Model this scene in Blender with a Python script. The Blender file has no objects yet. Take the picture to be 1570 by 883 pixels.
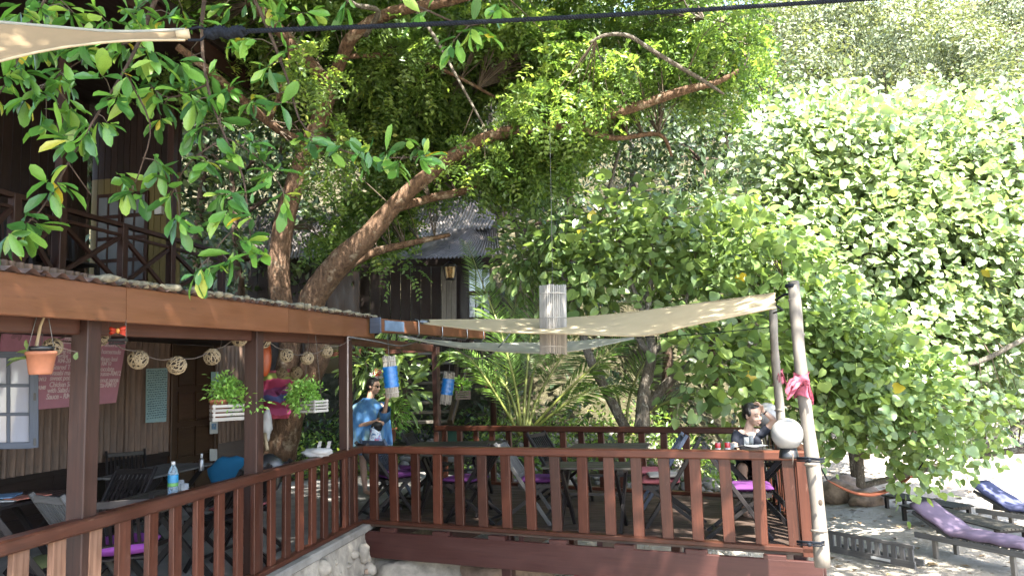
import bpy, math, random
import numpy as np
from mathutils import Matrix, Vector
PI = math.pi
rnd = random.Random(7)
rng = np.random.default_rng(11)
S = bpy.context.scene
COL = S.collection

# ------------------------------------------------------------------ camera
F_PX = 1150.0                       # focal length in photo pixels (photo is 1570 x 883)
PITCH, ROLL = math.radians(6.6), math.radians(-2.0)
EYE = Vector((0.0, 0.0, 2.9))
RCAM = Matrix.Rotation(PI / 2 + PITCH, 3, 'X') @ Matrix.Rotation(ROLL, 3, 'Z')
cam_d = bpy.data.cameras.new('camera')
cam_d.sensor_width = 36.0
cam_d.lens = F_PX / 1570.0 * 36.0
cam_d.clip_start = 0.05
cam_d.clip_end = 2000.0
cam = bpy.data.objects.new('camera', cam_d)
COL.objects.link(cam)
cam.matrix_world = Matrix.Translation(EYE) @ RCAM.to_4x4()
S.camera = cam

# ------------------------------------------------------------------ light
SUN_TO = Vector((0.22, -0.52, 0.83)).normalized()      # towards the sun
sun_el = math.asin(SUN_TO.z)
sun_az = math.atan2(SUN_TO.x, SUN_TO.y)                # clockwise from +y
world = bpy.data.worlds.new('World')
S.world = world
world.use_nodes = True
nt = world.node_tree
nt.nodes.clear()
sky = nt.nodes.new('ShaderNodeTexSky')
sky.sky_type = 'NISHITA'
sky.sun_disc = False
sky.sun_elevation = sun_el
sky.sun_rotation = sun_az
sky.air_density = 1.0
sky.dust_density = 2.0
bg = nt.nodes.new('ShaderNodeBackground')
bg.inputs['Strength'].default_value = 0.15
wo = nt.nodes.new('ShaderNodeOutputWorld')
nt.links.new(sky.outputs[0], bg.inputs[0])
nt.links.new(bg.outputs[0], wo.inputs[0])
sun_d = bpy.data.lights.new('sun', 'SUN')
sun_d.energy = 5.0
sun_d.angle = math.radians(0.53)
sun_d.color = (1.0, 0.95, 0.86)
sun = bpy.data.objects.new('sun', sun_d)
COL.objects.link(sun)
sun.location = (6, -14, 24)
sun.rotation_euler = (-SUN_TO).to_track_quat('-Z', 'Y').to_euler()
S.view_settings.view_transform = 'Standard'
S.view_settings.look = 'None'
S.view_settings.gamma = 1.0
S.view_settings.exposure = 3.3
S.render.film_transparent = False
cy = S.cycles
cy.use_denoising = True
cy.max_bounces = 7
cy.diffuse_bounces = 4
cy.glossy_bounces = 3
cy.transmission_bounces = 6
cy.transparent_max_bounces = 8
cy.caustics_reflective = False
cy.caustics_refractive = False
cy.sample_clamp_indirect = 6.0

# ------------------------------------------------------------------ places from the photograph
def ray(px, py):
    return RCAM @ Vector(((px - 785.0) / F_PX, -(py - 441.5) / F_PX, -1.0))
def at(px, py, Y):                  # the point of that line of sight at distance Y
    d = ray(px, py)
    return EYE + d * (Y / d.y)
def onz(px, py, z):                 # ... and at height z
    d = ray(px, py)
    return EYE + d * ((z - EYE.z) / d.z)
def onplane(px, py, p0, n):
    d = ray(px, py)
    return EYE + d * ((p0 - EYE).dot(n) / d.dot(n))
def pxm(px, Y):
    return px * Y / F_PX

# ------------------------------------------------------------------ objects
ROOTM = {}
def stamp(o, label=None, cat=None, group=None, kind=None):
    if label: o['label'] = label
    if cat: o['category'] = cat
    if group: o['group'] = group
    if kind: o['kind'] = kind
    return o
def thing(name, label, cat, loc=(0, 0, 0), rz=0.0, group=None, kind=None):
    o = bpy.data.objects.new(name, None)
    o.empty_display_size = 0.2
    COL.objects.link(o)
    o.location = loc
    o.rotation_euler = (0, 0, rz)
    ROOTM[o] = Matrix.Translation(Vector(loc)) @ Matrix.Rotation(rz, 4, 'Z')
    return stamp(o, label, cat, group, kind)
def root_of(o):
    while o.parent is not None:
        o = o.parent
    return o
def rootm(o):
    return ROOTM.get(root_of(o), Matrix.Identity(4))

class MB:
    """collects shapes, then links them as one mesh object"""
    def __init__(s):
        s.v, s.f, s.uv, s.sm, s.mi = [], [], [], [], []
    def add(s, verts, faces, uvs=None, smooth=False, m=0):
        b = len(s.v)
        s.v += [tuple(x) for x in verts]
        for i, f in enumerate(faces):
            s.f.append(tuple(b + k for k in f))
            s.uv += (uvs[i] if uvs else [(0.0, 0.0)] * len(f))
            s.sm.append(smooth)
            s.mi.append(m)
        return s
    def section(s, p, q, prof, side, up, smooth=False, m=0):
        p, q = Vector(p), Vector(q)
        L = (q - p).length
        n = len(prof)
        vs = [p + side * a + up * b for a, b in prof] + [q + side * a + up * b for a, b in prof]
        fs, uv = [], []
        acc = [0.0]
        for i in range(n):
            a, b = prof[i], prof[(i + 1) % n]
            acc.append(acc[-1] + math.hypot(a[0] - b[0], a[1] - b[1]))
        o = (p.x * 3.1 + p.y * 1.7 + p.z * 2.3) % 7
        for i in range(n):
            j = (i + 1) % n
            fs.append((i, j, n + j, n + i))
            uv.append([(o, acc[i] + o), (o, acc[i + 1] + o), (L + o, acc[i + 1] + o), (L + o, acc[i] + o)])
        fs.append(tuple(range(n - 1, -1, -1)))
        uv.append([(o + prof[i][0], o + prof[i][1]) for i in range(n - 1, -1, -1)])
        fs.append(tuple(range(n, 2 * n)))
        uv.append([(o + prof[i][0], o + prof[i][1]) for i in range(n)])
        return s.add(vs, fs, uv, smooth, m)
    def beam(s, p, q, w, h, up=(0, 0, 1), ch=0.0, m=0):
        """a bar from p to q, w wide and h high about its axis"""
        p, q = Vector(p), Vector(q)
        d = (q - p).normalized()
        up = Vector(up)
        side = d.cross(up)
        if side.length < 1e-5:
            side = d.cross(Vector((0, 1, 0)))
        side.normalize()
        u = side.cross(d).normalized()
        a, b = w / 2, h / 2
        if ch:
            prof = [(-a + ch, -b), (a - ch, -b), (a, -b + ch), (a, b - ch), (a - ch, b), (-a + ch, b), (-a, b - ch), (-a, -b + ch)]
        else:
            prof = [(-a, -b), (a, -b), (a, b), (-a, b)]
        return s.section(p, q, prof, side, u, False, m)
    def box(s, c, size, rz=0.0, ch=0.0, m=0):
        c = Vector(c)
        d = Vector((math.cos(rz), math.sin(rz), 0)) * (size[0] / 2)
        return s.beam(c - d, c + d, size[1], size[2], (0, 0, 1), ch, m)
    def tube(s, pts, rads, n=8, cap=True, m=0, wob=0.0):
        pts = [Vector(p) for p in pts]
        if not hasattr(rads, '__len__'):
            rads = [rads] * len(pts)
        t = [(pts[min(i + 1, len(pts) - 1)] - pts[max(i - 1, 0)]).normalized() for i in range(len(pts))]
        u = t[0].orthogonal().normalized()
        vs, fs, uv = [], [], []
        L = 0.0
        ls = []
        for i, p in enumerate(pts):
            if i:
                L += (p - pts[i - 1]).length
            ls.append(L)
            u = (u - t[i] * u.dot(t[i])).normalized()
            w = t[i].cross(u)
            for k in range(n):
                a = 2 * PI * k / n
                r = rads[i] * (1 + (wob * rnd.uniform(-1, 1) if wob else 0))
                vs.append(p + (u * math.cos(a) + w * math.sin(a)) * r)
        for i in range(len(pts) - 1):
            for k in range(n):
                j = (k + 1) % n
                fs.append((i * n + k, i * n + j, (i + 1) * n + j, (i + 1) * n + k))
                c0, c1 = k / n * 6.283 * rads[i], (k + 1) / n * 6.283 * rads[i]
                uv.append([(ls[i], c0), (ls[i], c1), (ls[i + 1], c1), (ls[i + 1], c0)])
        s.add(vs, fs, uv, True, m)
        if cap:
            b = len(s.v) - len(vs)
            s.f += [tuple(b + k for k in range(n - 1, -1, -1)), tuple(b + (len(pts) - 1) * n + k for k in range(n))]
            s.uv += [(0.0, 0.0)] * (2 * n)
            s.sm += [False, False]
            s.mi += [m, m]
        return s
    def ball(s, c, r, nu=14, nv=9, M=None, m=0, fn=None):
        if not hasattr(r, '__len__'):
            r = (r, r, r)
        c = Vector(c)
        vs = []
        for i in range(nv + 1):
            th = PI * i / nv
            for k in range(nu):
                ph = 2 * PI * k / nu
                d = Vector((math.sin(th) * math.cos(ph), math.sin(th) * math.sin(ph), math.cos(th)))
                g = fn(d) if fn else 1.0
                x = Vector((d.x * r[0], d.y * r[1], d.z * r[2])) * g
                vs.append(c + (M @ x if M else x))
        fs, uv = [], []
        for i in range(nv):
            for k in range(nu):
                j = (k + 1) % nu
                if i == 0:
                    f = (i * nu, (i + 1) * nu + k, (i + 1) * nu + j)
                elif i == nv - 1:
                    f = (i * nu + k, (i + 1) * nu, i * nu + j)
                else:
                    f = (i * nu + k, (i + 1) * nu + k, (i + 1) * nu + j, i * nu + j)
                fs.append(f)
                uv.append([((q % nu) / nu, (q // nu) / nv) for q in f])
        return s.add(vs, fs, uv, True, m)
    def lathe(s, prof, c=(0, 0, 0), n=20, M=None, m=0, smooth=True):
        c = Vector(c)
        vs = []
        for r, z in prof:
            for k in range(n):
                a = 2 * PI * k / n
                x = Vector((r * math.cos(a), r * math.sin(a), z))
                vs.append(c + (M @ x if M else x))
        fs, uv = [], []
        for i in range(len(prof) - 1):
            for k in range(n):
                j = (k + 1) % n
                fs.append((i * n + k, i * n + j, (i + 1) * n + j, (i + 1) * n + k))
                uv.append([(k / n, i), ((k + 1) / n, i), ((k + 1) / n, i + 1), (k / n, i + 1)])
        return s.add(vs, fs, uv, smooth, m)
    def loft(s, rings, closed=True, m=0, smooth=True, caps=False):
        n = len(rings[0])
        vs = [p for r in rings for p in r]
        fs, uv = [], []
        for i in range(len(rings) - 1):
            for k in range(n if closed else n - 1):
                j = (k + 1) % n
                fs.append((i * n + k, i * n + j, (i + 1) * n + j, (i + 1) * n + k))
                uv.append([(k / n, i / 8), ((k + 1) / n, i / 8), ((k + 1) / n, (i + 1) / 8), (k / n, (i + 1) / 8)])
        if caps:
            fs += [tuple(range(n - 1, -1, -1)), tuple((len(rings) - 1) * n + k for k in range(n))]
            uv += [[(0, 0)] * n, [(0, 0)] * n]
        return s.add(vs, fs, uv, smooth, m)
    def poly(s, pts, z0, z1, m=0):
        """an upright prism over the outline pts (anticlockwise)"""
        n = len(pts)
        vs = [(p[0], p[1], z0) for p in pts] + [(p[0], p[1], z1) for p in pts]
        fs = [tuple(range(n - 1, -1, -1)), tuple(range(n, 2 * n))] + [(i, (i + 1) % n, n + (i + 1) % n, n + i) for i in range(n)]
        uv = [[(vs[k][0], vs[k][1]) for k in f] for f in fs[:2]]
        for f in fs[2:]:
            L = math.hypot(vs[f[1]][0] - vs[f[0]][0], vs[f[1]][1] - vs[f[0]][1])
            uv.append([(0, z0), (L, z0), (L, z1), (0, z1)])
        return s.add(vs, fs, uv, False, m)
    def mesh(s, name, M=None):
        me = bpy.data.meshes.new(name)
        vs = s.v if M is None else [tuple(M @ Vector(v)) for v in s.v]
        me.from_pydata(vs, [], s.f)
        if s.f:
            me.polygons.foreach_set('use_smooth', s.sm)
            me.polygons.foreach_set('material_index', s.mi)
            uvl = me.uv_layers.new(name='UVMap')
            uvl.data.foreach_set('uv', [c for p in s.uv for c in p])
        me.update()
        return me

def put_mats(me, mats):
    for m in (mats if isinstance(mats, (list, tuple)) else [mats]):
        me.materials.append(m)
def part(name, mb, mat, parent, kind=None, label=None):
    """shapes given in world coordinates become one child mesh of parent"""
    me = mb.mesh(name, rootm(parent).inverted()) if isinstance(mb, MB) else mb
    put_mats(me, mat)
    o = bpy.data.objects.new(name, me)
    COL.objects.link(o)
    o.parent = parent
    return stamp(o, label, None, None, kind)
def lpart(name, mb, mat, parent, kind=None, label=None):
    """the same with shapes given in the thing's own coordinates"""
    me = mb.mesh(name) if isinstance(mb, MB) else mb
    put_mats(me, mat)
    o = bpy.data.objects.new(name, me)
    COL.objects.link(o)
    o.parent = parent
    return stamp(o, label, None, None, kind)
def piece(name, me, parent, M, label=None):
    """a shared mesh placed at the world matrix M under parent (whose own transform is its root's)"""
    o = bpy.data.objects.new(name, me)
    COL.objects.link(o)
    o.parent = parent
    o.matrix_local = rootm(parent).inverted() @ M
    if label: o['label'] = label
    return o
def solo(name, mb, mat, label, cat, loc=(0, 0, 0), group=None, kind=None):
    """a thing that is one mesh; shapes in world coordinates, origin at loc"""
    me = mb.mesh(name, Matrix.Translation(-Vector(loc))) if isinstance(mb, MB) else mb
    put_mats(me, mat)
    o = bpy.data.objects.new(name, me)
    COL.objects.link(o)
    o.location = loc
    ROOTM[o] = Matrix.Translation(Vector(loc))
    return stamp(o, label, cat, group, kind)
def structure(name, mb, mat):
    return solo(name, mb, mat, None, None, kind='structure')
def kids(o):
    return [c for c in list(COL.objects) if c.parent is o]
def copy_tree(src, loc, rz, label, parent=None):
    def rec(o, par):
        c = o.copy()
        COL.objects.link(c)
        c.parent = par
        for ch in CH.get(o, []):
            rec(ch, c)
        return c
    CH = {}
    for o in COL.objects:
        if o.parent is not None:
            CH.setdefault(o.parent, []).append(o)
    r = rec(src, parent)
    r.location = loc
    r.rotation_euler = (0, 0, rz)
    r['label'] = label
    ROOTM[r] = Matrix.Translation(Vector(loc)) @ Matrix.Rotation(rz, 4, 'Z')
    return r
def frame_m(o, x, y, z):
    M = Matrix.Identity(4)
    for i, c in enumerate((x, y, z)):
        M[0][i], M[1][i], M[2][i] = c
    M.translation = o
    return M

# ------------------------------------------------------------------ materials
def nodes_of(name):
    m = bpy.data.materials.new(name)
    m.use_nodes = True
    t = m.node_tree
    b = t.nodes['Principled BSDF']
    return m, t, b
def ramp(t, fac, stops):
    r = t.nodes.new('ShaderNodeValToRGB')
    e = r.color_ramp.elements
    while len(e) > 1: e.remove(e[0])
    e[0].position, e[0].color = stops[0][0], (*stops[0][1], 1)
    for p, c in stops[1:]:
        k = e.new(p); k.color = (*c, 1)
    t.links.new(fac, r.inputs[0])
    return r.outputs[0]
def tex_noise(t, vec, scale, detail=4, rough=0.6, dist=0.0):
    n = t.nodes.new('ShaderNodeTexNoise')
    n.inputs['Scale'].default_value = scale
    n.inputs['Detail'].default_value = detail
    n.inputs['Roughness'].default_value = rough
    n.inputs['Distortion'].default_value = dist
    if vec is not None: t.links.new(vec, n.inputs['Vector'])
    return n.outputs['Fac']
def mapped(t, out, scale):
    c = t.nodes.new('ShaderNodeTexCoord')
    mp = t.nodes.new('ShaderNodeMapping')
    mp.inputs['Scale'].default_value = scale
    t.links.new(c.outputs[out], mp.inputs[0])
    return mp.outputs[0]
def bump(t, b, h, strength, dist=0.01):
    n = t.nodes.new('ShaderNodeBump')
    n.inputs['Strength'].default_value = strength
    n.inputs['Distance'].default_value = dist
    t.links.new(h, n.inputs['Height'])
    t.links.new(n.outputs[0], b.inputs['Normal'])
def mixc(t, fac, a, b, mode='MIX'):
    m = t.nodes.new('ShaderNodeMix')
    m.data_type = 'RGBA'
    m.blend_type = mode
    for sock, v in ((m.inputs[0], fac), (m.inputs[6], a), (m.inputs[7], b)):
        if hasattr(v, 'is_output'): t.links.new(v, sock)
        elif isinstance(v, tuple): sock.default_value = (*v, 1)
        else: sock.default_value = v
    return m.outputs[2]
def math_n(t, op, a, b=None):
    m = t.nodes.new('ShaderNodeMath'); m.operation = op
    for sock, v in ((m.inputs[0], a), (m.inputs[1], b)):
        if v is None: continue
        if hasattr(v, 'is_output'): t.links.new(v, sock)
        else: sock.default_value = v
    return m.outputs[0]
def obj_random(t):
    return t.nodes.new('ShaderNodeObjectInfo').outputs['Random']

def m_plain(name, col, rough=0.6, var=0.15, scale=8.0, metallic=0.0, bmp=0.0, spec=0.5, coord='Object'):
    m, t, b = nodes_of(name)
    col = tuple(c * .44 for c in col)
    v = mapped(t, coord, (1, 1, 1))
    n = tex_noise(t, v, scale, 5)
    lo = tuple(c * (1 - var * 1.6) for c in col); hi = tuple(min(1, c * (1 + var * 1.6)) for c in col)
    t.links.new(ramp(t, n, [(0.3, lo), (0.7, hi)]), b.inputs['Base Color'])
    b.inputs['Roughness'].default_value = rough
    b.inputs['Metallic'].default_value = metallic
    b.inputs['Specular IOR Level'].default_value = spec
    if bmp:
        bump(t, b, tex_noise(t, v, scale * 4, 4), bmp, 0.01)
    return m
def m_wood(name, dark, light, rough=0.45, grain=1.0, worn=None, worn_amt=0.5, vary=0.25, bmp=0.25, spec=0.28):
    """timber: the grain runs along UV u"""
    dark, light = tuple(c * .31 for c in dark), tuple(c * .31 for c in light)
    if worn: worn = tuple(c * .35 for c in worn)
    m, t, b = nodes_of(name)
    v = mapped(t, 'UV', (1.6, 34.0 * grain, 1))
    g = tex_noise(t, v, 1.5, 6, 0.65, 0.6)
    v2 = mapped(t, 'UV', (0.9, 3.0, 1))
    g2 = tex_noise(t, v2, 2.0, 3)
    c = ramp(t, math_n(t, 'ADD', math_n(t, 'MULTIPLY', g, 0.65), math_n(t, 'MULTIPLY', g2, 0.35)), [(0.33, dark), (0.62, light)])
    r = obj_random(t)
    c = mixc(t, 1.0, c, ramp(t, r, [(0.0, (1 - vary,) * 3), (1.0, (1 + vary, 1 + vary * .9, 1 + vary * .8))]), 'MULTIPLY')
    if worn:
        w = tex_noise(t, mapped(t, 'UV', (2.2, 14, 1)), 2.3, 6, 0.7)
        c = mixc(t, ramp(t, w, [(worn_amt, (0, 0, 0)), (min(1, worn_amt + 0.14), (1, 1, 1))]), c, worn)
    t.links.new(c, b.inputs['Base Color'])
    t.links.new(ramp(t, g2, [(0.3, (rough * .8,) * 3), (0.7, (min(1, rough * 1.3),) * 3)]), b.inputs['Roughness'])
    b.inputs['Specular IOR Level'].default_value = spec
    if bmp: bump(t, b, g, bmp, 0.004)
    return m
def m_leaf(name, stops, rough=0.4, trans=0.35, tcol=1.7, per_object=False, spec=0.45):
    """a leaf: sheen above, light passing through; the tone runs from leaf to leaf"""
    m, t, b = nodes_of(name)
    if per_object:
        fac = obj_random(t)
    else:
        a = t.nodes.new('ShaderNodeAttribute'); a.attribute_name = 'tone'
        fac = a.outputs['Fac']
    c = ramp(t, fac, stops)
    n = tex_noise(t, mapped(t, 'Object', (1, 1, 1)), 30, 3)
    c = mixc(t, 1.0, c, ramp(t, n, [(0.3, (.82,) * 3), (.7, (1.15,) * 3)]), 'MULTIPLY')
    t.links.new(c, b.inputs['Base Color'])
    b.inputs['Roughness'].default_value = rough
    b.inputs['Specular IOR Level'].default_value = spec
    tr = t.nodes.new('ShaderNodeBsdfTranslucent')
    t.links.new(mixc(t, 1.0, c, (tcol * 1.05, tcol, tcol * .55), 'MULTIPLY'), tr.inputs[0])
    mx = t.nodes.new('ShaderNodeMixShader')
    mx.inputs[0].default_value = trans
    t.links.new(b.outputs[0], mx.inputs[1]); t.links.new(tr.outputs[0], mx.inputs[2])
    t.links.new(mx.outputs[0], t.nodes['Material Output'].inputs[0])
    return m
def m_bark(name, dark, light, patch=None, scale=1.0):
    m, t, b = nodes_of(name)
    v = mapped(t, 'Object', (7 * scale, 7 * scale, 2.6 * scale))
    n = tex_noise(t, v, 3.0, 7, 0.65, 0.4)
    c = ramp(t, n, [(0.32, dark), (0.66, light)])
    if patch:
        p = tex_noise(t, mapped(t, 'Object', (1, 1, 1)), 5.0 * scale, 5, 0.65)
        c = mixc(t, ramp(t, p, [(0.56, (0, 0, 0)), (0.66, (1, 1, 1))]), c, patch)
    t.links.new(c, b.inputs['Base Color'])
    b.inputs['Roughness'].default_value = 0.85
    b.inputs['Specular IOR Level'].default_value = 0.2
    bump(t, b, n, 1.0, 0.06)
    return m
def m_cloth(name, col, rough=0.85, trans=0.0, var=0.1, weave=220.0, sheen=0.0):
    m, t, b = nodes_of(name)
    col = tuple(c * .46 for c in col)
    v = mapped(t, 'Object', (1, 1, 1))
    n = tex_noise(t, v, 3.0, 4)
    c = ramp(t, n, [(0.3, tuple(x * (1 - var) for x in col)), (0.7, tuple(min(1, x * (1 + var)) for x in col))])
    t.links.new(c, b.inputs['Base Color'])
    b.inputs['Roughness'].default_value = rough
    b.inputs['Specular IOR Level'].default_value = 0.2
    bump(t, b, tex_noise(t, v, weave, 2), 0.25, 0.002)
    if trans:
        tr = t.nodes.new('ShaderNodeBsdfTranslucent')
        t.links.new(c, tr.inputs[0])
        mx = t.nodes.new('ShaderNodeMixShader'); mx.inputs[0].default_value = trans
        t.links.new(b.outputs[0], mx.inputs[1]); t.links.new(tr.outputs[0], mx.inputs[2])
        t.links.new(mx.outputs[0], t.nodes['Material Output'].inputs[0])
    return m
def m_glass(name, col=(.85, .9, .92), rough=0.03, alpha=0.25):
    """thin pane or vessel: mostly see-through, mirror-like at grazing angles"""
    m, t, b = nodes_of(name)
    tr = t.nodes.new('ShaderNodeBsdfTransparent'); tr.inputs[0].default_value = (*col, 1)
    b.inputs['Base Color'].default_value = (*[c * .5 for c in col], 1)
    b.inputs['Roughness'].default_value = rough
    b.inputs['Specular IOR Level'].default_value = 0.8
    fr = t.nodes.new('ShaderNodeFresnel'); fr.inputs[0].default_value = 1.6
    a = math_n(t, 'ADD', math_n(t, 'MULTIPLY', fr.outputs[0], 1.0), alpha)
    mx = t.nodes.new('ShaderNodeMixShader')
    t.links.new(a, mx.inputs[0]); t.links.new(tr.outputs[0], mx.inputs[1]); t.links.new(b.outputs[0], mx.inputs[2])
    t.links.new(mx.outputs[0], t.nodes['Material Output'].inputs[0])
    return m
MT = {}
MT['rail'] = m_wood('red brown stained timber', (.08, .026, .016), (.175, .058, .033), rough=.38, worn=(.30, .17, .12), worn_amt=.60, vary=.4)
MT['railworn'] = m_wood('bleached rough sawn timber', (.22, .11, .07), (.48, .28, .19), rough=.75, worn=(.2, .10, .06), worn_amt=.64, vary=.15, bmp=.6, spec=.15)
MT['violet'] = m_cloth('violet cushion cloth', (.34, .08, .42), var=.15)
MT['post'] = m_wood('dark red brown timber', (.036, .014, .010), (.09, .036, .024), rough=.5, vary=.12)
MT['fascia'] = m_wood('orange brown painted board', (.24, .092, .042), (.33, .135, .064), rough=.36, grain=.5, vary=.1, bmp=.15, worn=(.13, .055, .03), worn_amt=.58)
MT['beam'] = m_wood('brown painted beam', (.10, .035, .022), (.17, .065, .04), rough=.5, vary=.15)
MT['deckbeam'] = m_wood('dull red painted beam', (.085, .032, .028), (.125, .048, .04), rough=.42, vary=.05, worn=(.19, .09, .07), worn_amt=.74)
MT['plank'] = m_wood('worn deck timber', (.085, .055, .042), (.19, .13, .10), rough=.6, vary=.3, worn=(.26, .2, .16), worn_amt=.62)
MT['black'] = m_wood('black stained timber', (.016, .013, .014), (.04, .033, .034), rough=.42, vary=.3)
MT['greywood'] = m_wood('grey weathered timber', (.13, .125, .12), (.30, .29, .28), rough=.7, vary=.2)
MT['tabletop'] = m_wood('dark weathered table timber', (.045, .042, .036), (.11, .105, .09), rough=.45, vary=.25)
MT['darkwall'] = m_wood('dark brown boards', (.02, .011, .008), (.048, .024, .017), rough=.6, vary=.3)
MT['door'] = m_wood('brown varnished door', (.06, .03, .018), (.13, .07, .04), rough=.4, vary=.15)
MT['yellowwall'] = m_wood('yellow ochre boards', (.20, .155, .045), (.31, .24, .085), rough=.6, vary=.15)
MT['corr'] = m_wood('brown corrugated sheet', (.13, .08, .06), (.36, .23, .165), rough=.55, grain=.7, vary=.2, worn=(.05, .03, .025), worn_amt=.6)
MT['roof'] = m_plain('rusty corrugated roof', (.15, .085, .07), .7, .35, 3.0, bmp=.2)
MT['greyroof'] = m_plain('grey corrugated roof', (.20, .175, .165), .6, .3, 2.5, bmp=.1)
MT['moss'] = m_plain('mossy litter', (.26, .23, .16), .95, .4, 25, bmp=.6)
MT['concrete'] = m_plain('worn concrete', (.33, .31, .28), .8, .28, 2.2, bmp=.3)
MT['rock'] = m_plain('pale rock', (.38, .34, .28), .9, .4, 4.0, bmp=.9)
MT['stone'] = m_plain('warm stone', (.36, .25, .18), .9, .35, 6.0, bmp=.8)
MT['rubble'] = m_plain('grey rubble', (.30, .28, .26), .9, .4, 2.0, bmp=.5)
MT['board'] = m_plain('magenta board', (.78, .36, .50), .55, .08, 5)
MT['chalk'] = m_plain('pale chalk paint', (1.3, 1.1, 1.2), .9, .1, 40)
MT['bluegrey'] = m_wood('blue grey painted frame', (.10, .13, .20), (.18, .22, .31), rough=.45, vary=.08)
MT['glass'] = m_glass('window glass', (.6, .66, .75), .03, .45)
MT['darkglass'] = m_glass('dark window glass', (.2, .22, .25), .03, .35)
MT['clear'] = m_glass('clear drinking glass', (.9, .93, .95), .05, .12)
MT['water'] = m_glass('clear plastic', (.72, .86, .95), .08, .16)
MT['aqua'] = m_plain('pale aqua board', (.42, .62, .64), .5, .06, 6)
MT['fish'] = m_plain('dark teal print', (.03, .12, .17), .6, .2, 20)
MT['rattan'] = m_wood('pale rattan', (.42, .31, .17), (.70, .56, .36), rough=.6, grain=.4, vary=.12)
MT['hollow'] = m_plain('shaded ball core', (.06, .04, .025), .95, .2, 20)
MT['terra'] = m_plain('terracotta', (.46, .17, .085), .75, .12, 12, bmp=.1)
MT['blackplastic'] = m_plain('black plastic', (.015, .016, .018), .4, .1, 10)
MT['purple'] = m_cloth('purple cushion cloth', (.13, .032, .16), var=.18)
MT['purplepale'] = m_cloth('faded purple cloth', (.25, .185, .27), var=.2)
MT['pinkcushion'] = m_cloth('faded pink cushion cloth', (.42, .13, .15), var=.2)
MT['greycushion'] = m_cloth('pale cushion cloth', (.5, .47, .44), var=.15)
MT['bluecushion'] = m_cloth('blue lounger cloth', (.10, .11, .22), var=.15)
MT['sail'] = m_cloth('beige shade cloth', (.88, .74, .50), .9, .45, .05, 300)
MT['sailwhite'] = m_cloth('pale shade cloth', (.70, .70, .60), .9, .5, .05, 300)
MT['canvas'] = m_cloth('tan canvas', (.40, .29, .17), .9, .2, .06, 300)
MT['rope'] = m_plain('dark blue grey rope', (.014, .018, .026), .8, .3, 60, bmp=.3, spec=.1)
MT['string'] = m_plain('thin brown string', (.12, .09, .07), .9, .1, 10)
MT['wire'] = m_plain('grey wire', (.22, .22, .22), .5, .1, 10, metallic=.6)
MT['metal'] = m_plain('dull steel', (.5, .5, .52), .4, .1, 10, metallic=.9)
MT['reed'] = m_wood('bleached reed', (.50, .46, .40), (.95, .9, .82), rough=.7, grain=.3, vary=.3)
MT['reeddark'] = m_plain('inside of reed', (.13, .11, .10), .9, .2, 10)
MT['blueband'] = m_plain('bright blue plastic tape', (.015, .20, .62), .35, .12, 30)
MT['bamboo'] = m_wood('weathered bamboo', (.22, .19, .155), (.44, .39, .33), rough=.55, grain=.2, vary=.08, worn=(.22, .18, .15), worn_amt=.66)
MT['globe'] = m_plain('milky globe', (.36, .355, .345), .35, .06, 14)
MT['pinkcloth'] = m_cloth('pink cotton cloth', (.62, .16, .23), var=.35, trans=.2)
MT['redcloth'] = m_cloth('red ribbon', (.55, .05, .02), .5, var=.3)
MT['whitebag'] = m_cloth('white plastic bag', (.75, .75, .75), .4, .35, .06, 20)
MT['paper'] = m_plain('white paper', (.7, .7, .68), .8, .06, 20)
MT['bluepaper'] = m_plain('blue printed paper', (.15, .3, .5), .7, .3, 25)
MT['redpaper'] = m_plain('red printed paper', (.5, .16, .1), .7, .3, 25)
MT['green'] = m_plain('green bucket plastic', (.10, .26, .20), .5, .08, 8)
MT['canred'] = m_plain('red drink can', (.62, .02, .025), .3, .1, 20)
MT['label'] = m_plain('blue bottle label', (.02, .28, .55), .4, .15, 25)
MT['labelgreen'] = m_plain('green bottle label', (.12, .36, .08), .4, .25, 25)
MT['white'] = m_plain('white plastic', (.75, .75, .74), .4, .05, 20)
MT['redpaint'] = m_plain('red painted board', (.35, .02, .025), .5, .1, 6)
MT['skin1'] = m_plain('light skin', (.74, .48, .35), .5, .06, 12)
MT['skin2'] = m_plain('tanned skin', (.68, .42, .30), .5, .06, 12)
MT['hair'] = m_plain('black hair', (.012, .009, .008), .4, .3, 60, bmp=.6)
MT['tee'] = m_cloth('navy black cotton', (.022, .026, .04), var=.15)
MT['shorts'] = m_cloth('black shorts', (.012, .012, .014), var=.1)
MT['lips'] = m_plain('lips', (.50, .24, .19), .5, .05, 20)
MT['lens'] = m_plain('dark lens', (.01, .01, .012), .1, .05, 5)
MT['bark'] = m_bark('brown bark', (.042, .025, .016), (.15, .09, .055), (.22, .17, .12))
MT['darkbark'] = m_bark('dark bark', (.03, .02, .015), (.09, .06, .042))
MT['greybark'] = m_bark('grey lichen bark', (.06, .05, .04), (.16, .14, .115), (.27, .26, .22), 2.0)
MT['twig'] = m_plain('twig', (.14, .10, .065), .85, .25, 20)
MT['big_leaf'] = m_leaf('broad leaf', [(0, (.028, .085, .022)), (.45, (.06, .16, .03)), (.8, (.12, .25, .04)), (.96, (.22, .32, .06)), (1, (.45, .33, .03))], .36, .32, per_object=True)
MT['big_leaf_mass'] = m_leaf('broad leaf mass', [(0, (.028, .085, .022)), (.45, (.06, .16, .03)), (.8, (.12, .25, .04)), (.96, (.22, .32, .06)), (1, (.45, .33, .03))], .36, .32)
MT['fine'] = m_leaf('small leaflet', [(0, (.045, .088, .026)), (.5, (.10, .17, .04)), (.88, (.20, .285, .065)), (1, (.33, .34, .07))], .42, .46)
MT['heart_stops'] = [(0, (.10, .15, .075)), (.5, (.19, .26, .13)), (.9, (.28, .35, .18)), (.985, (.32, .38, .14)), (1, (.55, .42, .05))]
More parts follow.
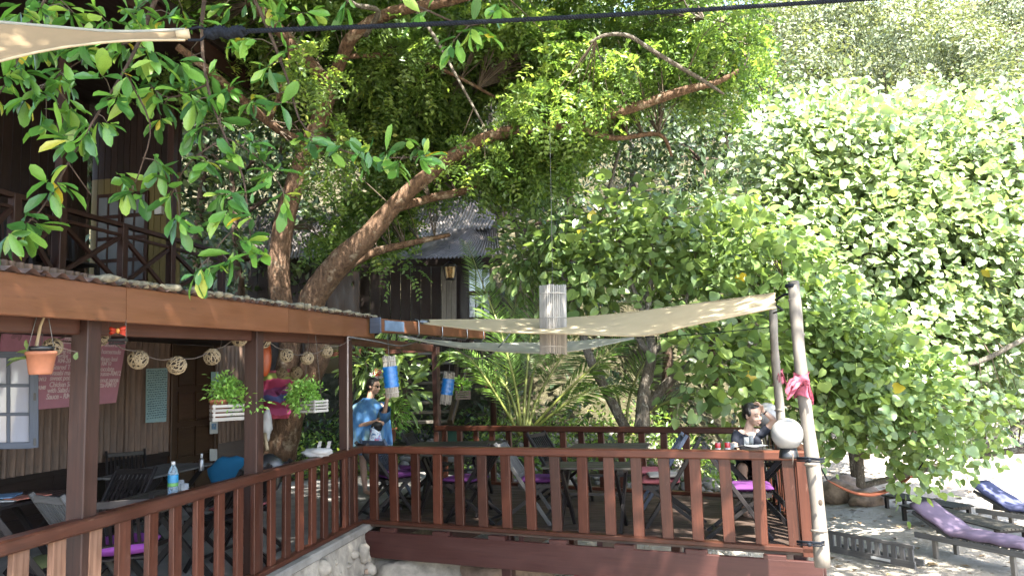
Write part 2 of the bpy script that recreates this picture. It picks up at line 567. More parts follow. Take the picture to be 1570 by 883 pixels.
MT['heart'] = m_leaf('heart leaf', MT['heart_stops'], .36, .28, per_object=True, spec=.9)
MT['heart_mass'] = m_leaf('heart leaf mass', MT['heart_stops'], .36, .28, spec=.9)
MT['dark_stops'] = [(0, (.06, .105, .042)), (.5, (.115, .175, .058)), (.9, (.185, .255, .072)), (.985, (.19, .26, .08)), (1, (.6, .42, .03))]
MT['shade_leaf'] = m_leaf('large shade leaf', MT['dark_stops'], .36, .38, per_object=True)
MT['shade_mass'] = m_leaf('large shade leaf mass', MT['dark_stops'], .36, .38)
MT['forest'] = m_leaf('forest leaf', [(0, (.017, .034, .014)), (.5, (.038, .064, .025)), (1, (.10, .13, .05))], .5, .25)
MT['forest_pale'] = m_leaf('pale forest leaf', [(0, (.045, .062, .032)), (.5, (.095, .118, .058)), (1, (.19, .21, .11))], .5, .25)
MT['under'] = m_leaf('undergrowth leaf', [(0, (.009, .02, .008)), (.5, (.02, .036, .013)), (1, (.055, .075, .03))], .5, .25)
MT['palm'] = m_leaf('palm leaflet', [(0, (.05, .10, .02)), (.6, (.11, .19, .04)), (1, (.22, .27, .06))], .4, .35)
MT['petiole'] = m_plain('yellow green petiole', (.30, .34, .07), .5, .15, 6)
MT['herb'] = m_leaf('pale herb leaf', [(0, (.08, .19, .04)), (.6, (.17, .33, .06)), (1, (.3, .45, .12))], .45, .35)
MT['cloth_wrap'] = None
# ------------------------------------------------------------------ key places
ZD = 1.20                                   # deck
ZR = 2.11                                   # top of the rails
def v2(p, z=0.0): return Vector((p.x, p.y, z))
P = v2(onz(553, 683, ZR)); Q = v2(onz(1236, 691, ZR)); L0 = v2(onz(-70, 845, ZR))
FL = v2(onz(672, 652, ZR)); FR = v2(onz(1178, 655, ZR))
d1 = (L0 - P).normalized()                  # along the left rail, towards the viewer
n1 = Vector((-d1.y, d1.x, 0))               # to the open side
if n1.x < 0: n1 = -n1
d2 = (Q - P).normalized(); n2 = Vector((d2.y, -d2.x, 0))
if n2.y > 0: n2 = -n2
Zv = Vector((0, 0, 1))

# ------------------------------------------------------------------ ground
def sst(a, b, x):
    t = np.clip((x - a) / (b - a), 0, 1)
    return t * t * (3 - 2 * t)
def ground_h(x, y):
    x = np.asarray(x, float); y = np.asarray(y, float)
    edge = 13.5 + 7.5 * sst(2.0, 9.0, x) + 3 * sst(9, 20, x)
    d = y - edge
    h = np.where(d > 0, 0.16 * np.minimum(d, 4) + 0.62 * np.maximum(d - 4, 0), 0.0)
    h = np.minimum(h, 92 + 0.02 * d)
    bank = 1.0 * sst(10.6, 13.4, y) * (1 - sst(2.6, 5.2, x))
    left = 1.05 * (1 - sst(-5.5, -3.0, x)) * sst(11.5, 13, y)
    rockm = 0.75 * np.exp(-(((x + .4) / 1.5) ** 2 + ((y - 9.9) / 1.0) ** 2))
    wav = 0.05 * np.sin(x * 1.3 + y * .7) * np.sin(y * 1.1 - x * .4) + 0.03 * np.sin(x * 3.1 + 1.7 * np.sin(y * 2.3))
    far = np.clip((np.hypot(x, y) - 120) / 200, 0, 1)
    return (h + np.maximum(bank, left) + rockm + wav) * (1 - 0 * far) - 0.03
gx = np.concatenate([np.linspace(-320, -26, 14), np.linspace(-24, 24, 121), np.linspace(26, 320, 14)])
gy = np.concatenate([np.linspace(-300, -5, 12), np.linspace(-4, 30, 96), np.linspace(31, 140, 30), np.linspace(150, 400, 8)])
GX, GY = np.meshgrid(gx, gy)
GZ = ground_h(GX, GY)
gm = bpy.data.meshes.new('ground')
nxg, nyg = len(gx), len(gy)
fs = [(j * nxg + i, j * nxg + i + 1, (j + 1) * nxg + i + 1, (j + 1) * nxg + i) for j in range(nyg - 1) for i in range(nxg - 1)]
gm.from_pydata(list(zip(GX.ravel().tolist(), GY.ravel().tolist(), GZ.ravel().tolist())), [], fs)
gm.polygons.foreach_set('use_smooth', [True] * len(fs))
m, t, b = nodes_of('beach sand and hill soil')
v = mapped(t, 'Object', (1, 1, 1))
sandc = ramp(t, tex_noise(t, v, 1.2, 6, .65), [(0.3, (.29, .255, .21)), (0.7, (.42, .38, .32))])
litter = tex_noise(t, v, 9.0, 5, .7)
sandc = mixc(t, ramp(t, litter, [(0.60, (0, 0, 0)), (0.68, (1, 1, 1))]), sandc, (.24, .18, .12))
soilc = ramp(t, tex_noise(t, v, 3.0, 7, .7), [(0.3, (.025, .026, .012)), (0.52, (.055, .05, .028)), (0.72, (.13, .115, .08))])
geo = t.nodes.new('ShaderNodeNewGeometry')
sx = t.nodes.new('ShaderNodeSeparateXYZ'); t.links.new(geo.outputs['Position'], sx.inputs[0])
hh = math_n(t, 'ADD', sx.outputs['Z'], math_n(t, 'MULTIPLY', tex_noise(t, v, 1.0, 4), .8))
t.links.new(mixc(t, ramp(t, math_n(t, 'MULTIPLY', hh, .5), [(0.42, (0, 0, 0)), (0.62, (1, 1, 1))]), sandc, soilc), b.inputs['Base Color'])
b.inputs['Roughness'].default_value = .95
b.inputs['Specular IOR Level'].default_value = .1
bump(t, b, math_n(t, 'ADD', tex_noise(t, v, 14, 6, .7), math_n(t, 'MULTIPLY', tex_noise(t, v, 3.2, 3, .5), 1.6)), 1.0, .10)
gm.materials.append(m)
go = bpy.data.objects.new('ground', gm); COL.objects.link(go); go['kind'] = 'structure'
def gz(x, y): return float(ground_h(x, y))

# loose rubble on the bank behind the deck
mb = MB()
for i in range(420):
    x = rnd.uniform(-3.2, 4.8); y = rnd.uniform(12.7, 17.5)
    r = rnd.uniform(.04, .15) * (1.3 if rnd.random() < .15 else 1)
    mb.ball((x, y, gz(x, y) + r * .25), (r, r * rnd.uniform(.7, 1.2), r * rnd.uniform(.5, .8)), 6, 4,
            Matrix.Rotation(rnd.uniform(0, 6), 3, 'Z'), fn=lambda d: 1 + rnd.uniform(-.18, .18))
structure('rubble', mb, MT['rubble'])['kind'] = 'stuff'
# dry leaves lying on the sand
mb = MB()
for i in range(520):
    x = rnd.uniform(3.2, 16); y = rnd.uniform(8.5, 21)
    a = rnd.uniform(0, 6.28); s = rnd.uniform(.05, .11); z = gz(x, y) + .015
    c, sn = math.cos(a) * s, math.sin(a) * s
    mb.add([(x - c, y - sn, z), (x + sn * .45, y - c * .45, z + s * .18), (x + c, y + sn, z + .005), (x - sn * .45, y + c * .45, z + s * .22)], [(0, 1, 2), (0, 2, 3)])
solo('fallen_leaves', mb, m_plain('dry leaf', (.26, .17, .08), .8, .5, 3), None, None, kind='stuff')

# ------------------------------------------------------------------ deck
LS = v2(P) ; k_n = 17
deck = thing('deck', None, None, (P.x, P.y, ZD), 0, kind='structure')
deck['kind'] = 'structure'
side_l = FL - P; side_r = FR - Q
for i in range(k_n * 2):
    a, b2 = i / (k_n * 2), (i + 1) / (k_n * 2) - .0022
    p0, p1 = P + side_l * a, Q + side_r * a
    p2, p3 = Q + side_r * b2, P + side_l * b2
    mb = MB()
    dz = rnd.uniform(-.002, .002)
    mb.poly([p0, p1, p2, p3], ZD - .03 + dz, ZD + dz)
    mb.uv = [(u * 1.0 + i * 1.37, w * 1.0 + i * .77) for u, w in mb.uv]
    part('plank', mb, MT['plank'], deck)
ft = P + d2 * .05 + n2 * .05; fe = Q + d2 * .07 + n2 * .05
mb = MB().beam(v2(ft, .975), v2(fe, .985), .045, .30, ch=.006)
part('fascia_board', mb, MT['deckbeam'], deck)
for i in range(7):
    c = P + d2 * (.42 + i * .72) + n2 * .035
    mb = MB().beam(v2(c, 1.145) - d2 * .10, v2(c, 1.145) + d2 * .10, .07, .05, ch=.006)
    part('bearer_block', mb, MT['deckbeam'], deck)
for i, s_ in enumerate((1.9, 3.3, 4.95)):
    for j, back in enumerate((.12, 2.0)):
        c = P + d2 * s_ - n2 * back
        mb = MB().beam(v2(c, gz(c.x, c.y) - .2), v2(c, 1.17), .12, .12, up=d2, ch=.008)
        part('support_post', mb, MT['deckbeam'], deck)
for i in range(6):
    s_ = .3 + i * .9
    a = P + d2 * s_ - n2 * .05
    mb = MB().beam(v2(a, 1.08), v2(a - n2 * 3.0, 1.08), .06, .17)
    part('joist', mb, MT['deckbeam'], deck)
# red board leaning under the deck
c = P + d2 * 2.75 - n2 * .5
solo('red_board', MB().beam(v2(c, .12), v2(c, .72), .45, .03, up=n2 + Zv * .2, ch=.004), MT['redpaint'],
     'red painted board standing on the rock in the shade under the deck', 'board', v2(c, .12))

# ------------------------------------------------------------------ railings
def railing(name, A, B, label, xs, in_off=0.0, w=.108, th=.042, z0=ZD, bottom=True, ends=(), outward=None, rail_w=.115):
    """A, B ends on plan; xs distances of the balusters from A"""
    d = (B - A).normalized(); L = (B - A).length
    t = thing(name, label, 'railing', v2(A, z0), math.atan2(d.y, d.x), 'railings round the deck and the dining floor')
    mb = MB().beam((-.02, 0, ZR - z0 - .042), (L + .02, 0, ZR - z0 - .042), rail_w, .084, ch=.012)
    lpart('top_rail', mb, MT['rail'], t)
    if bottom:
        mb = MB().beam((0, 0, .025), (L, 0, .025), .10, .045, ch=.006)
        lpart('bottom_rail', mb, MT['rail'], t)
    me = MB().beam((0, 0, .05 if bottom else 0), (0, 0, ZR - z0 - .086), w, th, up=(0, 1, 0), ch=.004).mesh('baluster')
    me.materials.append(MT['rail'])
    for x in xs:
        M = rootm(t) @ Matrix.Translation((x, 0, 0)) @ Matrix.Rotation(rnd.uniform(-.018, .018), 4, 'Y') @ Matrix.Rotation(rnd.uniform(-.08, .08), 4, 'Z')
        o = piece('baluster', me, t, M)
        if M.translation.y < 5.0:                      # the boards nearest the viewer are bare and bleached
            o.material_slots[0].link = 'OBJECT'; o.material_slots[0].material = MT['railworn']
    for x in ends:
        mb = MB().beam((x, 0, -.03), (x, 0, ZR - z0 - .088), .125, .10, up=(0, 1, 0), ch=.006)
        lpart('end_post', mb, MT['rail'], t)
    return t
Lr = (L0 - P).length
railing('wooden_railing', v2(L0), v2(P), 'red brown railing running in front of the dining tables up to the deck corner',
        [Lr - .20 - .285 * i for i in range(int((Lr - .2) / .285))], bottom=True)
railing('wooden_railing', v2(P) + d2 * .03, v2(Q), 'long red brown railing along the front of the deck above the wide fascia beam',
        [.16 + i * (5.0 / 16.9) for i in range(17)], ends=((Q - P).length - .06,))
railing('wooden_railing', v2(Q) - n2 * .12, v2(FR), 'short railing on the beach end of the deck seen end on behind the round lamp',
        [.18 + i * .20 for i in range(15)])
railing('wooden_railing', v2(FL), v2(FR) - d2 * .08, 'shaded railing at the back of the deck in front of the young palm',
        [.12 + i * .315 for i in range(14)], w=.095)

# ------------------------------------------------------------------ dining floor and its retaining wall
W3 = 3.3
nL = -n1
wa, wb = P + nL * W3 + d1 * 8.0, P + nL * W3 - d1 * 3.3
flo = [L0 + d1 * 2.0, v2(P), v2(FL) + Vector((-.02, .05, 0)), v2(FL) + Vector((-.3, 1.6, 0)), wb + Vector((1.2, .5, 0)), wb + nL * .3, wa + nL * .3]
mb = MB().poly(flo, .2, ZD - .012)
structure('floor', mb, MT['concrete'])
# retaining wall: a rough face under the left rail with stones set in it
def wall_face(o, d, L, n, z0, z1, nu, nv, amp, batter):
    vs = []
    for j in range(nv + 1):
        for i in range(nu + 1):
            u = i / nu * L; z = z0 + (z1 - z0) * j / nv
            k = amp * (math.sin(u * 5.1 + z * 3) * math.sin(z * 7.3 + u * 2) + .6 * rnd.uniform(-1, 1)) * (0.25 if j == nv else 1)
            q = o + d * u + n * (batter * (1 - j / nv) + k)
            vs.append((q.x, q.y, z))
    fs = [(j * (nu + 1) + i, j * (nu + 1) + i + 1, (j + 1) * (nu + 1) + i + 1, (j + 1) * (nu + 1) + i) for j in range(nv) for i in range(nu)]
    return vs, fs
rw = thing('retaining_wall', 'rough pale rubble wall below the railing of the dining floor', 'wall', v2(P, 0), kind='structure')
mb = MB()
vs, fs = wall_face(L0 + d1 * 1.0 + n1 * .09, -d1, Lr + 1.0 + .10, n1, -.3, ZD - .07, 60, 14, .03, .25)
mb.add(vs, fs, smooth=True)
vs, fs = wall_face(P + n1 * .10 - d1 * .10, (Vector((.3, .95, 0))).normalized(), 2.0, n1, -.3, ZD - .12, 16, 12, .03, .1)
mb.add(vs, fs, smooth=True)
part('render_face', mb, MT['rock'], rw)
mb = MB().beam(v2(L0 + d1 * 1.0 + n1 * .03, ZD - .045), v2(P + n1 * .03, ZD - .045) - d1 * .16, .20, .085, ch=.015)
part('coping', mb, MT['concrete'], rw)
for i in range(70):
    u = rnd.uniform(0, 3.6); z = rnd.uniform(.35, 1.02)
    c = P + d1 * u + n1 * (.10 + .25 * (1.12 - z) / 1.4); r = rnd.uniform(.04, .12)
    mb = MB().ball((c.x, c.y, z), (r, r * .7, r * rnd.uniform(.6, .9)), 8, 6, Matrix.Rotation(rnd.uniform(0, 6), 3, 'Z'), fn=lambda d: 1 + rnd.uniform(-.13, .13))
    part('stone', mb, MT['stone'] if rnd.random() < .3 else MT['rock'], rw)
# boulders under the deck
for i, (s_, bk, r, lab) in enumerate(((.55, .45, .62, 'pale rough boulder under the deck corner against the retaining wall'),
                                      (1.55, .75, .55, 'brown stained boulder in the shadow below the fascia beam'))):
    c = P + d2 * s_ - n2 * bk
    seed = i * 3.3
    fn = lambda d: 1 + .16 * math.sin(d.x * 5 + seed) * math.sin(d.y * 4 + d.z * 3 + seed) + rnd.uniform(-.05, .05)
    solo('boulder', MB().ball((c.x, c.y, .35), (r * 1.2, r, r * .95), 22, 14, fn=fn), MT['rock'] if i == 0 else MT['stone'], lab, 'boulder', v2(c, 0))

# ------------------------------------------------------------------ dining shelter
cafe = thing('dining_shelter', 'open brown dining shelter with corrugated wall and long orange brown fascia', 'building', v2(P, ZD))
def rail_at(px, off=0.0):                       # the place on the left rail line seen at column px
    p0 = P - n1 * off
    d = ray(px, 700); 
    A = np.array([[d1.x, -d.x], [d1.y, -d.y]]); s_ = np.linalg.solve(A, np.array([-p0.x, -p0.y]))
    return p0 + d1 * s_[0]
ZE = 3.42                                       # underside of the fascia
angL = math.atan2(d1.y, d1.x)
def ze(c): return ZE - .115 * max(0.0, (c - P).dot(d1)) / 6.0
for px in (127, 389, 531):
    c = rail_at(px, .05)
    mb = MB().beam(v2(c, ZD - .05), v2(c, ze(c) + .02), .125, .125, up=d1, ch=.006)
    part('post', mb, MT['post'], cafe)
c = v2(FL) + d2 * -.02
part('post', MB().beam(v2(c, ZD - .05), v2(c, ZE), .10, .10, up=d2, ch=.006), MT['post'], cafe)
fa, fb = L0 + d1 * 1.2 + n1 * .10, P + n1 * .12 - d1 * .16
L = (fb - fa).length
for i in range(3):
    a = fa + (fb - fa) * (i / 3); b2 = fa + (fb - fa) * ((i + 1) / 3 - .0008)
    part('fascia_board', MB().beam(v2(a, ze(a) + .115), v2(b2, ze(b2) + .115), .035, .235 + .004 * (i % 2), ch=.005), MT['fascia'], cafe)
part('eaves_beam', MB().beam(v2(fa - n1 * .19, ze(fa) - .025), v2(fb - n1 * .19, ZE - .025), .07, .11, ch=.006), MT['beam'], cafe)
part('eaves_beam', MB().beam(v2(fb - n1 * .22, ZE - .03), v2(FL, ZE - .03) - d2 * .1, .07, .12, ch=.006), MT['beam'], cafe)
part('eaves_beam', MB().beam(v2(FL, ZE - .03) - d2 * .1, v2(FL, ZE - .03) + Vector((-2.6, 1.1, 0)), .07, .12, ch=.006), MT['beam'], cafe)
# roof sheets: waves seen end on above the fascia
def corrugated(o, du, L, dv, Wd, n_wave, amp, nrm, nv=2):
    nu = n_wave * 6
    vs, fs, uv = [], [], []
    for j in range(nv + 1):
        for i in range(nu + 1):
            p = o + du * (L * i / nu) + dv * (Wd * j / nv) + nrm * (amp * math.sin(2 * PI * i / 6))
            vs.append(p)
    for j in range(nv):
        for i in range(nu):
            fs.append((j * (nu + 1) + i, j * (nu + 1) + i + 1, (j + 1) * (nu + 1) + i + 1, (j + 1) * (nu + 1) + i))
            uv.append([(Wd * j / nv, L * i / nu), (Wd * j / nv, L * (i + 1) / nu), (Wd * (j + 1) / nv, L * (i + 1) / nu), (Wd * (j + 1) / nv, L * i / nu)])
    return vs, fs, uv
up_in = (nL + Zv * .085).normalized()
rn = Vector((0, 0, 1))
for i in range(9):
    o = (lambda q: v2(q, ze(q) + .245))(fa + (fb - fa) * (i / 9)) + n1 * .05 + Zv * (.002 * (i % 2))
    mb = MB(); mb.add(*corrugated(o, (v2(fb, ZE) - v2(fa, ze(fa))).normalized(), L / 9 + .05, up_in, 4.9, 6, .018, rn), smooth=True)
    part('roof_sheet', mb, MT['roof'], cafe)
# litter and moss lying along the roof edge
mb = MB()
nn = 260
for i in range(nn):
    u = rnd.uniform(.30, 1.0); c = fa + (fb - fa) * u + n1 * rnd.uniform(-.25, .045)
    r = rnd.uniform(.02, .055)
    mb.ball((c.x, c.y, ze(c) + .262 + rnd.uniform(0, .012)), (r * 1.6, r, r * .55), 6, 4, Matrix.Rotation(rnd.uniform(0, 6), 3, 'Z'), fn=lambda d: 1 + rnd.uniform(-.25, .25))
part('roof_litter', mb, MT['moss'], cafe, kind='stuff')
# gutter box past the end of the fascia, with wire hangers
g0, g1 = v2(at(577, 505, 9.2), ZE + .14), v2(at(738, 515, 11.8), ZE + .14)
gd = (g1 - g0).normalized()
gutter = thing('gutter_box', 'short brown gutter box with silvery hangers past the end of the fascia', 'gutter', g0)
part('trough', MB().beam(g0, g1, .13, .17, ch=.008), MT['fascia'], gutter)
part('end_plate', MB().beam(g0 - gd * .03, g0 - gd * .001, .15, .19, ch=.004), MT['bluegrey'], gutter)
part('blue_patch', MB().beam(g0 + gd * .08 + Vector((gd.y, -gd.x, 0)) * .068, g0 + gd * .52 + Vector((gd.y, -gd.x, 0)) * .068, .004, .13), m_plain('faded blue paint', (.16, .24, .36), .5, .15, 8), gutter)
for k in (.30, .52, .78, .97):
    c = g0 + (g1 - g0) * k
    sd = Vector((gd.y, -gd.x, 0)) * .082
    part('hanger', MB().tube([c + sd * .3 + Zv * .12, c + sd + Zv * .10, c + sd * 1.05 - Zv * .08, c + sd * .6 - Zv * .12, c - sd - Zv * .10], .009, 5), MT['metal'], gutter)
# back wall: corrugated sheets over a dark plinth
w0 = P + nL * W3                                       # opposite the deck corner
wd = -d1                                               # away from the viewer
wn = n1
def on_wall(px, py, off=0.0):
    return onplane(px, py, v2(w0) + wn * off, wn)
def wall_s(px):                                        # distance along the wall from w0, away from the viewer
    return (on_wall(px, 600) - w0).dot(wd)
door_a, door_b = wall_s(264), wall_s(325)
s0, s1 = -7.5, door_a - .03
ns = 9
for i in range(ns):
    a = s0 + (s1 - s0) * i / ns
    w_ = (s1 - s0) / ns
    mb = MB(); mb.add(*corrugated(v2(w0 + wd * a + wn * (.0 + .004 * (i % 2)), 1.98), wd, w_ + .02, Zv, 2.35, max(3, int(w_ / .115)), .032, wn, 1), smooth=True)
    part('corrugated_sheet', mb, MT['corr'], cafe)
mb = MB(); mb.add(*corrugated(v2(w0 + wd * (door_b + .1), 1.98), wd, 1.1, Zv, 2.35, 9, .022, wn, 1), smooth=True)
part('corrugated_sheet', mb, MT['corr'], cafe)
for i in range(12):
    a = s0 + (s1 - s0) * i / 12; w_ = (s1 - s0) / 12 - .006
    part('plinth_board', MB().beam(v2(w0 + wd * a + wn * -.01, 1.58), v2(w0 + wd * (a + w_) + wn * -.01, 1.58), .03, .80, ch=.003), MT['darkwall'], cafe)
part('plinth_rail', MB().beam(v2(w0 + wd * s0 + wn * .02, 1.965), v2(w0 + wd * s1 + wn * .02, 1.965), .05, .06, ch=.004), MT['darkwall'], cafe)
part('plinth_rail', MB().beam(v2(w0 + wd * s0 + wn * .02, 1.52), v2(w0 + wd * s1 + wn * .02, 1.52), .04, .05, ch=.004), MT['darkwall'], cafe)
part('end_wall', MB().beam(v2(w0 + wd * (door_b + 1.15), 2.4), v2(w0 + wd * (door_b + 1.15) + nL * 3, 2.4), .06, 2.6), MT['darkwall'], cafe)
# ceiling lining in the shade of the roof
mb = MB().poly([fa - n1 * .2, fb - n1 * .2, fb + nL * (W3 + .1) - d1 * 2.2, fa + nL * (W3 + .1)], ZE + .10, ZE + .12)
part('ceiling', mb, MT['darkwall'], cafe)
# panelled door
dr = part('door', MB().beam(v2(w0 + wd * door_a + wn * .0, 2.36), v2(w0 + wd * door_b + wn * .0, 2.36), .045, 2.3, ch=.003), MT['door'], cafe)
dw = door_b - door_a
for j in range(4):
    for i in range(2):
        a = door_a + dw * (.12 + .42 * i); b2 = a + dw * .34
        z = 1.36 + j * .52
        part('door_panel', MB().beam(v2(w0 + wd * a + wn * .026, z + .2), v2(w0 + wd * b2 + wn * .026, z + .2), .026, .40, ch=.012), MT['door'], dr)
        for e0, e1 in (((a - .015, z - .012), (b2 + .015, z - .012)), ((a - .015, z + .412), (b2 + .015, z + .412)), ((a - .008, z), (a - .008, z + .4)), ((b2 + .008, z), (b2 + .008, z + .4))):
            q0 = v2(w0 + wd * e0[0] + wn * .03, e0[1]); q1 = v2(w0 + wd * e1[0] + wn * .03, e1[1])
            part('door_moulding', MB().beam(q0, q1, .02 if e0[1] == e1[1] else .022, .022, up=wn if e0[1] != e1[1] else Zv), MT['door'], dr)
q = v2(w0 + wd * (door_b - dw * .07) + wn * .07, 2.28)
part('door_knob', MB().ball(q, .03, 10, 7).tube([q - wn * .05, q], .012, 6), MT['metal'], dr)
for a in (door_a - .05, door_b + .05):
    part('door_jamb', MB().beam(v2(w0 + wd * a + wn * .02, ZD), v2(w0 + wd * a + wn * .02, 3.55), .08, .09, up=wd, ch=.005), MT['door'], cafe)
part('vent_panel', MB().beam(v2(w0 + wd * (door_a + .02) + wn * .02, 3.72), v2(w0 + wd * (door_b - .02) + wn * .02, 3.72), .03, .26, ch=.004), MT['darkwall'], cafe)

# ------------------------------------------------------------------ upper lodge behind the shelter roof
U4 = 4.5
u0 = P + nL * U4
lodge = thing('upper_lodge', 'dark two storey timber lodge with crossed veranda railing above the dining roof', 'building', v2(u0, ZD))
def on_ver(px, py, off=0.0):
    return onplane(px, py, v2(u0) + n1 * off, n1)
zt = on_ver(185, 345).z
zb = zt - .92
ua = [ (on_ver(px, 380) - u0).dot(-d1) for px in (-60, 20, 90, 188, 262, 340) ]
def up(s_, z, off=0.0): return v2(u0 - d1 * s_ + n1 * off, z)
zf = zb - .06
part('veranda_floor', MB().beam(up(ua[0] - 2, zf - .1, -1.2), up(ua[-1] + .2, zf - .1, -1.2), 2.6, .16), MT['darkwall'], lodge)
for nm, z, w_, h_ in (('top_rail', zt, .09, .07), ('middle_rail', zt - .16, .05, .05), ('bottom_rail', zb, .06, .07)):
    part(nm, MB().beam(up(ua[0] - 2, z), up(ua[-1] + .2, z), w_, h_, ch=.006), MT['post'], lodge)
for i, s_ in enumerate(ua):
    part('rail_post', MB().beam(up(s_, zb - .1), up(s_, zt + (.02 if i != 2 else .02)), .15 if i == 2 else .11, .12, up=d1, ch=.006), MT['post'], lodge)
    if i + 1 < len(ua):
        a, b2 = s_ + .08, ua[i + 1] - .08
        part('cross_brace', MB().beam(up(a, zb + .04, .006), up(b2, zt - .2, .006), .05, .06), MT['post'], lodge)
        part('cross_brace', MB().beam(up(a, zt - .2, -.03), up(b2, zb + .04, -.03), .05, .06), MT['post'], lodge)
for s_ in (ua[4], ua[2]):
    part('veranda_post', MB().beam(up(s_, zb), up(s_, zt + 2.6), .12, .12, up=d1, ch=.006), MT['post'], lodge)
# back wall of the veranda in upright boards
def upw(s_, z, off=-1.9): return up(s_, z, off)
ub = ua[4] + .25
for i in range(34):
    s_ = ua[0] - 2 + (ub - ua[0] + 2) * i / 34; w_ = (ub - ua[0] + 2) / 34 - .008
    part('wall_board', MB().beam(upw(s_ + w_ / 2, zf), upw(s_ + w_ / 2, zf + 4.6), w_, .03, up=n1), MT['darkwall'], lodge)
# end wall at the far end, ochre boards facing the viewer
e0 = up(ub, zf, -1.86)
for i in range(14):
    off = -1.86 + 1.80 * i / 14
    part('ochre_board', MB().beam(up(ub + .10, zf, off + .06), up(ub + .10, zf + 2.25, off + .06), .118, .03, up=d1), MT['yellowwall'], lodge)
    part('gable_board', MB().beam(up(ub + .10, zf + 2.254, off + .06), up(ub + .10, zf + 4.4, off + .06), .118, .03, up=d1), MT['darkwall'], lodge)
# glazed doors in the end wall
for k, off in enumerate((-1.45, -.92)):
    w = part('window', MB().beam(up(ub + .05, zf + .02, off), up(ub + .05, zf + 1.95, off), .50, .05, up=d1, ch=.005), MT['post'], lodge)
    for j in range(4):
        for i in range(2):
            o_ = off - .11 + .22 * i; z = zf + .35 + j * .40
            part('pane', MB().beam(up(ub + .015, z, o_), up(ub + .015, z + .33, o_), .17, .012, up=d1), MT['darkglass'], w)
part('wall_lamp', MB().beam(up(ub + .05, zf + 1.5, -.45), up(ub + .05, zf + 1.64, -.45), .14, .10, up=d1, ch=.01), MT['white'], lodge)
part('upper_roof', MB().beam(up(ua[0] - 2.5, zt + 2.75, -.6), up(ub + .9, zt + 2.75, -.6), 4.6, .14), MT['darkwall'], lodge)
part('eaves_board', MB().beam(up(ua[0] - 2.5, zt + 2.55, 1.6), up(ub + .9, zt + 2.55, 1.6), .05, .3), MT['post'], lodge)
for i in range(10):
    s_ = ua[0] - 2 + (ub + 1.5 - ua[0]) * i / 10; w_ = (ub + 1.5 - ua[0]) / 10
    part('lower_board', MB().beam(up(s_, 3.2, -1.2), up(s_ + w_ - .01, 3.2, -1.2), .05, zf * 2 - 6.6), MT['darkwall'], lodge)
# things on the veranda
q = up(ua[2] + .95, zf, -.9)
vb = thing('veranda_bench', 'dark timber bench on the upper veranda behind the crossed railing', 'bench', q, math.atan2(-d1.y, -d1.x))
for i in range(4): lpart('seat_slat', MB().beam((-.7, -.2 + .12 * i, .43), (.7, -.2 + .12 * i, .43), .10, .03), MT['black'], vb)
for i in range(9): lpart('back_slat', MB().beam((-.66 + .165 * i, .24, .45), (-.66 + .165 * i, .30, .95), .05, .02), MT['post'], vb)
for x in (-.65, .65):
    lpart('leg', MB().beam((x, -.2, 0), (x, -.2, .43), .06, .06), MT['black'], vb)
    lpart('leg', MB().beam((x, .22, 0), (x, .30, .97), .06, .06), MT['black'], vb)

# ------------------------------------------------------------------ hillside house
HY = 17.0
hc = at(700, 470, HY)
house = thing('hillside_house', 'timber house with grey corrugated roofs half hidden by the big tree', 'house', (hc.x, hc.y, 3.0))
def hp(px, py, dy=0.0): return at(px, py, HY + dy)
def sheet_roof(a, b2, c, d, n, name='roof_sheet', mat='greyroof', par=None, amp=.03, drop=.0):
    """corrugated sheets between ridge a-b and eaves d-c"""
    for i in range(n):
        f0, f1 = i / n, (i + 1) / n + .004
        A_, B_ = a.lerp(b2, f0), a.lerp(b2, f1); D_, C_ = d.lerp(c, f0), d.lerp(c, f1)
        nr = (B_ - A_).cross(D_ - A_).normalized()
        if nr.z < 0: nr = -nr
        nu = 30; vs, fs, uv = [], [], []
        for j in range(5):
            for k in range(nu + 1):
                p = A_.lerp(B_, k / nu).lerp(D_.lerp(C_, k / nu), j / 4) + nr * (amp * math.sin(k / 6 * 2 * PI) + .004 * (i % 2)) - Zv * (drop * math.sin(j / 4 * PI))
                vs.append(p)
        for j in range(4):
            for k in range(nu):
                fs.append((j * (nu + 1) + k, j * (nu + 1) + k + 1, (j + 1) * (nu + 1) + k + 1, (j + 1) * (nu + 1) + k))
                uv.append([(j, k * .05), (j, k * .05 + .05), (j + 1, k * .05 + .05), (j + 1, k * .05)])
        part(name, MB().add(vs, fs, uv, True), MT[mat], par)
ra, rb = hp(622, 318, 2.2), hp(776, 283, 2.2)
sheet_roof(ra, rb, hp(752, 350, -.3), hp(590, 372, -.3), 6, par=house, drop=.12)
rc, rd = hp(690, 352, -.6), hp(748, 330, -.4)
sheet_roof(rc, hp(760, 345, .2), hp(770, 392, -1.5), hp(560, 400, -1.5), 7, par=house, drop=.10)
sheet_roof(hp(776, 372, .6), hp(862, 392, .6), hp(868, 399, -.2), hp(776, 384, -.2), 3, par=house)
sheet_roof(hp(395, 330, 2.0), hp(560, 330, 2.0), hp(540, 396, -.2), hp(380, 396, -.2), 6, par=house)
for a, b2 in ((hp(742, 310, .1), hp(866, 402, .1)), (hp(760, 318, 1.0), hp(858, 395, 1.0))):
    part('bargeboard', MB().beam(a, b2, .06, .16), MT['darkwall'], house)
part('ridge_cap', MB().tube([ra + Zv * .05, rb + Zv * .05], .09, 8), MT['greyroof'], house)
